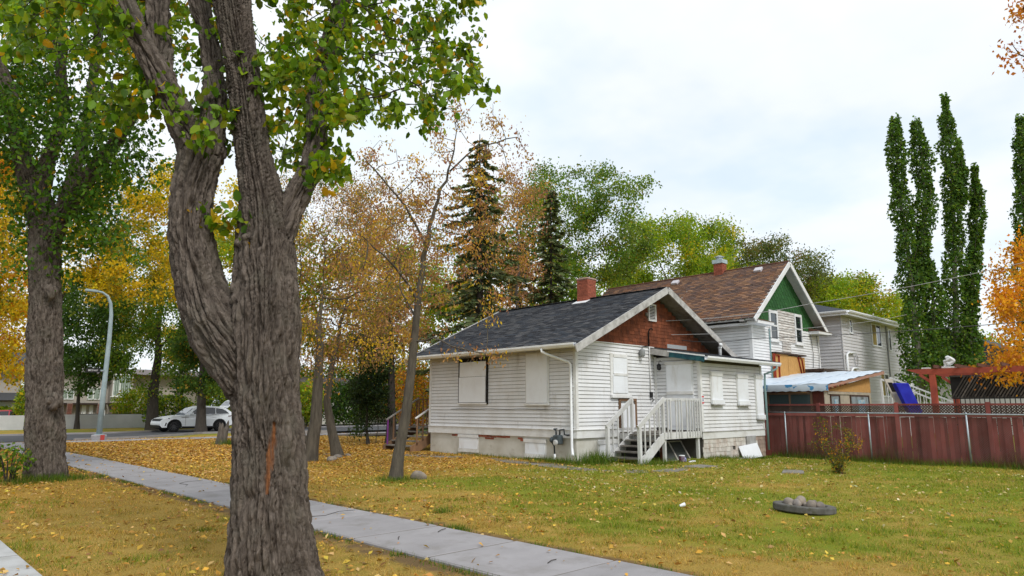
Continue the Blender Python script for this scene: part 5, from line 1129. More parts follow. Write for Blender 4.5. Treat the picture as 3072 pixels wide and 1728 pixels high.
def fast_mesh(name, V, F, mat, cols=None, smooth=False):
    V = np.asarray(V, np.float32); me = bpy.data.meshes.new(name); me.vertices.add(len(V)); me.vertices.foreach_set('co', V.ravel())
    F = np.asarray(F, np.int32); k = F.shape[1]; me.loops.add(F.size); me.loops.foreach_set('vertex_index', F.ravel())
    me.polygons.add(len(F)); me.polygons.foreach_set('loop_start', np.arange(0, F.size, k, dtype=np.int32)); me.polygons.foreach_set('loop_total', np.full(len(F), k, np.int32))
    if smooth: me.polygons.foreach_set('use_smooth', np.ones(len(F), bool))
    me.materials.append(mat)
    if cols is not None:
        a = me.color_attributes.new('Col', 'FLOAT_COLOR', 'POINT'); c = np.ones((len(V), 4), np.float32); c[:, :3] = cols; a.data.foreach_set('color', c.ravel())
    me.update(calc_edges=True); return me

LEAF = leaf_mat('leaf', .5); LEAFN = leaf_mat('leaf_near', .5, .45); NEEDLE = leaf_mat('needle', .12, .7); DRYLEAF = leaf_mat('fallen_leaf', .10, .8)
def unit(v): return v / np.maximum(np.linalg.norm(v, axis=1, keepdims=True), 1e-9)
def leaf_geo(pos, size, cols, r, shape='quad', droop=.5, aspect=.62):
    n = len(pos); a = r.normal(size=(n, 3)); a[:, 2] -= droop * 1.6; a = unit(a)
    b = unit(np.cross(a, r.normal(size=(n, 3)))); c = np.cross(a, b); s = size[:, None]; w_ = s * aspect * .5
    if shape == 'quad':
        V = np.stack([pos, pos + a * s * .45 + b * w_ + c * s * .06, pos + a * s, pos + a * s * .5 - b * w_ + c * s * .06], 1)
        F = np.arange(n * 4).reshape(n, 4); m = 4
    else:
        V = np.stack([pos, pos + a * s * .28 + b * w_ + c * s * .07, pos + a * s * .68 + b * w_ * .85 + c * s * .05, pos + a * s - c * s * .05, pos + a * s * .68 - b * w_ * .85 + c * s * .05, pos + a * s * .28 - b * w_ + c * s * .07], 1)
        i = np.arange(n)[:, None] * 6; F = np.concatenate([i + [0, 1, 2, 3], i + [0, 3, 4, 5]]); m = 6
    return V.reshape(-1, 3), F, np.repeat(cols, m, 0)
def pick_cols(pal, n, r, jit=.22):
    C = np.array([p[0] for p in pal]); W_ = np.array([p[1] for p in pal], float); W_ /= W_.sum()
    c = C[r.choice(len(C), n, p=W_)]; return np.clip(c * (1 + r.normal(0, jit, (n, 1))) * (1 + r.normal(0, .06, (n, 3))), .004, 1)

def colonize(P0, par0, A, step, kill, r, iters=90, up=.0, jitter=.18, infl=1e9):
    P = np.array(P0, float); par = list(par0); A = np.array(A, float)
    d = np.linalg.norm(A[:, None] - P[None], axis=2) if len(A) * len(P) < 4e6 else None
    near_ = d.argmin(1); nd = d.min(1); alive = nd > kill; seen = set()
    for it in range(iters):
        if not alive.any(): break
        ia = np.nonzero(alive & (nd < infl))[0]
        if len(ia) == 0: break
        dirs = unit(A[ia] - P[near_[ia]]); acc = np.zeros_like(P); np.add.at(acc, near_[ia], dirs)
        src = np.unique(near_[ia]); dv = unit(acc[src] + r.normal(0, jitter, (len(src), 3)) + [0, 0, up]); newp = P[src] + dv * step
        ok = [k for k in range(len(src)) if (src[k], tuple(np.round(newp[k], 1))) not in seen]
        if not ok: break
        for k in ok: seen.add((src[k], tuple(np.round(newp[k], 1))))
        n0 = len(P); newp = newp[ok]; P = np.concatenate([P, newp]); par += list(src[ok])
        al = np.nonzero(alive)[0]; dd = np.linalg.norm(A[al][:, None] - newp[None], axis=2); j = dd.argmin(1); dm = dd[np.arange(len(al)), j]
        better = dm < nd[al]; nd[al[better]] = dm[better]; near_[al[better]] = n0 + j[better]
        alive &= nd > kill
    return P, np.array(par)

def chains_mesh(P, par, rad, lo, name, mat, org, sides=5, only=None):
    """tubes along the skeleton, one run per branch"""
    n = len(P); kids = [[] for _ in range(n)]
    for i in range(n):
        if par[i] >= 0: kids[par[i]].append(i)
    V, F = [], []; start = [i for i in range(n) if par[i] < 0]
    starts = [(None, s_) for s_ in start]
    while starts:
        p0, s_ = starts.pop(); run = ([p0] if p0 is not None else []) + [s_]; cur = s_
        while kids[cur]:
            ks = sorted(kids[cur], key=lambda q: -rad[q]); 
            for q in ks[1:]: starts.append((cur, q))
            cur = ks[0]; run.append(cur)
        run = [q for q in run if rad[q] >= lo or q == run[0]]
        if len(run) < 2: continue
        if only is not None and not only(run): continue
        pts = P[run]; rr = rad[run].copy()
        if p0 is not None: rr[0] = min(rr[0], rr[1] * 1.15)
        t = np.gradient(pts, axis=0); t = unit(t); ns = 8 if rr.max() > .09 else (sides if rr.max() > .02 else 3)
        a = np.cross(t[0], [.31, .52, .79]); a /= max(np.linalg.norm(a), 1e-6); ang = np.arange(ns) * 2 * np.pi / ns; b0 = len(V)
        for k in range(len(run)):
            a = a - t[k] * a.dot(t[k]); a /= max(np.linalg.norm(a), 1e-6); b = np.cross(t[k], a)
            V.extend(pts[k] + (np.cos(ang)[:, None] * a + np.sin(ang)[:, None] * b) * rr[k])
        for k in range(len(run) - 1):
            for q in range(ns):
                q2 = (q + 1) % ns; F.append((b0 + k * ns + q, b0 + k * ns + q2, b0 + (k + 1) * ns + q2, b0 + (k + 1) * ns + q))
    if not F: return None
    return fast_mesh(name, np.array(V) - np.array(org), F, mat, smooth=True)

def bark(name, c1, c2, moss=None):
    return MAT(name, c1, c2, 6, .35, .7, .95, (2.5, 2.5, .5), bump=.8, bsc=14, bstretch=(3, 3, .6), dirt=moss, dsc=2.0, dlo=.6, dhi=.8)
BARK_G = bark('grey_bark', (.135, .115, .095), (.07, .058, .048)); BARK_D = bark('dark_bark', (.065, .055, .047), (.035, .03, .026)); BARK_M = bark('maple_bark', (.115, .098, .075), (.055, .047, .037), (.085, .09, .045))

def subdivide(pts, step):
    out = [np.array(pts[0], float)]
    for a, b in zip(pts[:-1], pts[1:]):
        a, b = np.array(a, float), np.array(b, float); n = max(1, int(round(np.linalg.norm(b - a) / step)))
        out += [a + (b - a) * (k + 1) / n for k in range(n)]
    return out
def ell(c, r_, n, g, hollow=.35):
    d = unit(g.normal(size=(n, 3))); q = (hollow + (1 - hollow) * g.random((n, 1))) ** .6
    return np.array(c) + d * np.array(r_) * q
G_GREEN = [((.12, .215, .024), 5), ((.175, .26, .032), 4), ((.08, .15, .02), 3), ((.26, .28, .03), 1.4), ((.42, .30, .02), .5)]
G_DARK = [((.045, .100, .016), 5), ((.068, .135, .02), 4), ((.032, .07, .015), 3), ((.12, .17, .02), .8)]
G_YG = [((.22, .32, .018), 5), ((.29, .36, .022), 4), ((.15, .25, .02), 3), ((.46, .40, .02), 1.2)]
G_YEL = [((.56, .40, .014), 5), ((.64, .48, .02), 4), ((.42, .29, .014), 3), ((.24, .25, .02), 2.2), ((.12, .17, .02), 1)]
G_ORG = [((.58, .26, .014), 5), ((.64, .34, .02), 4), ((.46, .17, .014), 3), ((.36, .20, .02), 1)]
G_BRN = [((.34, .19, .07), 4), ((.40, .24, .08), 3), ((.26, .14, .07), 3), ((.50, .34, .03), 2.4), ((.20, .20, .02), 1.2)]

def tree(name, label, trunk, R0, ells, pal, leaf, nleaf, step=.5, kill=None, seed=1, tip=.006, spread=.25, barkm=None, shape='quad', droop=.5, cat='tree', group=None, up=.02, clump=.5, aspect=.62, lo=.004, mat=None, stems=None, flare=1.45, jitter=.18, tipn=4, boxes=None):
    g_ = np.random.default_rng(seed); kill = kill or step * 1.1; nleaf = int(nleaf * (1.75 if name != 'distant_tree' else 1.3))
    base = np.array(trunk[0], float)
    th_ = thing(name, tuple(base), label, cat, group)
    T = subdivide(trunk, step); P0 = list(T); par0 = [-1] + list(range(len(T) - 1))
    for s_ in (stems or []):
        q = subdivide(s_, step); n0 = len(P0); P0 += q; par0 += [int(np.linalg.norm(np.array(T) - q[0], axis=1).argmin())] + list(range(n0, n0 + len(q) - 1))
    A = np.concatenate([ell(c, r_, n, g_) for c, r_, n in ells] + ([region(boxes, g_)] if boxes else [])); A = A[A[:, 2] > base[2] + .3]
    P, par = colonize(P0, par0, A, step, kill, g_, up=up, jitter=jitter)
    n = len(P); tips = np.zeros(n); haskid = np.zeros(n, bool); haskid[par[par >= 0]] = True; tips[~haskid] = 1
    for i in range(n - 1, -1, -1):
        if par[i] >= 0 and par[i] < i: tips[par[i]] += tips[i]
    p_ = math.log(R0 / tip) / math.log(max(tips.max(), 2)); rad = tip * np.maximum(tips, 1) ** p_
    tf = np.linspace(0, 1, len(T)); rad[:len(T)] = np.maximum(np.minimum(rad[:len(T)], R0 * (1 - .92 * tf ** 1.15)), tip * 2)
    for i in range(len(T), n):
        if par[i] >= 0: rad[i] = min(rad[i], rad[par[i]] * .92)
    hgt = P[:, 2] - base[2]; rad = rad * (1 + (flare - 1) * np.exp(-np.maximum(hgt, 0) / .35) * (rad > R0 * .45))
    P = P + (g_.normal(0, step * .07, P.shape)) * (rad < R0 * .5)[:, None]
    bm_ = barkm or BARK_G
    me = chains_mesh(P, par, rad, max(lo, .0), 'trunk', bm_, base, only=lambda run: rad[run].max() > R0 * .30); add('trunk', me, th_, tuple(base))
    me = chains_mesh(P, par, rad, lo, 'branches', bm_, base, only=lambda run: rad[run].max() <= R0 * .30)
    if me: add('branches', me, th_, tuple(base))['kind'] = 'stuff'
    cand = np.nonzero((tips <= tipn) & (np.arange(n) >= len(T)))[0]
    if len(cand) == 0: cand = np.arange(n)
    wgt = g_.gamma(1.0 / max(clump, .05), 1, len(cand)); wgt /= wgt.sum(); idx = cand[g_.choice(len(cand), nleaf, p=wgt)]
    pos = P[idx] + g_.normal(0, spread, (nleaf, 3)) * [1, 1, .8]
    pc = pick_cols(pal, n, g_, .15); lc = pick_cols(pal, nleaf, g_, .2); k = (g_.random((nleaf, 1)) < .55); cols = np.where(k, pc[idx] * (1 + g_.normal(0, .12, (nleaf, 1))), lc).clip(.004, 1)
    size = leaf * g_.uniform(.65, 1.3, nleaf)
    V, F, C_ = leaf_geo(pos - base, size, cols, g_, shape, droop, aspect)
    o = add('foliage', fast_mesh('foliage', V, F, mat or LEAF, C_), th_, tuple(base)); o['kind'] = 'stuff'
    return th_

# --- the two boulevard elms: limbs given as rows of (x, y, width, distance ahead) and merged into one bark surface
def limb(rows):
    P, Rr = [], []
    for x, y, w_, Yd in rows:
        p = atD(x, y, Yd); dep = (p - CAM).dot(FWD * math.cos(PITCH) + Vector((0, 0, math.sin(PITCH)))); P.append(np.array(p)); Rr.append(w_ * K / 2048 * dep / 2)
    return np.array(P), np.array(Rr)
def smooth_limb(P, R, step):
    d = np.concatenate([[0], np.cumsum(np.linalg.norm(np.diff(P, axis=0), axis=1))]); n = max(3, int(d[-1] / step)); s = np.linspace(0, d[-1], n)
    Q = np.stack([np.interp(s, d, P[:, k]) for k in range(3)], 1); q = np.interp(s, d, R)
    for _ in range(3):
        Q[1:-1] = (Q[:-2] + 2 * Q[1:-1] + Q[2:]) / 4; q[1:-1] = (q[:-2] + 2 * q[1:-1] + q[2:]) / 4
    return Q, q, s
def bark_tree_material(name, c1, c2, c3):
    m, t, b, out = new_mat(name)
    at_ = t.nodes.new('ShaderNodeAttribute'); at_.attribute_name = 'bk'
    mp = t.nodes.new('ShaderNodeMapping'); mp.inputs['Scale'].default_value = (1, 1, .24); t.links.new(at_.outputs['Vector'], mp.inputs['Vector'])
    n1 = noise_n(t, mp.outputs[0], 26, 6, .7, .6); n2 = noise_n(t, at_.outputs['Vector'], 2.6, 5, .6); n3 = noise_n(t, mp.outputs[0], 75, 4, .7)
    c = mix_n(t, ramp_n(t, n1, [(.35, (0, 0, 0)), (.66, (1, 1, 1))]), c2, c1)
    c = mix_n(t, ramp_n(t, n2, [(.48, (0, 0, 0)), (.72, (.8, .8, .8))]), c, c3)
    c = mix_n(t, 1.0, c, ramp_n(t, n3, [(.3, (.72, .72, .72)), (.7, (1.2, 1.2, 1.2))]), 'MULTIPLY')
    sc = t.nodes.new('ShaderNodeAttribute'); sc.attribute_name = 'Col'; sp = t.nodes.new('ShaderNodeSeparateColor'); t.links.new(sc.outputs['Color'], sp.inputs[0])
    raw = mix_n(t, ramp_n(t, n1, [(.3, (0, 0, 0)), (.7, (1, 1, 1))]), (.36, .15, .055), (.15, .06, .03))
    c = mix_n(t, sp.outputs[0], c, raw)
    t.links.new(c, b.inputs['Base Color']); b.inputs['Roughness'].default_value = .95; b.inputs['Specular IOR Level'].default_value = .15
    bn = t.nodes.new('ShaderNodeBump'); bn.inputs['Strength'].default_value = 1.0; bn.inputs['Distance'].default_value = .03
    t.links.new(n1, bn.inputs['Height']); bn2 = t.nodes.new('ShaderNodeBump'); bn2.inputs['Strength'].default_value = .8; bn2.inputs['Distance'].default_value = .01
    t.links.new(n3, bn2.inputs['Height']); t.links.new(bn.outputs[0], bn2.inputs['Normal']); t.links.new(bn2.outputs[0], b.inputs['Normal'])
    return m
ELMB = bark_tree_material('elm_bark', (.205, .168, .138), (.052, .040, .032), (.145, .128, .10))
from mathutils.kdtree import KDTree
def limb_body(name, limbs, voxel, parent, depth, knobs=(), scars=(), freq=1.0):
    org = np.array(ORG[parent]); m = MB(); LS = []
    for rows in limbs:
        P, R = limb(rows) if not isinstance(rows, tuple) else rows
        Q, q, s = smooth_limb(P, R, .06); LS.append((Q, q, s)); m.tube([Vector(x) for x in Q], list(q), 20)
    for c, r_ in knobs:
        bm = bmesh.new(); bmesh.ops.create_icosphere(bm, subdivisions=3, radius=1); n0 = len(m.v)
        m.v += [tuple(Vector(c) + Vector((v_.co.x * r_[0], v_.co.y * r_[1], v_.co.z * r_[2]))) for v_ in bm.verts]; m.f += [tuple(n0 + v_.index for v_ in f_.verts) for f_ in bm.faces]; bm.free()
    me = bpy.data.meshes.new('t'); me.from_pydata(m.v, [], m.f); ob = bpy.data.objects.new('t', me); COL.objects.link(ob)
    rm = ob.modifiers.new('r', 'REMESH'); rm.mode = 'VOXEL'; rm.voxel_size = voxel; rm.adaptivity = 0
    sm = ob.modifiers.new('s', 'SMOOTH'); sm.iterations = max(4, int(.09 / voxel)); sm.factor = .5
    dg = bpy.context.evaluated_depsgraph_get(); ev = ob.evaluated_get(dg); em = ev.to_mesh()
    nv = len(em.vertices); V = np.empty(nv * 3, np.float32); em.vertices.foreach_get('co', V); V = V.reshape(-1, 3).astype(float)
    Nn = np.empty(nv * 3, np.float32); em.vertices.foreach_get('normal', Nn); Nn = Nn.reshape(-1, 3).astype(float)
    nf = len(em.polygons); lt_ = np.empty(len(em.loops), np.int32); em.loops.foreach_get('vertex_index', lt_); tot = np.empty(nf, np.int32); em.polygons.foreach_get('loop_total', tot)
    ev.to_mesh_clear(); bpy.data.objects.remove(ob); bpy.data.meshes.remove(me)
    # bark coordinates: across and along the nearest limb
    AQ = np.concatenate([l[0] for l in LS]); Aq = np.concatenate([l[1] for l in LS]); As = np.concatenate([l[2] for l in LS]); Ai = np.concatenate([np.full(len(l[1]), k) for k, l in enumerate(LS)])
    best = np.full(nv, 1e9); bi = np.zeros(nv, int)
    for k in range(0, len(AQ), 40):
        d = np.linalg.norm(V[:, None] - AQ[None, k:k + 40], axis=2) - Aq[None, k:k + 40]; j = d.argmin(1); dm = d[np.arange(nv), j]; w_ = dm < best; best[w_] = dm[w_]; bi[w_] = k + j[w_]
    T = np.concatenate([unit(np.gradient(l[0], axis=0)) for l in LS])[bi]; rel = V - AQ[bi]; along = (rel * T).sum(1); radv = unit(rel - T * along[:, None])
    rr = Aq[bi]; ref = np.array([.40 if k == 0 else np.median(l[1]) * 1.1 for k, l in enumerate(LS)])[Ai[bi]]; BC = radv * np.maximum(ref, .12)[:, None] ; S_ = As[bi] + along; off = Ai[bi] * 7.3
    # axes: two across (in the limb's own plane), one along
    ux = unit(np.cross(T, np.array([[.2, .93, .1]]))); uy = np.cross(T, ux)
    bc = np.stack([(BC * ux).sum(1), (BC * uy).sum(1), S_ + off], 1)
    fq = freq; q = bc.copy(); wa = .026 / fq
    q[:, 0] += perlin(bc * [4, 4, 1.7]) * wa; q[:, 1] += perlin(bc * [4, 4, 1.7] + 31.7) * wa
    n1 = perlin(q * [17 * fq, 17 * fq, 1.35 * fq]); n2 = perlin(q * [36 * fq, 36 * fq, 3.4 * fq] + 9.1); n3 = perlin(q * [24 * fq, 24 * fq, 5 * fq] + 3.3); n4 = perlin(q * [2.0, 2.0, 1.3] + 5.5)
    n5 = perlin(q * [64 * fq, 64 * fq, 9 * fq] + 17.7); n6 = perlin(bc * [12 * fq, 12 * fq, 7 * fq] + 23.1)
    fur = np.exp(-(n1 / .14) ** 2); fur2 = np.exp(-(n2 / .15) ** 2); crk = np.exp(-(n6 / .06) ** 2) * (1 - fur)
    dis = -depth * 1.05 * fur - depth * .55 * fur2 - depth * .22 * crk + depth * .4 * np.abs(n1) + depth * .26 * n3 * (1 - fur) + depth * .36 * n5 + depth * .5 * n4 + depth * .2
    col = np.zeros((nv, 3))
    for c, half_w, half_h, ax in scars:
        c = np.array(c); r_ = V - c; ha = (r_ * np.array(RGT)).sum(1); hz = r_[:, 2]; front = (Nn * np.array(-FWD)).sum(1) > .2
        e_ = np.clip(1.25 - np.abs(ha - .006 * np.sin(hz * 9)) / (half_w * (1 - .55 * np.clip(np.abs(hz / half_h), 0, 1))) , 0, 1) * (np.abs(hz) < half_h) * front
        e_ = np.clip(e_ * 1.5 - .15 + n2 * 1.1 + n3 * .7, 0, 1) * (e_ > 0); col[:, 0] = np.maximum(col[:, 0], e_); dis = dis * (1 - e_ * .7) - e_ * .028
    fade = np.clip(rr / .12, .25, 1); V = V + Nn * (dis * fade)[:, None]
    me = bpy.data.meshes.new(name); me.vertices.add(nv); me.vertices.foreach_set('co', (V - org).astype(np.float32).ravel()); me.loops.add(len(lt_)); me.loops.foreach_set('vertex_index', lt_)
    st_ = np.concatenate([[0], np.cumsum(tot)[:-1]]).astype(np.int32); me.polygons.add(nf); me.polygons.foreach_set('loop_start', st_); me.polygons.foreach_set('loop_total', tot); me.polygons.foreach_set('use_smooth', np.ones(nf, bool)); me.materials.append(ELMB)
    a = me.attributes.new('bk', 'FLOAT_VECTOR', 'POINT'); a.data.foreach_set('vector', bc.astype(np.float32).ravel())
    a = me.color_attributes.new('Col', 'FLOAT_COLOR', 'POINT'); cc = np.ones((nv, 4), np.float32); cc[:, :3] = col; a.data.foreach_set('color', cc.ravel()); me.update(calc_edges=True)
    o = bpy.data.objects.new(name, me); COL.objects.link(o); o.parent = parent; ORG[o] = ORG[parent].copy()
    return o, LS

def region(boxes, g_):
    out = []
    for x0, x1, y0, y1, Y0, Y1, n in boxes:
        for _ in range(n): out.append(atD(g_.uniform(x0, x1), g_.uniform(y0, y1), g_.uniform(Y0, Y1)))
    return np.array([tuple(p) for p in out])
def crown_on(parent, LS, A, step, kill, seed, tip, maxr, leaf, nleaf, spread, pal, shape, droop, mat, nparts=0, lo=.003, barkm=None, tipn=3, extra=None, clump=.5, infl=1e9):
    g_ = np.random.default_rng(seed); org = np.array(ORG[parent]); P0, par0, fixed = [], [], []
    for Q, q, s in LS:
        k = max(1, int(step / .06)); Q2 = Q[::k]; n0 = len(P0); P0 += list(Q2); par0 += [-1] + list(range(n0, n0 + len(Q2) - 1)); fixed += list(q[::k])
    nf_ = len(P0); P, par = colonize(P0, par0, A, step, kill, g_, up=.0, jitter=.22, infl=infl)
    n = len(P); tips = np.zeros(n); hk = np.zeros(n, bool); hk[par[par >= 0]] = True; tips[~hk] = 1
    for i in range(n - 1, nf_ - 1, -1):
        if par[i] >= nf_: tips[par[i]] += tips[i]
    rad = np.minimum(tip * np.maximum(tips, 1) ** .52, maxr); rad[:nf_] = np.array(fixed)
    # grown runs only
    P2 = P.copy(); P2[nf_:] += g_.normal(0, step * .08, (n - nf_, 3)); par2 = par.copy(); rad2 = rad.copy()
    sub = np.arange(nf_, n); remap = {int(o_): i for i, o_ in enumerate(sub)}; roots = {}
    PP, pr, rd = [P2[i] for i in sub], [remap.get(int(par[i]), -2) for i in sub], [rad[i] for i in sub]
    for i, o_ in enumerate(sub):
        if pr[i] == -2: PP.append(P2[par[o_]]); pr.append(-1); rd.append(rad[o_]); pr[i] = len(PP) - 1
    me = chains_mesh(np.array(PP), np.array(pr), np.array(rd), lo, 'branches', barkm or BARK_D, org)
    if me: add('branches', me, parent, tuple(org))['kind'] = 'stuff'
    cand = np.nonzero((tips <= tipn) & (np.arange(n) >= nf_))[0]; wgt = g_.gamma(1 / max(clump, .05), 1, len(cand)); wgt /= wgt.sum()
    idx = cand[g_.choice(len(cand), nleaf, p=wgt)]; pos = P2[idx] + g_.normal(0, spread, (nleaf, 3))
    if extra is not None: pos = np.concatenate([pos, extra]); 
    N_ = len(pos); cols = pick_cols(pal, N_, g_, .22); size = leaf * g_.uniform(.45, 1.3, N_)
    order = np.argsort(np.linalg.norm(pos - np.array(CAM), axis=1)) if nparts else np.arange(N_)
    pos, size, cols = pos[order], size[order], cols[order]
    if nparts:
        inview = []
        for i in range(min(N_, 6000)):
            v_ = Vector(pos[i]) - CAM; dep = v_.dot(FWD); a_ = v_.dot(RGT) / max(dep, .1)
            if dep > 1 and -.72 < a_ < .5 and v_.z / dep < .62: inview.append(i)
            if len(inview) >= nparts: break
        vm = [fast_mesh('leaf', *leaf_geo(np.zeros((1, 3)), np.array([1.0]), np.array([c]), np.random.default_rng(i), 'leaf', 0, .66)[:2], mat, np.repeat(np.array([c]), 6, 0)) for i, c in enumerate(pick_cols(pal, 12, g_, .2))]
        for i in inview: add('leaf', vm[i % 12], parent, tuple(pos[i]), tuple(g_.uniform(-1.2, 1.2, 3) + [0, 0, g_.uniform(0, 6)]), (size[i],) * 3)
        keep = np.ones(N_, bool); keep[inview] = False; pos, size, cols = pos[keep], size[keep], cols[keep]
    V, F, C_ = leaf_geo(pos - org, size, cols, g_, shape, droop, .64)
    o = add('foliage', fast_mesh('foliage', V, F, mat, C_), parent, tuple(org)); o['kind'] = 'stuff'

b1 = atD(688, 1480, 6.5)
elm = thing('boulevard_elm', (b1.x, b1.y, 0), 'huge forked elm with furrowed bark and torn scar in the foreground', 'tree')
Yt = 6.5
L_tr = [(690, 1530, 300, Yt), (690, 1490, 246, Yt), (688, 1449, 220, Yt), (685, 1350, 196, Yt), (681, 1250, 180, Yt), (677, 1150, 166, Yt), (671, 1050, 160, Yt), (668, 960, 164, Yt), (666, 880, 170, Yt), (669, 800, 164, Yt), (670, 740, 150, Yt), (668, 690, 142, Yt), (668, 640, 138, Yt), (668, 580, 122, Yt), (658, 500, 98, Yt), (642, 420, 84, Yt), (628, 320, 78, Yt), (615, 220, 76, Yt), (600, 110, 76, Yt), (583, 0, 80, Yt), (560, -150, 80, 6.6), (540, -330, 66, 6.8), (530, -520, 50, 7.0)]
L_le = [(640, 985, 110, Yt), (600, 905, 140, 6.48), (558, 842, 146, 6.46), (526, 785, 136, 6.44), (501, 720, 114, 6.42), (484, 640, 104, 6.4), (475, 560, 99, 6.4), (482, 480, 99, 6.42), (500, 410, 100, 6.45), (508, 370, 96, 6.45)]
L_l1 = [(506, 395, 92, 6.45), (466, 318, 70, 6.4), (426, 248, 64, 6.35), (384, 165, 58, 6.3), (343, 80, 53, 6.3), (313, 0, 46, 6.3), (290, -100, 46, 6.3), (250, -240, 36, 6.4)]
L_l2 = [(522, 390, 84, 6.5), (536, 310, 60, 6.6), (540, 220, 52, 6.75), (533, 130, 48, 6.9), (516, 60, 45, 7.0), (500, 0, 48, 7.1), (485, -100, 42, 7.2), (470, -260, 34, 7.3)]
L_l3 = [(428, 262, 56, 6.5), (408, 190, 56, 6.75), (398, 100, 56, 6.95), (396, 0, 52, 7.1), (402, -120, 42, 7.2), (412, -260, 34, 7.3)]
L_r = [(694, 620, 76, Yt), (720, 548, 68, 6.55), (749, 490, 63, 6.65), (780, 428, 56, 6.8), (799, 355, 48, 7.0), (796, 280, 44, 7.15), (793, 215, 42, 7.3), (813, 150, 42, 7.4), (842, 75, 40, 7.5), (860, 0, 38, 7.6), (885, -130, 42, 7.8), (920, -300, 32, 8.0)]
kn = []
def knob(x, y, Yd, r_): kn.append((atD(x, y, Yd), r_))
knob(742, 812, 6.5, (.06, .07, .10)); knob(612, 615, 6.33, (.07, .07, .05)); knob(640, 600, 6.3, (.10, .06, .035)); knob(602, 725, 6.35, (.055, .06, .09)); knob(598, 752, 6.30, (.05, .05, .06)); knob(495, 735, 6.25, (.05, .05, .04)); knob(468, 775, 6.3, (.03, .05, .05)); knob(520, 800, 6.22, (.06, .06, .09)); knob(627, 215, 6.38, (.04, .05, .05))
tb_, LS1 = limb_body('trunk', [L_tr, L_le, L_l1, L_l2, L_l3, L_r], .0100, elm, .042, kn, [(tuple(atD(683, 1150, 6.25)), .036, .31, 0)], 1.0)
gA = np.random.default_rng(31)
A1 = region([(700, 960, -120, 290, 6.8, 9.2, 210), (860, 1110, -120, 325, 6.8, 9.4, 260), (1060, 1235, -120, 245, 6.8, 9.0, 110), (640, 860, 90, 460, 7.0, 8.6, 130), (740, 880, 280, 460, 6.3, 7.4, 60), (750, 900, 60, 300, 6.2, 7.0, 60), (230, 560, 140, 320, 5.9, 7.2, 80), (0, 560, -180, 150, 6.3, 9.6, 190), (0, 260, -150, 80, 5.6, 8, 60), (640, 1100, -420, -120, 6.5, 10, 70), (-100, 560, -420, -180, 6.5, 10, 50), (500, 590, 515, 605, 6.2, 6.5, 16), (478, 555, 535, 552, 6.2, 6.4, 8)], gA)
E_GREEN = [((.125, .23, .012), 5), ((.19, .29, .015), 4), ((.066, .14, .009), 2.6), ((.25, .28, .014), 1.4), ((.52, .32, .012), .8)]
crown_on(elm, LS1, A1, .15, .165, 41, .0035, .035, .10, 15500, .06, E_GREEN, 'leaf', .75, LEAFN, nparts=280, tipn=3)

b2 = atD(115, 1207, 16.0)
elm2 = thing('boulevard_elm', (b2.x, b2.y, 0), 'leafy elm with straight trunk beside the pavement at left', 'tree')
Y2 = 16.0
M_ = [[(116, 1240, 112, Y2), (116, 1205, 94, Y2), (115, 1150, 86, Y2), (113, 1000, 80, Y2), (112, 850, 74, Y2), (113, 720, 68, Y2), (112, 620, 68, Y2), (110, 560, 60, Y2), (104, 480, 40, Y2), (122, 400, 34, Y2), (148, 330, 28, Y2), (158, 250, 26, 16.2), (150, 150, 24, 16.4), (140, 40, 22, 16.6), (130, -120, 16, 16.8)],
      [(105, 590, 46, Y2), (80, 500, 46, 15.9), (58, 410, 44, 15.8), (45, 330, 40, 15.8), (20, 230, 34, 15.7), (-5, 160, 30, 15.6), (-40, 40, 22, 15.6)],
      [(122, 610, 54, Y2), (160, 535, 44, 15.9), (202, 470, 39, 15.7), (252, 408, 34, 15.6), (302, 338, 28, 15.5), (340, 285, 24, 15.4), (380, 200, 18, 15.3)],
      [(150, 545, 34, 16.1), (176, 470, 30, 16.3), (200, 390, 27, 16.5), (222, 300, 24, 16.7), (236, 180, 22, 16.9), (250, 70, 20, 17.1), (262, -80, 16, 17.3)]]
tb2, LS2 = limb_body('trunk', M_, .024, elm2, .05, [(atD(128, 735, 15.7), (.16, .16, .2)), (atD(140, 1010, 15.7), (.15, .15, .2))], [], .75)
A2 = region([(0, 430, -160, 200, 13.6, 18.5, 170), (-60, 330, 200, 420, 14, 18, 150), (20, 330, 400, 640, 15, 17.6, 90), (60, 190, 560, 700, 15.6, 16.6, 22), (-260, 0, -100, 420, 14, 18, 60), (-150, 430, -480, -160, 14, 18.5, 90), (200, 440, 330, 460, 15, 17, 26)], gA)
crown_on(elm2, LS2, A2, .38, .4, 43, .006, .07, .13, 42000, .25, [((.062, .145, .012), 5), ((.095, .195, .015), 4), ((.038, .09, .01), 3), ((.16, .235, .018), 1.2), ((.40, .25, .012), .3)], 'quad', .6, LEAF, tipn=4)
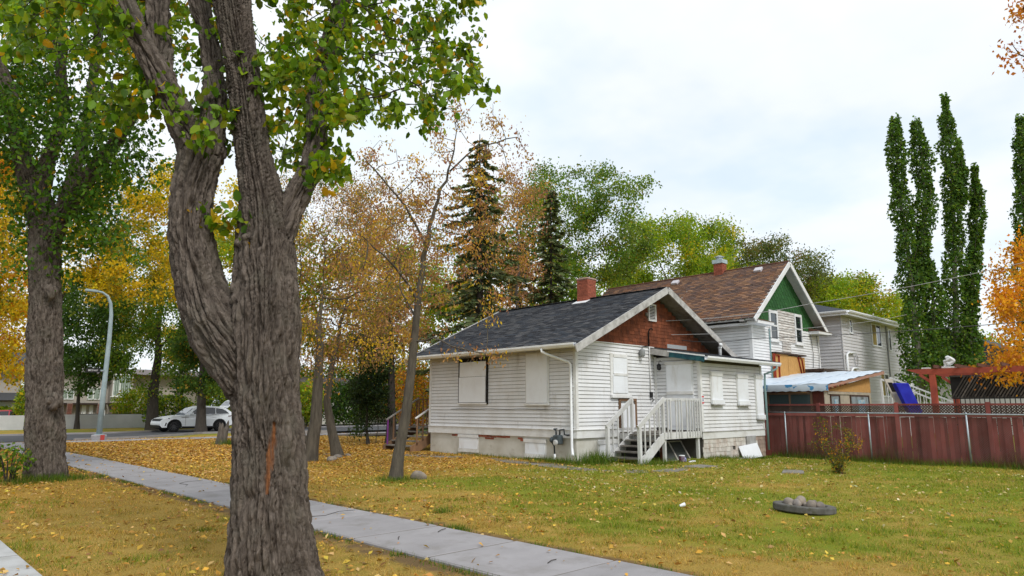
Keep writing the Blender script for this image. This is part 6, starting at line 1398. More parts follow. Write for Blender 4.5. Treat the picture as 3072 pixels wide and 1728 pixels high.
# --- smaller trees on and around the lot
def line(rows): return [tuple(atD(x, y, Yd)) for x, y, Yd in rows]
def grounded(rows):
    L = line(rows); L[0] = (L[0][0], L[0][1], gz(L[0][0], L[0][1]) - .05); return L
MAPLE = [((.36, .19, .10), 4), ((.46, .27, .08), 3), ((.30, .15, .09), 3), ((.56, .36, .03), 1.6), ((.25, .22, .03), 1)]
tree('leaning_maple', 'slender leaning maple with sparse orange leaves in front of the bungalow', grounded([(995, 1206, 16), (1003, 1140, 16), (1020, 1050, 16), (1035, 930, 16), (1045, 830, 16), (1053, 740, 16), (1072, 620, 16), (1100, 500, 16), (1130, 430, 16), (1150, 330, 16)]), .128, [], MAPLE, .08, 4300,
     step=.26, kill=.3, seed=51, tip=.006, spread=.12, barkm=BARK_M, droop=1.0, aspect=.5, lo=.003, clump=1.0, up=.04, jitter=.25,
     stems=[line([(1053, 760, 16), (1010, 690, 15.6), (960, 640, 15.2), (905, 590, 14.9)]), line([(1072, 620, 16), (1020, 520, 15.6), (960, 450, 15.4), (915, 390, 15.2)]), line([(1045, 860, 16), (1090, 850, 15.6), (1160, 880, 15.2), (1250, 890, 15)]), line([(1050, 800, 16), (1010, 740, 16.5), (1005, 680, 17)]), line([(1130, 430, 16), (1200, 370, 15.7), (1300, 345, 15.5)])],
     boxes=[(1080, 1260, 235, 420, 14.8, 17, 60), (1200, 1335, 310, 400, 15, 16.2, 22), (900, 1100, 370, 520, 14.8, 17, 40), (1060, 1310, 430, 640, 15, 17.5, 90), (1000, 1260, 580, 800, 15, 17, 70), (1080, 1290, 830, 915, 14.8, 16, 9), (880, 1010, 540, 800, 14.8, 16.8, 34), (950, 1040, 800, 900, 15.2, 16.8, 12)])
BR2 = [((.30, .17, .09), 4), ((.36, .21, .10), 3), ((.22, .12, .07), 3), ((.58, .38, .03), 4), ((.17, .18, .02), 2), ((.10, .15, .02), 1.4)]
tree('twin_stem_maple', 'twin-stemmed maple with brown-orange leaves just right of the big elm', grounded([(775, 1162, 21.2), (795, 1060, 21.2), (803, 900, 21.2), (806, 800, 21.2), (814, 700, 21.2)]), .215, [], BR2, .082, 5600,
     step=.36, kill=.4, seed=52, tip=.007, spread=.24, barkm=BARK_M, droop=.9, lo=.003, clump=.9, jitter=.3, aspect=.5,
     stems=[line([(778, 1140, 21.1), (755, 1050, 20.8), (742, 900, 20.6), (735, 760, 20.5)])],
     boxes=[(700, 930, 440, 700, 19, 24, 210), (740, 960, 700, 880, 19.5, 23.5, 120), (740, 860, 880, 960, 20, 22.5, 20)])
tree('crooked_maple', 'crooked maple trunk with bare twigs left of the front steps', grounded([(850, 1148, 23), (843, 1120, 23), (832, 1070, 23), (822, 1010, 23), (838, 900, 23), (868, 780, 23), (890, 690, 23)]), .17, [], BR2, .085, 5200,
     step=.38, kill=.42, seed=53, tip=.007, spread=.24, barkm=BARK_M, droop=.9, lo=.003, clump=.9, jitter=.32, aspect=.5,
     boxes=[(840, 1040, 450, 720, 21, 26, 200), (860, 1010, 720, 930, 21.5, 25, 150)])
tree('orange_maple', 'rounded orange-brown maple behind the leaning maple', grounded([(985, 1090, 31), (985, 900, 31), (980, 720, 31)]), .22, [], [((.40, .22, .07), 4), ((.34, .18, .08), 4), ((.52, .32, .03), 2.5), ((.24, .13, .07), 3), ((.2, .2, .03), 2), ((.11, .17, .02), 1.5)], .12, 7000, step=.5, seed=54, tip=.005, spread=.3, barkm=BARK_D, droop=.8, lo=.004, clump=.8, boxes=[(850, 1110, 470, 660, 29, 34, 130), (880, 1110, 640, 860, 29, 34, 110)])
tree('tall_maple', 'tall thin maple with pinkish dry leaves between the two spruces', grounded([(1300, 1080, 36), (1300, 800, 36), (1305, 620, 36), (1300, 480, 36)]), .16, [], [((.42, .22, .12), 4), ((.34, .18, .10), 3), ((.46, .30, .05), 2)], .13, 2600, step=.5, seed=55, tip=.005, spread=.25, barkm=BARK_G, droop=.9, lo=.004, clump=1, boxes=[(1240, 1380, 410, 620, 34, 38, 90), (1240, 1370, 600, 760, 34, 38, 50)])

def spruce(label, base, top, Rm, seed, n_br=150, nd=70):
    g_ = np.random.default_rng(seed); base, top = np.array(base, float), np.array(top, float); base[2] = 0
    th_ = thing('spruce', tuple(base), label, 'tree'); H_ = top[2]
    m = MB().tube([base, base + (top - base) * .5, top], [Rm * .085, Rm * .05, .02], 10); m.build('trunk', BARK_D, th_, smooth=True)
    V, F, C_ = [], [], []; bt = MB()
    for k in range(n_br):
        f = .10 + .885 * (k / n_br) ** .9; ang = k * 2.399 + g_.uniform(-.3, .3); L = Rm * (1 - f) ** .75 * g_.uniform(.45, 1.35) + .18
        p0 = base + (top - base) * f; d = np.array([math.cos(ang), math.sin(ang), 0]); ss = np.linspace(0, 1, 6)
        pts = [p0 + d * L * t_ + np.array([0, 0, -L * .55 * t_ + L * .22 * t_ ** 2.5]) for t_ in ss]
        bt.tube(pts, [max(.035 * (1 - f), .012) * (1 - .8 * t_) + .004 for t_ in ss], 4, False)
        n = int(nd * (L / Rm + .25)); t_ = g_.random(n) ** .75; c = np.array([np.interp(t_, ss, [p[q] for p in pts]) for q in range(3)]).T
        side = np.array([-d[1], d[0], 0]); sgn = g_.choice([-1, 1], n)[:, None]
        a = d * .75 + side * sgn * g_.uniform(.3, 1.0, (n, 1)) + np.array([0, 0, 1]) * g_.uniform(-.75, .05, (n, 1)); a = unit(a)
        ln = (.20 + .5 * L / Rm * (1 - t_ * .5))[:, None] * g_.uniform(.6, 1.2, (n, 1)); w_ = unit(np.cross(a, g_.normal(size=(n, 3)))) * (.045 + .05 * g_.random((n, 1)))
        v_ = np.stack([c, c + a * ln * .5 + w_, c + a * ln, c + a * ln * .5 - w_], 1).reshape(-1, 3); i0 = len(V) * 4; V.append(v_)
        C_.append(np.repeat(pick_cols([((.11, .145, .055), 4), ((.145, .18, .068), 3), ((.075, .10, .044), 3), ((.22, .19, .075), 1.2)], n, g_, .25), 4, 0))
    V = np.concatenate(V); C_ = np.concatenate(C_); F = np.arange(len(V)).reshape(-1, 4)
    bt.build('branches', BARK_D, th_); o = add('needles', fast_mesh('needles', V - base, F, NEEDLE, C_), th_, tuple(base)); o['kind'] = 'stuff'
spruce('tall dark spruce rising behind the bungalow roof', atD(1207, 1100, 33), atD(1207, 338, 33), 3.3, 61, 150, 100)
spruce('narrow dark spruce right of the tall spruce', atD(1386, 1100, 37), atD(1386, 462, 37), 1.8, 62, 120, 80)
spruce('short dark spruce behind the bungalow chimney', atD(1300, 1100, 39), atD(1310, 600, 39), 2.2, 63, 90, 55)

tree('vase_elm', 'vase-shaped green elm behind the bungalow chimney', grounded([(1470, 1080, 42), (1475, 900, 42), (1480, 800, 42)]), .34, [], G_GREEN + [((.13, .17, .05), 2)], .17, 13000, step=.7, seed=71, tip=.007, spread=.36, barkm=BARK_G, lo=.007, clump=.8,
     boxes=[(1330, 1600, 420, 560, 39, 45, 110), (1440, 1650, 450, 640, 39, 45, 70), (1360, 1600, 560, 720, 39, 45, 90)])
tree('broad_green_tree', 'broad yellow-green tree above the bungalow ridge', grounded([(1680, 1060, 50), (1680, 850, 50), (1690, 750, 50)]), .34, [], G_YG, .20, 11000, step=.8, seed=72, tip=.008, spread=.42, barkm=BARK_G, lo=.008, clump=.7, boxes=[(1580, 1760, 545, 640, 47, 54, 80), (1530, 1850, 620, 760, 47, 54, 130)])
tree('ash_tree', 'yellow-green ash with a domed crown behind the brown roof', grounded([(1790, 1060, 55), (1790, 850, 55), (1795, 740, 55)]), .34, [], G_YG, .21, 9000, step=.85, seed=73, tip=.008, spread=.45, barkm=BARK_G, lo=.008, clump=.7, boxes=[(1720, 1850, 555, 680, 52, 59, 100), (1690, 1900, 660, 760, 52, 59, 70)])
tree('open_elm', 'thin-leaved olive elm right of the brown-roof chimney', grounded([(1950, 1060, 58), (1950, 850, 58), (1955, 740, 58)]), .34, [], [((.10, .14, .03), 4), ((.14, .17, .04), 3), ((.07, .10, .03), 3), ((.2, .15, .06), 1)], .20, 8500, step=.85, seed=74, tip=.009, spread=.45, barkm=BARK_G, lo=.008, clump=1.0, boxes=[(1830, 1990, 600, 700, 54, 62, 100), (1960, 2090, 630, 740, 54, 62, 70), (1850, 2060, 690, 790, 54, 62, 60)])
tree('lime_tree', 'bright yellow-green tree behind the grey house roof', grounded([(2170, 1050, 64), (2170, 900, 64), (2170, 820, 64)]), .3, [], G_YG + [((.38, .25, .012), 1.5)], .24, 9500, step=.9, seed=75, tip=.009, spread=.5, lo=.008, clump=.6, boxes=[(2060, 2210, 700, 800, 60, 68, 110), (2140, 2290, 735, 860, 60, 68, 110)])
tree('lime_tree', 'yellow-green tree between the green gable and the grey house', grounded([(2090, 1050, 60), (2090, 900, 60), (2090, 820, 60)]), .3, [], G_YG, .23, 7000, step=.9, seed=76, tip=.009, spread=.5, lo=.008, clump=.6, boxes=[(2030, 2150, 700, 820, 57, 64, 110)])

# columnar poplars
def poplar(label, cols, Yd, seed, nper=420):
    g_ = np.random.default_rng(seed); bx_, by_ = cols[0][0][-1]; base = atD(bx_, by_, Yd); base = np.array((base.x, base.y, 0.0))
    th_ = thing('columnar_poplar', tuple(base), label, 'tree', 'columnar poplars'); tr_ = MB(); br = MB(); Pp, Cc = [], []
    for pts, ws in cols:
        q = [np.array(tuple(atD(x, y, Yd + g_.uniform(-.15, .15)))) for x, y in pts]; q[-1] = np.array([q[-1][0], q[-1][1], max(q[-1][2], -.05)])
        wl_ = [w_ * 1.0 * K / 2048 * Yd for w_ in ws]; Ls = np.concatenate([[0], np.cumsum([np.linalg.norm(b - a) for a, b in zip(q[:-1], q[1:])])])
        tr_.tube([Vector(p) for p in q], [.02 + .16 * (l / Ls[-1]) for l in Ls], 7)
        n = int(Ls[-1] * nper); s = g_.random(n) * Ls[-1]; c = np.stack([np.interp(s, Ls, [p[k] for p in q]) for k in range(3)], 1); ww_ = np.interp(s, Ls, wl_)
        lump = .80 + .5 * perlin(np.stack([c[:, 0] * 0 + seed * 3.1, s * 1.3, s * 0 + .5], 1)); ang = g_.random(n) * 6.283; lump = lump * (1 + .22 * np.sin(ang * 2 + s * 1.9) + .16 * np.sin(ang * 3 - s * 3.1))
        rr_ = np.sqrt(g_.uniform(.30, 1, n)) * ww_ * lump; Pp.append(c + np.stack([np.cos(ang) * rr_, np.sin(ang) * rr_, g_.normal(0, .12, n)], 1)); Cc.append(pick_cols([((.075, .155, .026), 5), ((.11, .20, .03), 4), ((.05, .11, .02), 3), ((.17, .25, .035), 1.4)], n, g_, .22))
        for k in range(int(Ls[-1] * 5)):
            s0 = (.12 + .86 * g_.random()) * Ls[-1]; p0 = np.array([np.interp(s0, Ls, [p[k2] for p in q]) for k2 in range(3)]); a_ = g_.random() * 6.283; w_ = float(np.interp(s0, Ls, wl_)); br.tube([p0, p0 + np.array([math.cos(a_) * w_ * .45, math.sin(a_) * w_ * .45, .45]), p0 + np.array([math.cos(a_) * w_ * .85, math.sin(a_) * w_ * .85, 1.1])], [.02, .014, .006], 4, False)
    tr_.build('trunk', MAT('poplar_bark', (.22, .21, .17), (.13, .125, .10), 5, stretch=(1, 1, .4)), th_, smooth=True); br.build('branches', BARK_G, th_)
    P_, C_ = np.concatenate(Pp), np.concatenate(Cc); V, F, CC = leaf_geo(P_ - base, .17 * g_.uniform(.6, 1.25, len(P_)), C_, g_, 'quad', .5, .8)
    o = add('foliage', fast_mesh('foliage', V, F, LEAF, CC), th_, tuple(base)); o['kind'] = 'stuff'
poplar('columnar poplar with two parallel spires at left of the poplar row',
       [([(2250, 298), (2255, 400), (2268, 520), (2285, 640), (2300, 780), (2310, 900), (2325, 1010)], [12, 24, 26, 34, 44, 50, 62]), ([(2302, 304), (2318, 400), (2328, 500), (2322, 600), (2312, 720)], [12, 27, 28, 26, 30]), ([(2335, 655), (2348, 760), (2350, 860), (2340, 960)], [12, 28, 32, 40])], 36, 81, 600)
poplar('tallest columnar poplar with a shorter right spire',
       [([(2376, 242), (2385, 340), (2394, 450), (2400, 560), (2402, 700), (2405, 820), (2405, 935)], [12, 25, 26, 32, 34, 40, 48]), ([(2412, 372), (2420, 430), (2410, 520)], [8, 18, 22]), ([(2450, 416), (2458, 500), (2455, 600), (2445, 720), (2438, 850), (2435, 935)], [10, 20, 21, 24, 32, 38])], 36.5, 82, 600)
poplar('poplar cut by the right edge of the view', [([(2566, 296), (2572, 400), (2575, 520), (2582, 640), (2590, 760), (2600, 900)], [10, 24, 26, 30, 36, 40])], 35, 83, 520)

tree('golden_maple', 'bright orange maple at the right edge behind the pergola', grounded([(2640, 1090, 26), (2640, 950, 26), (2620, 850, 26)]), .22, [], G_ORG, .14, 7600, step=.5, seed=84, tip=.006, spread=.26, barkm=BARK_D, lo=.005, clump=.6, droop=.7,
     boxes=[(2520, 2680, 605, 720, 24, 29, 70), (2505, 2700, 700, 850, 23.5, 29, 90), (2525, 2700, 840, 950, 22.5, 28, 50), (2480, 2590, 885, 970, 21.5, 24, 22), (2600, 2800, 560, 900, 24, 30, 60)])
tree('rust_maple', 'rust-orange maple bough hanging into the top right corner', grounded([(2760, 1250, 14), (2760, 900, 14), (2740, 500, 14), (2720, 200, 14), (2700, 0, 14)]), .2, [], [((.42, .14, .02), 4), ((.36, .10, .02), 3), ((.5, .22, .03), 2)], .10, 2600, step=.35, seed=85, tip=.005, spread=.16, barkm=BARK_D, lo=.004, clump=.8, droop=.8,
     boxes=[(2542, 2640, 20, 70, 13.4, 14.4, 10), (2535, 2640, 110, 175, 13.4, 14.4, 16), (2620, 2900, -100, 300, 12.5, 15.5, 60)])

# --- across the street and at the left
tree('yellow_elm', 'spreading yellow elm behind the big elm fork at left', grounded([(118, 1050, 40), (125, 850, 40), (170, 720, 40)]), .30, [], G_YEL + [((.20, .19, .02), 2)], .19, 12500, step=.65, seed=91, tip=.007, spread=.34, barkm=BARK_D, lo=.006, clump=.8, stems=[line([(170, 730, 40), (260, 650, 39), (350, 560, 38)])],
     boxes=[(170, 430, 440, 640, 36, 43, 130), (230, 480, 560, 760, 36, 43, 90), (60, 200, 560, 720, 37, 42, 40), (400, 560, 420, 620, 38, 44, 40)])
tree('yellow_ash', 'yellow-leaved ash at the left edge beside the leafy elm', grounded([(-25, 1140, 26), (-20, 900, 26), (0, 700, 26)]), .24, [], G_YEL + [((.50, .22, .012), 3)], .13, 9500, step=.5, seed=92, tip=.005, spread=.26, barkm=BARK_D, lo=.005, clump=.8, droop=.8, boxes=[(-60, 75, 390, 640, 24, 28, 70), (-60, 72, 640, 900, 24, 28, 80), (-40, 70, 880, 940, 24.5, 27.5, 14)])
tree('street_elm', 'green elm with a low left limb behind the white wall', grounded([(383, 1072, 50), (386, 980, 50), (398, 900, 50), (402, 800, 50), (402, 700, 50)]), .44, [], G_GREEN, .21, 12500, step=.75, seed=93, tip=.008, spread=.4, barkm=BARK_D, lo=.008, clump=.9, flare=1.2, stems=[line([(386, 985, 50), (340, 950, 49), (290, 920, 48), (262, 890, 48)]), line([(400, 880, 50), (440, 830, 50), (480, 825, 50)])],
     boxes=[(250, 540, 580, 740, 46, 53, 110), (270, 520, 740, 900, 46, 53, 110), (420, 500, 820, 940, 47, 52, 20)])
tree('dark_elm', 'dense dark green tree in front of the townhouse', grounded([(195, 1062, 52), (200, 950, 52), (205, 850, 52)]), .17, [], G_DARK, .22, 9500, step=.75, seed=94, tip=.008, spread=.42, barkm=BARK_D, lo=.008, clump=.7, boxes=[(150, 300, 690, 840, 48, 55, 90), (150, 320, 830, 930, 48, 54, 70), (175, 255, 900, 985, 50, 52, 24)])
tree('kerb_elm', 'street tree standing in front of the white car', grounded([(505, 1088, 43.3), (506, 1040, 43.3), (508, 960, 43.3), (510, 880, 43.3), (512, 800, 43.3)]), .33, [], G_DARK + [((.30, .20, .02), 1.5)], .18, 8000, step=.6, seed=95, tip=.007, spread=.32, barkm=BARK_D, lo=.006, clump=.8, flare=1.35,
     boxes=[(440, 570, 850, 985, 42, 45, 70), (450, 600, 780, 860, 41, 46, 40), (470, 590, 690, 790, 41, 46, 30)])
tree('gold_tree', 'vivid golden tree far behind the kerb tree', grounded([(455, 1040, 95), (455, 930, 95), (455, 880, 95)]), .3, [], G_YEL, .32, 4500, step=1.2, seed=96, tip=.012, spread=.6, lo=.02, clump=.4, boxes=[(420, 495, 828, 900, 92, 98, 60)])

def bush(name, label, c, rx_, ry_, rz_, pal, n, leaf, seed, cat='bush', stems=6, barkm=None, group=None):
    g_ = np.random.default_rng(seed); c = np.array(c, float); th_ = thing(name, tuple(c), label, cat, group); m = MB()
    for k in range(stems):
        a_ = g_.random() * 6.283; q = g_.uniform(.3, .8); m.tube([c + [math.cos(a_) * .05, math.sin(a_) * .05, -.05], c + [math.cos(a_) * rx_ * q * .5, math.sin(a_) * ry_ * q * .5, rz_ * .9], c + [math.cos(a_) * rx_ * q, math.sin(a_) * ry_ * q, rz_ * 1.6]], [.02, .014, .005], 5, False)
    m.build('stems', barkm or BARK_D, th_)
    lob = unit(g_.normal(size=(9, 3))); d = unit(g_.normal(size=(n, 3))); lump = .72 + .33 * np.max(np.clip(d @ lob.T, 0, 1) ** 6, 1); q = (g_.uniform(.25, 1, (n, 1))) ** .45 * lump[:, None]
    P_ = d * q * [rx_, ry_, rz_] + [0, 0, rz_]; P_ = P_[P_[:, 2] > .05]; n2 = len(P_)
    V, F, C_ = leaf_geo(P_, leaf * g_.uniform(.6, 1.3, n2), pick_cols(pal, n2, g_, .24), g_, 'quad', .4, .6)
    o = add('foliage', fast_mesh('foliage', V, F, LEAF, C_), th_, tuple(c)); o['kind'] = 'stuff'
def gpt(D_x, Yd): p = atD(D_x, 1030, Yd); return (p.x, p.y, 0)
# dark bushy tree on two thin trunks left of the front steps
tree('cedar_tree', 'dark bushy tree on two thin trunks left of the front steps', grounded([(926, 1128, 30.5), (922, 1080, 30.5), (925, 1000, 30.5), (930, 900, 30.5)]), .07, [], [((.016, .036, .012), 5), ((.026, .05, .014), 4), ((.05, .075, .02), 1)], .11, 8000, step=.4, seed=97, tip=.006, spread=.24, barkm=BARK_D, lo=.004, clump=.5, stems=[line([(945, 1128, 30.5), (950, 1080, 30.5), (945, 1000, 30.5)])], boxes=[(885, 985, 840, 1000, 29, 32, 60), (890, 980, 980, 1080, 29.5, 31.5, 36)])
YGB = G_YG + [((.40, .27, .015), 1.5)]
bush('hedge_bush', 'yellow-green bush in front of the townhouse bay window', gpt(342, 57), 1.9, 1.5, 1.7, YGB, 3500, .2, 101)
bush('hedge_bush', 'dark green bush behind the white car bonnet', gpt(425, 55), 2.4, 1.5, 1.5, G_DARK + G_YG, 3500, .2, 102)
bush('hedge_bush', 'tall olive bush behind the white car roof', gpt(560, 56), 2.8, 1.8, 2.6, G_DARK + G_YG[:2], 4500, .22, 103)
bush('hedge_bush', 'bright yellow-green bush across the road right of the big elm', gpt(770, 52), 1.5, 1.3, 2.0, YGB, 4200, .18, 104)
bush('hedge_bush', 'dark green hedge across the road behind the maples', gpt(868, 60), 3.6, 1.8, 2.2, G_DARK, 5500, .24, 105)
bush('hedge_bush', 'tall yellow-green thicket far behind the twin maple', gpt(735, 70), 4.0, 3.0, 3.2, YGB + G_DARK, 5200, .3, 110)
bush('hedge_bush', 'tall olive thicket far behind the crooked maple', gpt(860, 74), 5.0, 3.0, 3.6, G_DARK + G_YG, 5600, .3, 111)
bush('hedge_bush', 'tall mixed thicket behind the front steps rail', gpt(1000, 70), 5.0, 3.0, 3.4, G_BRN + G_YG + G_DARK, 5600, .3, 112)
bush('hedge_bush', 'green thicket beyond the townhouse right end', gpt(620, 72), 4.5, 3.0, 3.6, G_DARK + G_YG, 4600, .3, 113)
bush('hedge_bush', 'orange-leaved bush behind the front steps', gpt(1040, 40), 1.7, 1.5, 2.3, G_ORG + G_BRN + G_YG[:1], 4800, .15, 106)
bush('hedge_bush', 'leafy hedge left of the red car', gpt(-20, 54), 2.4, 1.2, 1.0, G_YG, 2500, .2, 107)
bush('garden_shrub', 'yellow-green shrub in front of the garage doors', gpt(62, 52), .9, .9, 1.9, YGB, 2400, .17, 108)
# fence-side shrub with dark stems
sh_c = (2.1, -6.65, 0)
tree('lawn_shrub', 'dark-stemmed shrub with orange and green tips before the fence', [(2.1, -6.65, -.03), (2.1, -6.65, .12)], .07, [((2.1, -6.65, .85), (.62, .62, .42), 60), ((1.85, -6.4, 1.1), (.25, .25, .3), 14), ((2.4, -6.95, .75), (.3, .3, .3), 14)], [((.09, .12, .02), 4), ((.24, .20, .02), 2), ((.48, .22, .015), 2), ((.12, .06, .03), 2)], .05, 900, step=.11, kill=.12, seed=98, tip=.003, spread=.06, barkm=BARK_D, lo=.002, cat='shrub', flare=1.2, jitter=.3,
     stems=[[(2.1, -6.65, 0), (2.1 + .28 * math.cos(a), -6.65 + .28 * math.sin(a), .55)] for a in np.arange(0, 6.2, .52)])
p_ = atD(25, 1190, 15.2)
bush('elm_sucker', 'small green sapling leaning at the foot of the left elm', (p_.x, p_.y, 0), .42, .4, .46, [((.10, .20, .012), 4), ((.16, .25, .02), 3), ((.06, .12, .01), 3), ((.4, .27, .02), .6)], 260, .10, 109, cat='sapling')
# far rows that close the view
far_protos = []
def far_tree(px, Yd, top, wd, pal, seed, label):
    b_ = atD(px, 1010, Yd); h = atD(px, top, Yd).z; W_ = wd * K / 2048 * Yd
    tree('distant_tree', label, [(b_.x, b_.y, 0), (b_.x, b_.y, h * .35), (b_.x, b_.y, h * .6)], .3, [((b_.x, b_.y, h * .62), (W_, W_, h * .40), 60)], pal, .34, 4200, step=1.3, seed=seed, tip=.016, spread=.7, lo=.03, clump=.5, group='trees closing the view')
for i, (px, Yd, top, wd, pal, lb) in enumerate([(60, 85, 700, 90, G_YEL, 'far yellow tree at the left edge of the view'), (300, 90, 660, 90, G_DARK, 'far dark tree above the townhouse roof'), (575, 62, 430, 70, G_YG + G_YEL, 'tall yellow-green tree seen between the elm forks'), (450, 70, 430, 70, G_GREEN, 'green tree seen left of the elm fork'), (700, 64, 520, 90, G_YEL + G_YG, 'gold and green tree just right of the elm trunk'), (800, 66, 560, 90, G_YG + G_BRN, 'yellow-green tree behind the twin maple'), (905, 68, 530, 90, G_YEL + G_BRN, 'golden tree behind the crooked maple'), (1010, 66, 600, 80, G_YG + G_BRN, 'olive tree behind the front steps'), (1110, 70, 640, 80, G_YG, 'yellow-green tree at the bungalow eave'), (1225, 58, 480, 80, G_GREEN + G_BRN, 'green and brown tree behind the tall spruce'), (1335, 60, 480, 70, G_BRN + G_GREEN + G_DARK, 'brown and green tree between the two spruces'), (1420, 66, 600, 90, G_GREEN, 'green tree between spruce and chimney'), (1560, 72, 640, 90, G_YG, 'yellow-green tree behind the vase elm'), (2480, 80, 830, 60, G_YG, 'far green tree between the poplars'), (2300, 85, 780, 70, G_YG, 'far green tree behind the first poplar')]):
    far_tree(px, Yd, top, wd, pal, 200 + i, lb)
pale = thing('pale_house', gpt(900, 72), 'pale low house glimpsed across the road between the maples', 'house')
c_ = ORG[pale]; MB().box(c_.x - 6, c_.y - 3, 0, c_.x + 7, c_.y + 5, 2.9).build('wall', MAT('pale_wall', (.5, .5, .48), rough=.9), pale)
MB().prism([(c_.x - 6.6, c_.y - 3.6, 2.8), (c_.x - 6.6, c_.y + 5.6, 2.8), (c_.x - 6.6, c_.y + 1, 4.6)], (14.2, 0, 0)).build('roof', MATS['brown_grey_roof'], pale)
for k in range(4): MB().box(c_.x - 4.5 + k * 2.8, c_.y - 3.05, 1.0, c_.x - 3.2 + k * 2.8, c_.y - 3.005, 2.2).build('window', GL, pale)

# stump by the sidewalk
sp_ = Vector((-3.8, 16.89, 0)); stump = thing('tree_stump', tuple(sp_), 'jagged grey tree stump on the lawn by the side street', 'stump')
g_ = np.random.default_rng(3); m = MB(); nA = 22
for j, (z_, r_) in enumerate([(-.05, .30), (.1, .24), (.35, .21), (.6, .20), (.8, .19)]):
    for k in range(nA):
        a_ = k * 6.283 / nA; rr_ = r_ * (1 + .10 * math.sin(a_ * 5 + j * .3) + .05 * math.sin(a_ * 11)); zz_ = z_ + (.16 * math.sin(a_ * 2 + 1) + .1 * math.sin(a_ * 5) if j == 4 else 0); m.v.append((sp_.x + rr_ * math.cos(a_) + .10 * z_, sp_.y + rr_ * math.sin(a_), zz_))
for j in range(4):
    for k in range(nA): k2 = (k + 1) % nA; m.f.append((j * nA + k, j * nA + k2, (j + 1) * nA + k2, (j + 1) * nA + k))
m.v.append((sp_.x + .07, sp_.y, .62)); c0 = len(m.v) - 1
for k in range(nA): m.f.append((4 * nA + k, 4 * nA + (k + 1) % nA, c0))
m.build('wood', BARK_G, stump, smooth=True)

# ---------------------------------------------------------------- grass and fallen leaves
def in_house(x, y): return ((x > -.05) & (x < 8.4) & (y > -.05) & (y < 7.3)) | ((x > 4.05) & (x < 8.4) & (y > -1.8) & (y < 0)) | ((x > .7) & (x < 4.1) & (y > -1.75) & (y < 0)) | ((x > -.6) & (x < 2.6) & (y > 7.3) & (y < 9.3))
def paved(x, y): return ((x > -11.08) & (x < -9.77) & (y < 23.4)) | (x < -14.2) | ((y > 23.45) & (y < 24.95))
gl_ = np.random.default_rng(77)
# litter
n = 330000; x = gl_.uniform(-15.2, 9, n); y = gl_.uniform(-18, 25.5, n)
den = 7 + 75 * sst(-2.5, 6, y) * sst(5, -1, x) * (x > -9.8) + 14 * sst(-9, -3, y) * (x > -9.8) * sst(8, 0, x)
den = np.where(x < -11.05, 14 + 75 * sst(1.5, 8, y), den) + 55 * np.exp(-np.minimum(np.abs(x + 11.12), np.abs(x + 9.74)) / .16) * sst(-9, -1, y)
den = np.where(x < -14.45, 120, den)
pat = perlin(np.stack([x * .55, y * .55, x * 0 + 2.2], 1)); den = den * np.clip(1 + 1.3 * pat, .25, 2.4); den = np.where(paved(x, y) & (x > -14.2), 1.6, den)
keep = (gl_.random(n) < den / 130) & ~in_house(x, y) & (np.hypot(x + 4.84, y + 8.76) > .5); x, y = x[keep], y[keep]; n = len(x)
z = ground_z(x, y) + gl_.uniform(.006, .03, n); z = np.where(paved(x, y), .055, z); z = np.where(x < -14.2, .09 - .02 * (x < -14.5), z)
nrm = unit(np.stack([gl_.normal(0, .38, n), gl_.normal(0, .38, n), np.ones(n)], 1)); a_ = unit(np.cross(nrm, gl_.normal(size=(n, 3)))); b_ = np.cross(nrm, a_); s = (.016 + .034 * gl_.random(n) ** 1.8)[:, None]; s = s * np.where(y > 8, 1.35, 1.0)[:, None]; p = np.stack([x, y, z], 1)
V = np.stack([p - a_ * s, p + b_ * s * .62 + nrm * s * .22, p + a_ * s, p - b_ * s * .62 + nrm * s * .22], 1).reshape(-1, 3)
LP = [((.54, .30, .045), 4), ((.46, .23, .04), 4), ((.60, .40, .06), 2.6), ((.38, .19, .05), 3), ((.52, .35, .14), 3.5), ((.28, .15, .06), 1.4)]
RP_ = [((.42, .34, .15), 4), ((.44, .31, .06), 3), ((.36, .20, .05), 2.4), ((.50, .43, .27), 1)]
right = (gl_.random(n) < sst(-7, -3, x) * sst(3, -2, y))[:, None]; cols = np.where(right, pick_cols(RP_, n, gl_), pick_cols(LP, n, gl_))
o = add('fallen_leaves', fast_mesh('fallen_leaves', V, np.arange(n * 4).reshape(n, 4), DRYLEAF, np.repeat(cols, 4, 0))); tag(o, 'orange and yellow fallen leaves strewn over the lawn', 'leaves', kind='stuff')

def blades(name, x, y, h, wd, cols, lean, label, mat=None):
    n = len(x); z = ground_z(x, y); p = np.stack([x, y, z - .005], 1); a = gl_.random(n) * 6.283; d = np.stack([np.cos(a), np.sin(a), np.zeros(n)], 1); q = np.stack([-d[:, 1], d[:, 0], np.zeros(n)], 1)
    tip = p + d * (h * lean)[:, None] + np.array([0, 0, 1]) * h[:, None]; V = np.stack([p - q * wd[:, None], p + q * wd[:, None], tip], 1).reshape(-1, 3)
    o = add(name, fast_mesh(name, V, np.arange(n * 3).reshape(n, 3), mat or LEAF, np.repeat(cols, 3, 0))); tag(o, label, 'grass', kind='stuff'); return o
n = 760000; x = gl_.uniform(-14.2, 8.8, n); y = gl_.uniform(-18, 8, n); vx, vy = x - CAM.x, y - CAM.y; dep = vx * FWD.x + vy * FWD.y; lat = (vx * RGT.x + vy * RGT.y) / np.maximum(dep, .1)
keep = (dep > 5.5) & (np.abs(lat) < .85) & (gl_.random(n) < np.clip(9.5 / np.maximum(dep, 1), 0, 1) ** 1.6) & ~in_house(x, y) & ~paved(x, y) & (np.hypot(x + 4.84, y + 8.76) > .47); x, y, dep = x[keep], y[keep], dep[keep]; n = len(x)
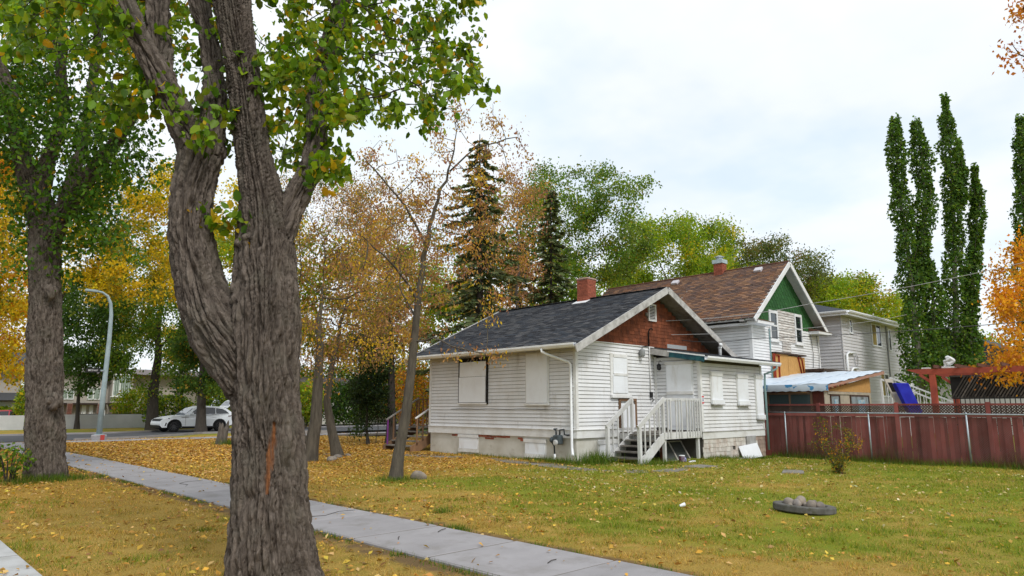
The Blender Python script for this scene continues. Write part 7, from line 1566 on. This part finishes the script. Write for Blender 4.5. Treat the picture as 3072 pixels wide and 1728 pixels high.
gm_ = sst(-9.5, -5.5, x) * sst(2.5, -1.5, y) * .62 + perlin(np.stack([x * .45, y * .45, x * 0 + .3], 1)) * .9 + perlin(np.stack([x * 1.9, y * 1.9, x * 0 + 4.3], 1)) * .55
edge_ = np.minimum(np.abs(x + 9.68), np.abs(x + 11.2)) + perlin(np.stack([x * 3, y * 3, x * 0], 1)) * .12; kk = edge_ > .16; x, y, dep, gm_ = x[kk], y[kk], dep[kk], gm_[kk]; n = len(x)
isg = (gl_.random(n) < np.clip(gm_ * 1.05 + .10, .04, .9))[:, None]
cols = np.where(isg, pick_cols([((.16, .225, .016), 4), ((.24, .265, .026), 3), ((.11, .17, .014), 2)], n, gl_), pick_cols([((.46, .31, .085), 4), ((.37, .25, .065), 3), ((.53, .39, .14), 2), ((.30, .22, .05), 2)], n, gl_))
tu = np.clip(1 + 1.5 * perlin(np.stack([x * 3.1, y * 3.1, x * 0 + 8.8], 1)), .35, 2.4); h = gl_.uniform(.015, .042, n) * (1 + .4 * np.clip(gm_, 0, 1)) * tu; blades('lawn_grass', x, y, h, .0028 + .00022 * dep, cols, gl_.uniform(.4, 1.5, n), 'short mown grass, dry at left and greener at right')
# taller tufts along walls, trunks and fences
TX, TY_, TH = [], [], []
def tuft(cx, cy, rx_, ry_, n, h0, h1): TX.append(gl_.normal(cx, rx_, n)); TY_.append(gl_.normal(cy, ry_, n)); TH.append(gl_.uniform(h0, h1, n))
tuft(.5, -.5, .55, .28, 1500, .1, .42); tuft(-.35, .3, .2, .5, 800, .06, .22); tuft(1.2, -.7, .3, .2, 500, .08, .3); tuft(-.3, 2.5, .12, 1.6, 900, .05, .16); tuft(.9, -1.9, .3, .15, 350, .08, .25); tuft(1.6, -2.0, .35, .2, 350, .06, .2)
tuft(5.3, -2.05, .9, .12, 900, .05, .18); tuft(7.4, -2.0, .6, .12, 500, .05, .16); tuft(-3.45, 16.6, .35, .35, 900, .12, .35); tuft(-12.2, 4.75, .45, .25, 1300, .05, .2); tuft(-12.6, 4.9, .3, .3, 500, .05, .2); tuft(-6.7, -.4, .25, .25, 600, .04, .13); tuft(-8.9, -4.9, .08, .08, 160, .05, .12); tuft(-9.65, -6.2, .05, .12, 160, .04, .1); tuft(-12.1, -3.9, .07, .07, 160, .03, .06)
for k in range(150):
    q_ = gl_.uniform(-11, 20); e_ = gl_.choice([-9.70, -11.15]); tuft(e_, q_, .05, .10, 45, .02, .075)
for k in range(46): tuft(8.75, -1.9 - k * .23, .16, .14, 70, .05, .26)
x = np.concatenate(TX); y = np.concatenate(TY_); h = np.concatenate(TH); k = ~in_house(x, y) & ~paved(x, y); x, y, h = x[k], y[k], h[k]; n = len(x)
blades('grass_tufts', x, y, h, .004 + h * .012, pick_cols([((.085, .16, .012), 4), ((.12, .19, .018), 3), ((.055, .11, .012), 3), ((.22, .18, .04), 1)], n, gl_), gl_.uniform(.15, .8, n), 'taller green grass tufts along walls and trunks')
# dry weeds climbing the foot of the chain-link fence
n = 5200; y = gl_.uniform(-12, -1.9, n); x = 8.95 + gl_.uniform(-.12, .25, n); wv = .35 + .65 * np.clip(perlin(np.stack([y * .8, y * 0, y * 0 + 1.7], 1)) + .35, 0, 1); h = gl_.uniform(.15, .85, n) * wv
blades('dry_weeds', x, y, h, .0035 + h * 0, pick_cols([((.12, .07, .04), 4), ((.18, .11, .05), 3), ((.07, .05, .03), 2), ((.10, .12, .03), 1)], n, gl_), gl_.uniform(.1, .6, n), 'thin dry weeds tangled along the chain-link fence')
# twigs fallen on the sidewalk
for i, (x_, y_, a_, L_) in enumerate([(-10.0, -6.3, .5, .25), (-10.7, -6.35, .9, .18), (-10.3, -8.5, .3, .2), (-10.5, -3.6, 1.2, .14)]):
    d_ = Vector((math.cos(a_), math.sin(a_), 0)) * L_ / 2; o = MB().tube([Vector((x_, y_, .045)) - d_, Vector((x_, y_ + .01, .05)), Vector((x_, y_, .045)) + d_], .005, 5).build('fallen_twig', BARK_D); tag(o, ['longest thin twig on the pavement right of centre', 'short twig near the left pavement edge', 'twig on the pavement nearest the bottom of the view', 'tiny twig on the pavement beside the big elm'][i], 'twig', 'twigs on the pavement')
